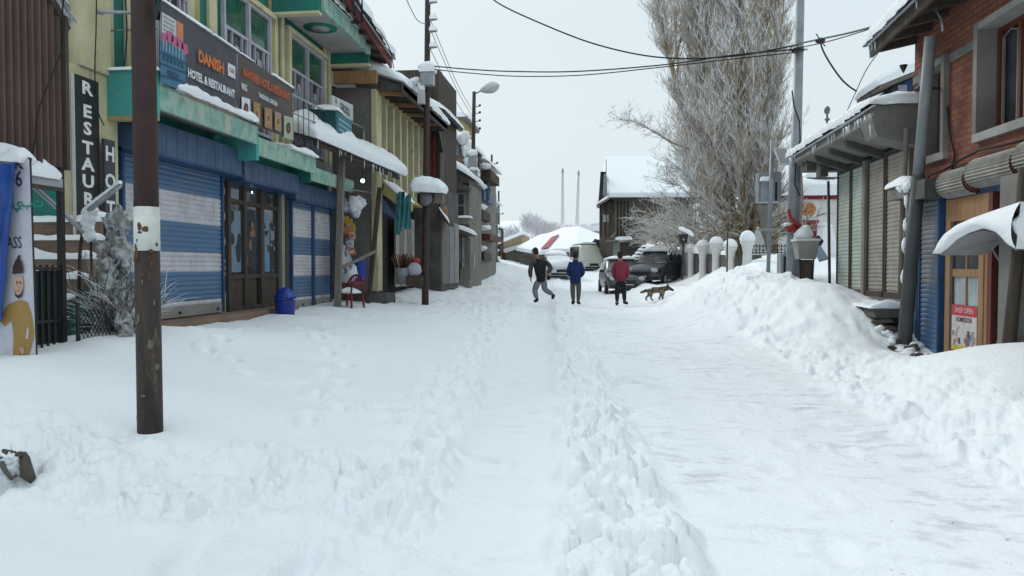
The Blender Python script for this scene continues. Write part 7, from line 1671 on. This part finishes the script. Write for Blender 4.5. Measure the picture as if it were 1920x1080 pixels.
# roof: steep snow covered gable
e0, e1 = HP(1119, 378, 1.5), HP(1262, 372, -1.0); RZ = HP(1180, 305).z + .7
b = MB()
A1 = Vector((e0.x, YH + 2.0, zt0 - .15)); A2 = Vector((x0 - .3, YH - 1.0, zt0 + .05)); A3 = Vector((x1 + .6, YH - 1.0, zt0 + .0)); R1 = Vector((x0 - .5, YH + 4, RZ)); R2 = Vector((x1 + .6, YH + 4, RZ))
b.add([A1, A2, A3, R2, R1], [(0, 1, 4), (1, 2, 3, 4)], M['snow']); b.add([v + Vector((0, 0, .30)) for v in (A1, A2, A3, R2, R1)], [(0, 1, 4), (1, 2, 3, 4)], M['snow'])
b.add([A1, A2, A2 + Vector((0, 0, .3)), A1 + Vector((0, 0, .3))], [(0, 1, 2, 3)], M['snow']); b.add([A2, A3, A3 + Vector((0, 0, .3)), A2 + Vector((0, 0, .3))], [(0, 1, 2, 3)], M['snow'])
b.add([R1, R2, Vector((R2.x, YH + 8, zt0)), Vector((R1.x, YH + 8, zt0))], [(0, 1, 2, 3)], M['snow'])
b.build('snow_cap', hh)
b = MB(); b.add([A1, A2, A3, Vector((A3.x, YH + 7, zt0)), Vector((A1.x, YH + 7, zt0))], [(0, 1, 2, 3, 4)], M['black'])
b.bar(A2 + Vector((0, -.02, -.06)), A3 + Vector((0, -.02, -.06)), .05, .12, M['black']); b.bar(A1 + Vector((0, -.02, -.06)), A2 + Vector((0, -.02, -.06)), .05, .14, M['black']); b.build('eaves', hh)
b = MB(); d = [HP(1122, 378, -.6), HP(1126, 322, -.6), HP(1136, 322, -.6), HP(1139, 365, -.6)]
b.prism(d, (0, .1, 0), M['black']); b.prism([HP(1130, 368, -.7), HP(1132, 326, -.7), HP(1137, 324, -.7), HP(1139, 364, -.7)], (0, .08, 0), flat('dormer_grey', (.20, .25, .27))); b.tube([HP(1136.5, 324, -.6), HP(1136.5, 299, -.6)], .025, M['wire_grey'], 5); b.prism([d[1], d[2], Vector((d[2].x, YH + 3.5, d[2].z)), Vector((d[1].x, YH + 3.5, d[1].z))], (0, 0, -.12), M['black']); b.build('dormer', hh)
st2 = thing('outdoor_stairs', 'dark outdoor stair with snow on each step beside the two storey house', 'stairs', HP(1200, 495, -2))
for k in range(6):
    p = HP(1176 + k * 5.5, 494 - k * 6, -2); b = MB(); b.box((p.x, YH - 3, p.z - .6), (p.x + .5, YH - 1.6, p.z), M['wood_dk']); s_ = b.build('step', st2); b = MB(); b.snowcap([(p.x - .04, YH - 3.05, p.z), (p.x + .42, YH - 3.05, p.z), (p.x + .42, YH - 1.6, p.z), (p.x - .04, YH - 1.6, p.z)], .14, .02, 8, 8, k); b.build('snow_cap', s_)

# ================================================================== DISTANT ROOFS, WOODS, MASTS
def farhouse(label, Y, wall, roofpts, rth, wm, depth=8, extra=None):
    """wall: outline in the photo; roof: snow slab outline"""
    w_ = [at(x, y, Y=Y) for x, y in wall]; t = thing('distant_house', label, 'house', w_[0]); b = MB(); b.prism(w_, (0, depth, 0), wm); b.build('wall', t)
    b = MB(); r = [at(x, y, Y=Y - .6) for x, y in roofpts]; b.prism(r, (0, depth + 1, 0), M['snow']); b.build('snow_cap', t); return t
t = farhouse('distant tan house whose snowy roof edge slopes up to the right', 75, [(924, 505), (924, 470), (930, 452), (980, 437), (978, 505)], [(922, 455), (981, 433), (982, 438), (926, 461)], .4, M['tan_wall'])
b = MB(); b.prism([at(936, 465, Y=74.9), at(978, 455, Y=74.9), at(976, 470, Y=74.9), at(936, 480, Y=74.9)], (0, .08, 0), M['grey_wall']); b.build('painted_eaves_shadow', t)  # drab strip painting the shadow under the eaves, no real board
farhouse('long low distant house with one snow edge, drab wall and pale doorway', 66, [(926, 512), (926, 480), (960, 470), (1010, 462), (1010, 512)], [(924, 473), (1000, 450), (1012, 452), (930, 480)], .4, M['grey_wall'])
# the large hipped roof with the bare red strip
YR_ = 58
bigr = thing('red_roof_house', 'wide low house under a big white roof with a bare strip of red sheet', 'house', at(1050, 505, Y=YR_))
b = MB(); b.prism([at(975, 510, Y=YR_ + 1.2), at(975, 478, Y=YR_ + 1.2), at(1128, 472, Y=YR_ + 1.2), at(1128, 510, Y=YR_ + 1.2)], (0, 8, 0), M['grey_wall']); b.build('wall', bigr)
E_ = [at(968, 470, Y=YR_ + 1), at(1012, 478, Y=YR_), at(1040, 473, Y=YR_), at(1080, 473, Y=YR_), at(1128, 460, Y=YR_ + 1)]
RG = [at(1010, 446, Y=YR_ + 8), at(1030, 442, Y=YR_ + 8), at(1055, 432, Y=YR_ + 8), at(1085, 430, Y=YR_ + 8), at(1128, 446, Y=YR_ + 8)]
b = MB(); k = len(E_); b.add(E_ + RG, [(i, i + 1, k + i + 1, k + i) for i in range(k - 1)], M['snow']); b.add([e - Vector((0, 0, .05)) for e in E_] + [g - Vector((0, 0, .05)) for g in RG], [(i, k + i, k + i + 1, i + 1) for i in range(k - 1)], M['conc_dk'])
b.add(E_ + [e + Vector((0, 0, .28)) for e in E_], [(i, i + 1, k + i + 1, k + i) for i in range(k - 1)], M['snow']); b.add([e + Vector((0, 0, .28)) for e in E_] + [g + Vector((0, .3, .28)) for g in RG], [(i, i + 1, k + i + 1, k + i) for i in range(k - 1)], M['snow']); b.build('snow_cap', bigr)
b = MB(); n_ = Vector((0, -.1, .08)); rr1 = [E_[1].lerp(E_[2], .0).lerp(RG[1], .04) + Vector((0, 0, .3)), E_[1].lerp(E_[2], .55).lerp(RG[1].lerp(RG[2], .3), .06) + Vector((0, 0, .3)), E_[2].lerp(RG[2], .62) + Vector((0, .15, .3)), E_[1].lerp(E_[2], .4).lerp(RG[1].lerp(RG[2], .4), .58) + Vector((0, .15, .3))]
b.add([p + n_ for p in rr1], [(0, 1, 2, 3)], flat('red_sheet', (.33, .06, .09))); b.build('red_sheet', bigr)
b = MB()
for i in range(k - 1): b.bar(E_[i] + Vector((0, .05, -.14)), E_[i + 1] + Vector((0, .05, -.14)), .1, .2, M['conc_dk'])
b.build('eaves', bigr)
farhouse('pale green walled distant house right of the white roof', 72, [(1078, 470), (1078, 431), (1130, 431), (1130, 470)], [(1074, 432), (1076, 424), (1130, 422), (1130, 433)], .4, flat('pale_green_wall', (.42, .46, .36)))
b = MB()
for k, (x, y) in enumerate(((1118, 462), (1106, 468), (1122, 470))): b.blob(at(x, y, Y=53), (.45, .3, .5), M['black'] if k else M['navy'], k, .4)
single(b, 'dark_awning', 'small dark domed awnings at the left corner of the two storey house', 'awning', at(1118, 475, Y=53))
# low dark clutter at the street end
b = MB()
rnd = random.Random(31)
for k in range(16): p = at(900 + rnd.uniform(0, 38), 498 + rnd.uniform(-8, 4), D=56 + rnd.uniform(0, 10)); b.box(p, p + Vector((rnd.uniform(.3, .9), .5, rnd.uniform(.3, 1.4))), rnd.choice([M['wood_dk'], M['wood_red'], M['conc_lt'], M['maroon'], M['black']]))
o = b.build('street_clutter', org=at(915, 505, D=58)); tag(o, 'dark clutter of stalls and goods at the far end of the left row', 'clutter', kind='stuff')
# woods on the rise, haze painted into their twig colour: bare crowns
b = MB()
def faint_tree(mb, base, h, wd, rnd, m, n=34):
    mb.tube([base, base + Vector((0, 0, h * .5))], [h * .022, h * .012], m, 4, False)
    for i in range(n):
        z = h * rnd.uniform(.12, .75); a = rnd.uniform(0, 6.28); p = base + Vector((0, 0, z)); l = h * rnd.uniform(.25, .45) * (1 - .35 * z / h)
        d = Vector((math.cos(a) * wd, math.sin(a) * wd, rnd.uniform(.6, 1.3))).normalized(); q = p + d * l
        mb.tube([p, q], [h * .006, h * .003], m, 3, False)
        for k in range(5):
            t = rnd.uniform(.3, 1); o = p.lerp(q, t); e = (d + Vector((rnd.uniform(-.8, .8), rnd.uniform(-.8, .8), rnd.uniform(-.1, .6)))).normalized(); mb.tube([o, o + e * l * .4], [h * .004, h * .002], m, 3, False)
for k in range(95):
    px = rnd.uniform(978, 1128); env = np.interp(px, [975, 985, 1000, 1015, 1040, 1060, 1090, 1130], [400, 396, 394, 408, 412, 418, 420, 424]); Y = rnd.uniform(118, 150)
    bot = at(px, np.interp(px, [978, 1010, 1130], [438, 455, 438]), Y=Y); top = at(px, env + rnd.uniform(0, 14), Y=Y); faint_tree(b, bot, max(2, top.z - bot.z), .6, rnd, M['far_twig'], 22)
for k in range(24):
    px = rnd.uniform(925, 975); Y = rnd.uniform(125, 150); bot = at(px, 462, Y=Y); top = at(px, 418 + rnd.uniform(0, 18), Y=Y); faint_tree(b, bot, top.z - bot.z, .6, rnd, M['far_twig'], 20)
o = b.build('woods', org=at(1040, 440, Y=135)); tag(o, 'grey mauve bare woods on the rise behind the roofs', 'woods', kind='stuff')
b = MB(); 
def fh3(X, Y):
    s = (Y - 95) / 60.; e = np.interp(X, [-24, -16, -8, 0, 14, 40], [5.5, 6.2, 3.6, 3.6, 4.4, 3.5]); return 1.0 + sst(0, 1, s) * e + .5 * mnoise.noise(Vector((X * .15, Y * .1, 2)))
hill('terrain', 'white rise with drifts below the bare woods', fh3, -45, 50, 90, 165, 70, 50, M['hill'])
M['mast'] = mat('mast_grey', (.30, .33, .36), bump=0)
def mast(label, px, pyt, pyb, D, lean):
    p, q = at(px, pyb, D=D), at(px + lean, pyt, D=D); t = thing('radio_mast', label, 'mast', p, 'radio masts on the far rise'); b = MB(); w_ = .42
    for sx, sy in ((-1, -1), (1, -1), (0, 1)): b.tube([p + Vector((sx * w_, sy * w_, -8)), q + Vector((sx * w_ * .35, sy * w_ * .35, 0))], .05, M['mast'], 4, False)
    n = 16
    for k in range(n):
        f0, f1 = k / n, (k + 1) / n; a = p.lerp(q, f0); c = p.lerp(q, f1); wa = w_ * (1 - .65 * f0); wc = w_ * (1 - .65 * f1)
        b.tube([a + Vector((-wa, -wa, 0)), c + Vector((wc, -wc, 0))],   .03, M['mast'], 3, False); b.tube([a + Vector((wa, -wa, 0)), c + Vector((-wc, -wc, 0))], .03, M['mast'], 3, False)
    b.build('lattice', t); b = MB(); b.lathe(q + Vector((0, 0, -.8)), [(.25, 0), (.3, .3), (.25, .7), (.05, 1.2)], M['mast'], 8); b.build('antenna_drum', t)
mast('taller left hand lattice mast with a drum at its top', 1055, 318, 418, 175, 0); mast('slimmer right hand lattice mast, slightly leaning', 1081, 322, 420, 180, 4)

# ================================================================== THE GREAT FROSTED POPLAR
def branch(mb, p, d, l, r, seg, m, rnd, up=.12, wob=.18, n=4, cap=False):
    pts = [p.copy()]; rs = [r]
    for k in range(seg):
        d = (d + Vector((rnd.uniform(-wob, wob), rnd.uniform(-wob, wob), up + rnd.uniform(-wob, wob) * .5))).normalized(); p = p + d * l / seg; pts.append(p.copy()); rs.append(r * (1 - .8 * (k + 1) / seg))
    mb.tube(pts, rs, m, n, cap); return pts, d
rnd = random.Random(77)
YT_ = 30.5
tb = at(1402, 520, Y=YT_); tb.z = gz(tb.x, tb.y) - .3
pop = thing('poplar_tree', 'huge bare poplar thick with frosted upright twigs rising out of the picture', 'tree', tb)
trunk = MB(); crown = MB()
stems = []
for k in range(7):
    a = k / 7 * 6.28; d = Vector((math.cos(a) * .16 - (.05, .02, .15, .23, .18, .06, .0)[k], math.sin(a) * .14, 1)).normalized(); p0 = tb + Vector((math.cos(a) * .18, math.sin(a) * .18, 0))
    pts = [p0]; 
    for j in range(9): d = (d + Vector((rnd.uniform(-.05, .05) , rnd.uniform(-.05, .05), .07))).normalized(); pts.append(pts[-1] + d * 1.75)
    r0 = rnd.uniform(.10, .17); trunk.tube(pts, [r0 * (1 - .085 * j) for j in range(10)], M['bark'], 8); stems.append(pts)
trunk.build('trunk', pop)
SCALE = YT_ / 33.
def env(z):      # photo silhouette: left and right crown edges by height
    py = 500 - (z - CZ) / (YT_ * 1.03) * 1400
    l = np.interp(py, [-400, -100, 0, 60, 120, 200, 260, 320, 380, 440, 480], [1290, 1240, 1240, 1232, 1242, 1250, 1256, 1252, 1240, 1238, 1262]); r = np.interp(py, [-400, -100, 0, 100, 200, 260, 330, 400, 440, 480], [1440, 1480, 1488, 1480, 1472, 1468, 1462, 1450, 1440, 1436]); return l, r
def inside(p, slack=0):
    q = p - Vector((0, 0, CZ)); dep = q.dot(cF); px = 960 + FPX * q.dot(cR) / dep; l, r = env(p.z); return l - slack < px < r + slack
cx_ = lambda z: sum(at(env(z)[i], 300, Y=YT_).x for i in (0, 1)) / 2
wx_ = lambda z: (at(env(z)[1], 300, Y=YT_).x - at(env(z)[0], 300, Y=YT_).x) / 2
nb = 0
for i in range(640):
    st_ = rnd.choice(stems); z = tb.z + .9 + 13.2 * rnd.random() ** .95; f = (z - tb.z) / (1.72 * 9); j = min(8, int(f * 9)); p = st_[j].lerp(st_[j + 1], f * 9 - j) if f < 1 else st_[-1].copy()
    a = rnd.uniform(0, 6.283); cxz = cx_(p.z); W = wx_(p.z)
    # how far to the envelope in this direction
    dirx, diry = math.cos(a), math.sin(a); tx = cxz + W * (1 if dirx > 0 else -1) * .97; reach = max(.5, abs((tx - p.x)) if abs(dirx) > .3 else W * .8)
    low = p.z < tb.z + 3.5
    l = min(6.2, reach * rnd.uniform(.7, 1.2) / max(.45, abs(dirx)) * .9); d = Vector((dirx * (.8 if low else .62), diry * (.8 if low else .62), rnd.uniform(.15, .6) if low else rnd.uniform(.55, 1.0))).normalized()
    big = rnd.random() < .12
    pts, dd = branch(crown, p, d, l, .05 if big else .024, 6, M['bark'] if (big and rnd.random() < .5) else M['twig'], rnd, .10, .16, 5)
    for k in range(16):
        t = rnd.uniform(.2, 1) ** .8 * 5.99; ji = int(t); q = pts[ji].lerp(pts[ji + 1], t - ji)
        if not inside(q, 6): continue
        e = (dd + Vector((rnd.uniform(-.9, .9), rnd.uniform(-.9, .9), rnd.uniform(.1, 1.0)))).normalized(); l2 = rnd.uniform(.5, 1.15)
        p2, d2 = branch(crown, q, e, l2, .013, 3, M['twig'], rnd, .10 if not low else -.02, .28, 3)
        for m_ in range(7):
            q2 = p2[rnd.randint(1, 3)]; e2 = (d2 + Vector((rnd.uniform(-1, 1), rnd.uniform(-1, 1), rnd.uniform(-.1, .9)))).normalized(); l3 = rnd.uniform(.18, .45); mid = q2 + e2 * l3 * .5 + Vector((rnd.uniform(-.04, .04), rnd.uniform(-.04, .04), .03))
            crown.tube([q2, mid, mid + (e2 + Vector((0, 0, .35))).normalized() * l3 * .5], [.0085, .007, .004], M['twig'], 3, False)
# the arm reaching out to the left
p = at(1300, 282, Y=YT_ - .3); pts = [p, at(1262, 268, Y=YT_ - .5), at(1225, 246, Y=YT_ - .6), at(1195, 228, Y=YT_ - .6), at(1150, 222, Y=YT_ - .6)]
crown.tube(pts, [.06, .05, .04, .028, .012], M['bark'], 6)
for k in range(70):
    t = rnd.uniform(.3, 1) * 3.99; ji = int(t); q = pts[ji].lerp(pts[ji + 1], t - ji); p2, d2 = branch(crown, q, Vector((rnd.uniform(-1, .4), rnd.uniform(-.5, .5), rnd.uniform(-.5, 1))).normalized(), rnd.uniform(.3, .9), .013, 3, M['twig'], rnd, .08, .3, 3)
    for m_ in range(3): crown.tube([p2[2], p2[2] + Vector((rnd.uniform(-.25, .25), rnd.uniform(-.2, .2), rnd.uniform(-.1, .3)))], [.008, .004], M['twig'], 3, False)
for (x, y) in ((1232, 330), (1238, 300), (1228, 360)):
    q = at(x + 40, y + 18, Y=YT_ - .4)
    for k in range(16):
        p2, d2 = branch(crown, q, Vector((-1, rnd.uniform(-.4, .4), rnd.uniform(-.2, .7))).normalized(), rnd.uniform(.6, 1.5), .014, 4, M['twig'], rnd, -.02, .25, 3)
        for m_ in range(4): o = p2[rnd.randint(1, 4)]; crown.tube([o, o + Vector((rnd.uniform(-.3, .2), rnd.uniform(-.2, .2), rnd.uniform(-.15, .3)))], [.008, .004], M['twig'], 3, False)
crown.build('crown', pop)
# snow bowed thicket under the poplar
def thicket(name, label, px0, px1, pyt, pyb, Y, n, seed, m, droop=.5):
    rnd = random.Random(seed); b = MB(); base = at((px0 + px1) / 2, pyb, Y=Y); t = thing(name, label, 'shrub', base)
    for i in range(n):
        q = at(rnd.uniform(px0, px1), pyb, Y=Y + rnd.uniform(-.8, .8)); h = (at(0, pyt, Y=Y).z - q.z) * rnd.uniform(.55, 1.05); lean = rnd.choice((-1, 1)) * rnd.uniform(.1, .8)
        pts, d = branch(b, q, Vector((lean, rnd.uniform(-.3, .3), 1)).normalized(), h * 1.25, .03, 7, m, rnd, -.16 * droop * 2, .16, 4)
        for k in range(14):
            o = pts[rnd.randint(2, 7)]; p2, d2 = branch(b, o, (d + Vector((rnd.uniform(-1, 1), rnd.uniform(-.6, .6), rnd.uniform(-.2, 1)))).normalized(), rnd.uniform(.3, .9), .014, 3, m, rnd, -.05, .3, 3)
            for m_ in range(2): o2 = p2[rnd.randint(1, 3)]; b.tube([o2, o2 + Vector((rnd.uniform(-.25, .25), rnd.uniform(-.2, .2), rnd.uniform(-.1, .25)))], [.009, .005], M['twig'], 3, False)
    b.build('branches', t)
thicket('snowy_thicket', 'snow bowed thicket between the two storey house and the poplar', 1250, 1300, 405, 478, 33.5, 34, 5, M['twig'])
thicket('snowy_thicket', 'arching snow laden bushes right behind the white pillars', 1290, 1400, 372, 470, 32.0, 75, 9, M['twig'])
thicket('leafy_bush', 'olive brown leafy bush at the poplar foot beside the equipment box', 1398, 1432, 385, 470, 29.0, 26, 12, frosted('olive_leaves', (.20, .15, .05), .75))

# ================================================================== near pole, rock, wires
pb = at(282, 818, D=5.1); ptop = at(268, 0, D=5.1); d_ = (ptop - pb)
npole = thing('near_pole', 'rusty dark brown round pole with a white painted band, closest to the camera', 'pole', pb)
def along(py): return pb + d_ * ((818 - py) / 818)
b = MB(); b.tube([pb - d_ * .12, along(470)], [.083, .080], M['pole_wood'], 28); b.tube([along(390), ptop + d_ * 1.1], [.079, .072], M['rust'], 28); b.build('shaft', npole)
b = MB(); b.tube([along(471), along(389)], [.0835, .0825], M['white_paint'], 28)
rndp = random.Random(2)
for k in range(26):      # flaked paint and rust scabs with ragged outlines, just proud of the steel
    py = rndp.choice([rndp.uniform(455, 500), rndp.uniform(470, 520), rndp.uniform(380, 480), rndp.uniform(520, 800)]); c0 = along(py); a0_ = rndp.uniform(-2.9, -.2); hh_ = rndp.uniform(.008, .035); aw_ = rndp.uniform(.06, .28)
    pts = []
    for j in range(9):
        t = j / 9 * 6.283; rr_ = rndp.uniform(.6, 1.2); aa = a0_ + aw_ * rr_ * math.cos(t); pts.append(c0 + Vector((math.cos(aa) * .0848, math.sin(aa) * .0848, hh_ * rr_ * math.sin(t))))
    b.add(pts, [tuple(range(9))], flat('rust_scab', (.10, .05, .022)) if py < 520 else flat('old_paint', (.13, .12, .10)))
b.build('painted_band', npole)
b = MB(); b.tube([pb + Vector((0, 0, -.06)), pb + Vector((0, 0, .015)), pb + Vector((0, 0, .03))], [.17, .135, .088], M['snow'], 24); b.build('snow_collar', npole)
b = MB(); f0 = at(293, -5, D=5.0); 
b.grid(lambda u, v: at(291 + 13 * u * (1 - .3 * v), -8 + 46 * v, D=5.0 + .05 * math.sin(u * 6 + v * 4)), 8, 10, flat('flag_dark', (.012, .03, .028))); single(b, 'dark_rag', 'dark green rag tied near the top of the near pole', 'rag', at(296, 30, D=5.0))
# bracket pipe on the hotel corner column
b = MB(); b.tube([at(188, 22, X=-6.3), at(246, 24, X=-6.1)], .022, M['galv'], 8); b.tube([at(188, 19, X=-6.4), at(188, 26, X=-6.4)], .04, M['galv'], 10); single(b, 'bracket_pipe', 'short grey pipe bracket sticking out of the cream corner column', 'pipe', at(188, 22, X=-6.3))
# dark slab of rock at the lower left with snow
rk = thing('dark_rock', 'dark brown rock flanked by icy snow poking out at the lower left edge', 'rock', at(45, 900, D=4.55))
def rp_(px, py, D=4.5): return at(px, py, D=D)
b = MB(); rim_ = [(40, 850), (48, 846), (56, 856), (62, 876), (68, 895), (58, 908), (46, 900), (34, 892), (28, 884), (35, 862)]
fr = [rp_(x, y, 4.42) for x, y in rim_]; cF_ = rp_(47, 878, 4.34); bk_ = [rp_(x * .92 + 3, y * .97 + 26, 4.8) for x, y in rim_]
n = len(rim_); b.add(fr + [cF_] + bk_, [(i, n, (i + 1) % n) for i in range(n)] + [(i, (i + 1) % n, n + 1 + (i + 1) % n, n + 1 + i) for i in range(n)], M['rock'], True); b.build('stone', rk)
b = MB(); b.tube([rp_(6, 845, 4.5), rp_(24, 852, 4.45), rp_(42, 853, 4.4)], [.012, .022, .02], M['rock'], 6); b.tube([rp_(0, 861, 4.4), rp_(10, 884, 4.32), rp_(22, 897, 4.3), rp_(32, 890, 4.32)], [.02, .014, .014, .012], M['rock'], 6); b.build('root', rk)
b = MB(); b.blob(rp_(18, 872, 4.42), (.085, .07, .06), M['ice'], 3, .9, 14, 10, 3); b.blob(rp_(27, 862, 4.42), (.05, .05, .04), M['snow'], 5, .8); b.blob(rp_(72, 885, 4.75), (.1, .12, .09), M['snow'], 8, .3); b.build('snow_cap', rk)

def cable(name, label, pts, r, m='wire', seg=8, grp=None):
    """a cable through surveyed points with a slack curve between them"""
    P = [Vector(p) for p in pts]; out = []
    k = len(P)
    for i in range(k - 1):
        p0 = P[max(i - 1, 0)]; p1 = P[i]; p2 = P[i + 1]; p3 = P[min(i + 2, k - 1)]
        for j in range(seg):
            t = j / seg; out.append(.5 * ((2 * p1) + (p2 - p0) * t + (2 * p0 - 5 * p1 + 4 * p2 - p3) * t * t + (3 * p1 - p0 - 3 * p2 + p3) * t ** 3))
    out.append(P[-1]); b = MB(); b.tube(out, r * .8, M[m], 5); o = b.build(name, org=P[0]); return tag(o, label, 'cable', grp)
G = 'overhead cables over the street'
cable('overhead_cable', 'single cable sagging steeply past the poplar to the grey steel pole', [at(900, -30, D=20), at(930, 3, D=19), at(1010, 42, D=18), at(1120, 84, D=17.4), at(1240, 108, D=17), at(1370, 106, D=16.6), at(1497, 84, D=16.2)], .022, grp=G)
cable('overhead_cable', 'upper of the two cables crossing from the utility pole to the grey steel pole', [at(812, 124, D=19.6), at(880, 130, D=19.4), at(960, 134, D=19), at(1080, 134, D=18.2), at(1240, 122, D=17.2), at(1370, 104, D=16.6), at(1497, 92, D=16.2)], .020, grp=G)
cable('overhead_cable', 'lower of the two cables crossing from the utility pole to the grey steel pole', [at(812, 130, D=19.6), at(880, 137, D=19.4), at(970, 143, D=19), at(1090, 141, D=18.2), at(1240, 126, D=17.2), at(1380, 110, D=16.6), at(1497, 98, D=16.2)], .016, grp=G)
cable('overhead_cable', 'thick doubled cable from the grey steel pole to the brick building eaves', [at(1497, 82, D=16.2), at(1540, 73, D=15), at(1600, 60, D=14), at(1680, 38, D=13)], .024, 'wire_grey', grp=G)
cable('overhead_cable', 'thinner cable just below the doubled one at the brick building eaves', [at(1497, 90, D=16.2), at(1560, 76, D=15), at(1655, 47, D=13.4)], .014, grp=G)
cable('hanging_cable', 'black looped cable dropping from its clamp to the thin stay wire', [at(1537, 72, D=15), at(1542, 92, D=15), at(1556, 118, D=14.8), at(1575, 145, D=14.6), at(1590, 160, D=14.4), at(1606, 171, D=14.2)], .022)
cable('stay_wire', 'thin pale stay wire slanting from the brick eaves down to the stall roof', [at(1652, 92, D=13.2), at(1625, 130, D=13.8), at(1605, 172, D=14.2), at(1582, 222, D=14.6)], .012, 'wire_grey')
b = MB(); p = at(1538, 76, D=14.95); b.blob(p, (.10, .06, .05), M['black'], 1, .4); b.tube([p, p + Vector((-.08, 0, .14))], .012, M['black'], 5); b.tube([p, p + Vector((.1, 0, -.12))], .012, M['black'], 5); single(b, 'cable_clamp', 'small black clamp on the doubled cable left of the brick eaves', 'clamp', p)
for k, (a, c, lab) in enumerate((((808, 40), (884, 205), 'highest faint wire running from utility pole to street lamp'), ((810, 62), (888, 222), 'second faint wire running from utility pole to street lamp'), ((806, 90), (886, 236), 'third faint wire running from utility pole to street lamp'), ((760, -5), (800, 45), 'short faint wire leaving the picture above the left eaves'))):
    p, q = at(*a, D=19.8 if k < 3 else 15), at(*c, D=31 if k < 3 else 19.6); mid = (p + q) / 2 - Vector((0, 0, .18)); cable('service_wire', lab, [p, mid, q], .012, 'wire_grey', grp='faint wires above the left roofs')
cable('service_wire', 'thin wire lying over the snowy eaves beyond the hotel', [at(690, 38, D=17), at(715, 62, D=17.6), at(732, 96, D=18), at(738, 128, D=18.4)], .014)
cable('kiosk_wire', 'black wire hanging across the brown corrugated kiosk', [at(120, -8, X=-5.42), at(117, 25, X=-5.42), at(119, 70, X=-5.42), at(112, 105, X=-5.42), at(90, 160, X=-5.42), at(70, 215, X=-5.42), at(66, 262, X=-5.42), at(58, 300, X=-5.42)], .010)
cable('column_wire', 'thin dark wire running down the cream corner column', [at(181, -5, X=-6.25), at(180, 60, X=-6.25), at(178, 140, X=-6.25), at(183, 205, X=-6.25), at(195, 235, X=-6.25)], .010)
cable('rail_wire', 'dark wire hanging against the teal wall beside the near pole', [at(235, -5, X=-6.3), at(238, 60, X=-6.3), at(233, 130, X=-6.3)], .012)
b = MB(); b.tube([at(662, 0, X=-5.2), at(666, 30, X=-5.2)], .03, M['wire'], 6); b.tube([at(678, -5, X=-5.2), at(679, 42, X=-5.2)], .025, M['wire'], 6); single(b, 'cable_bundle', 'dark cables standing against the sky above the maroon fascia', 'cables', at(666, 30, X=-5.2))
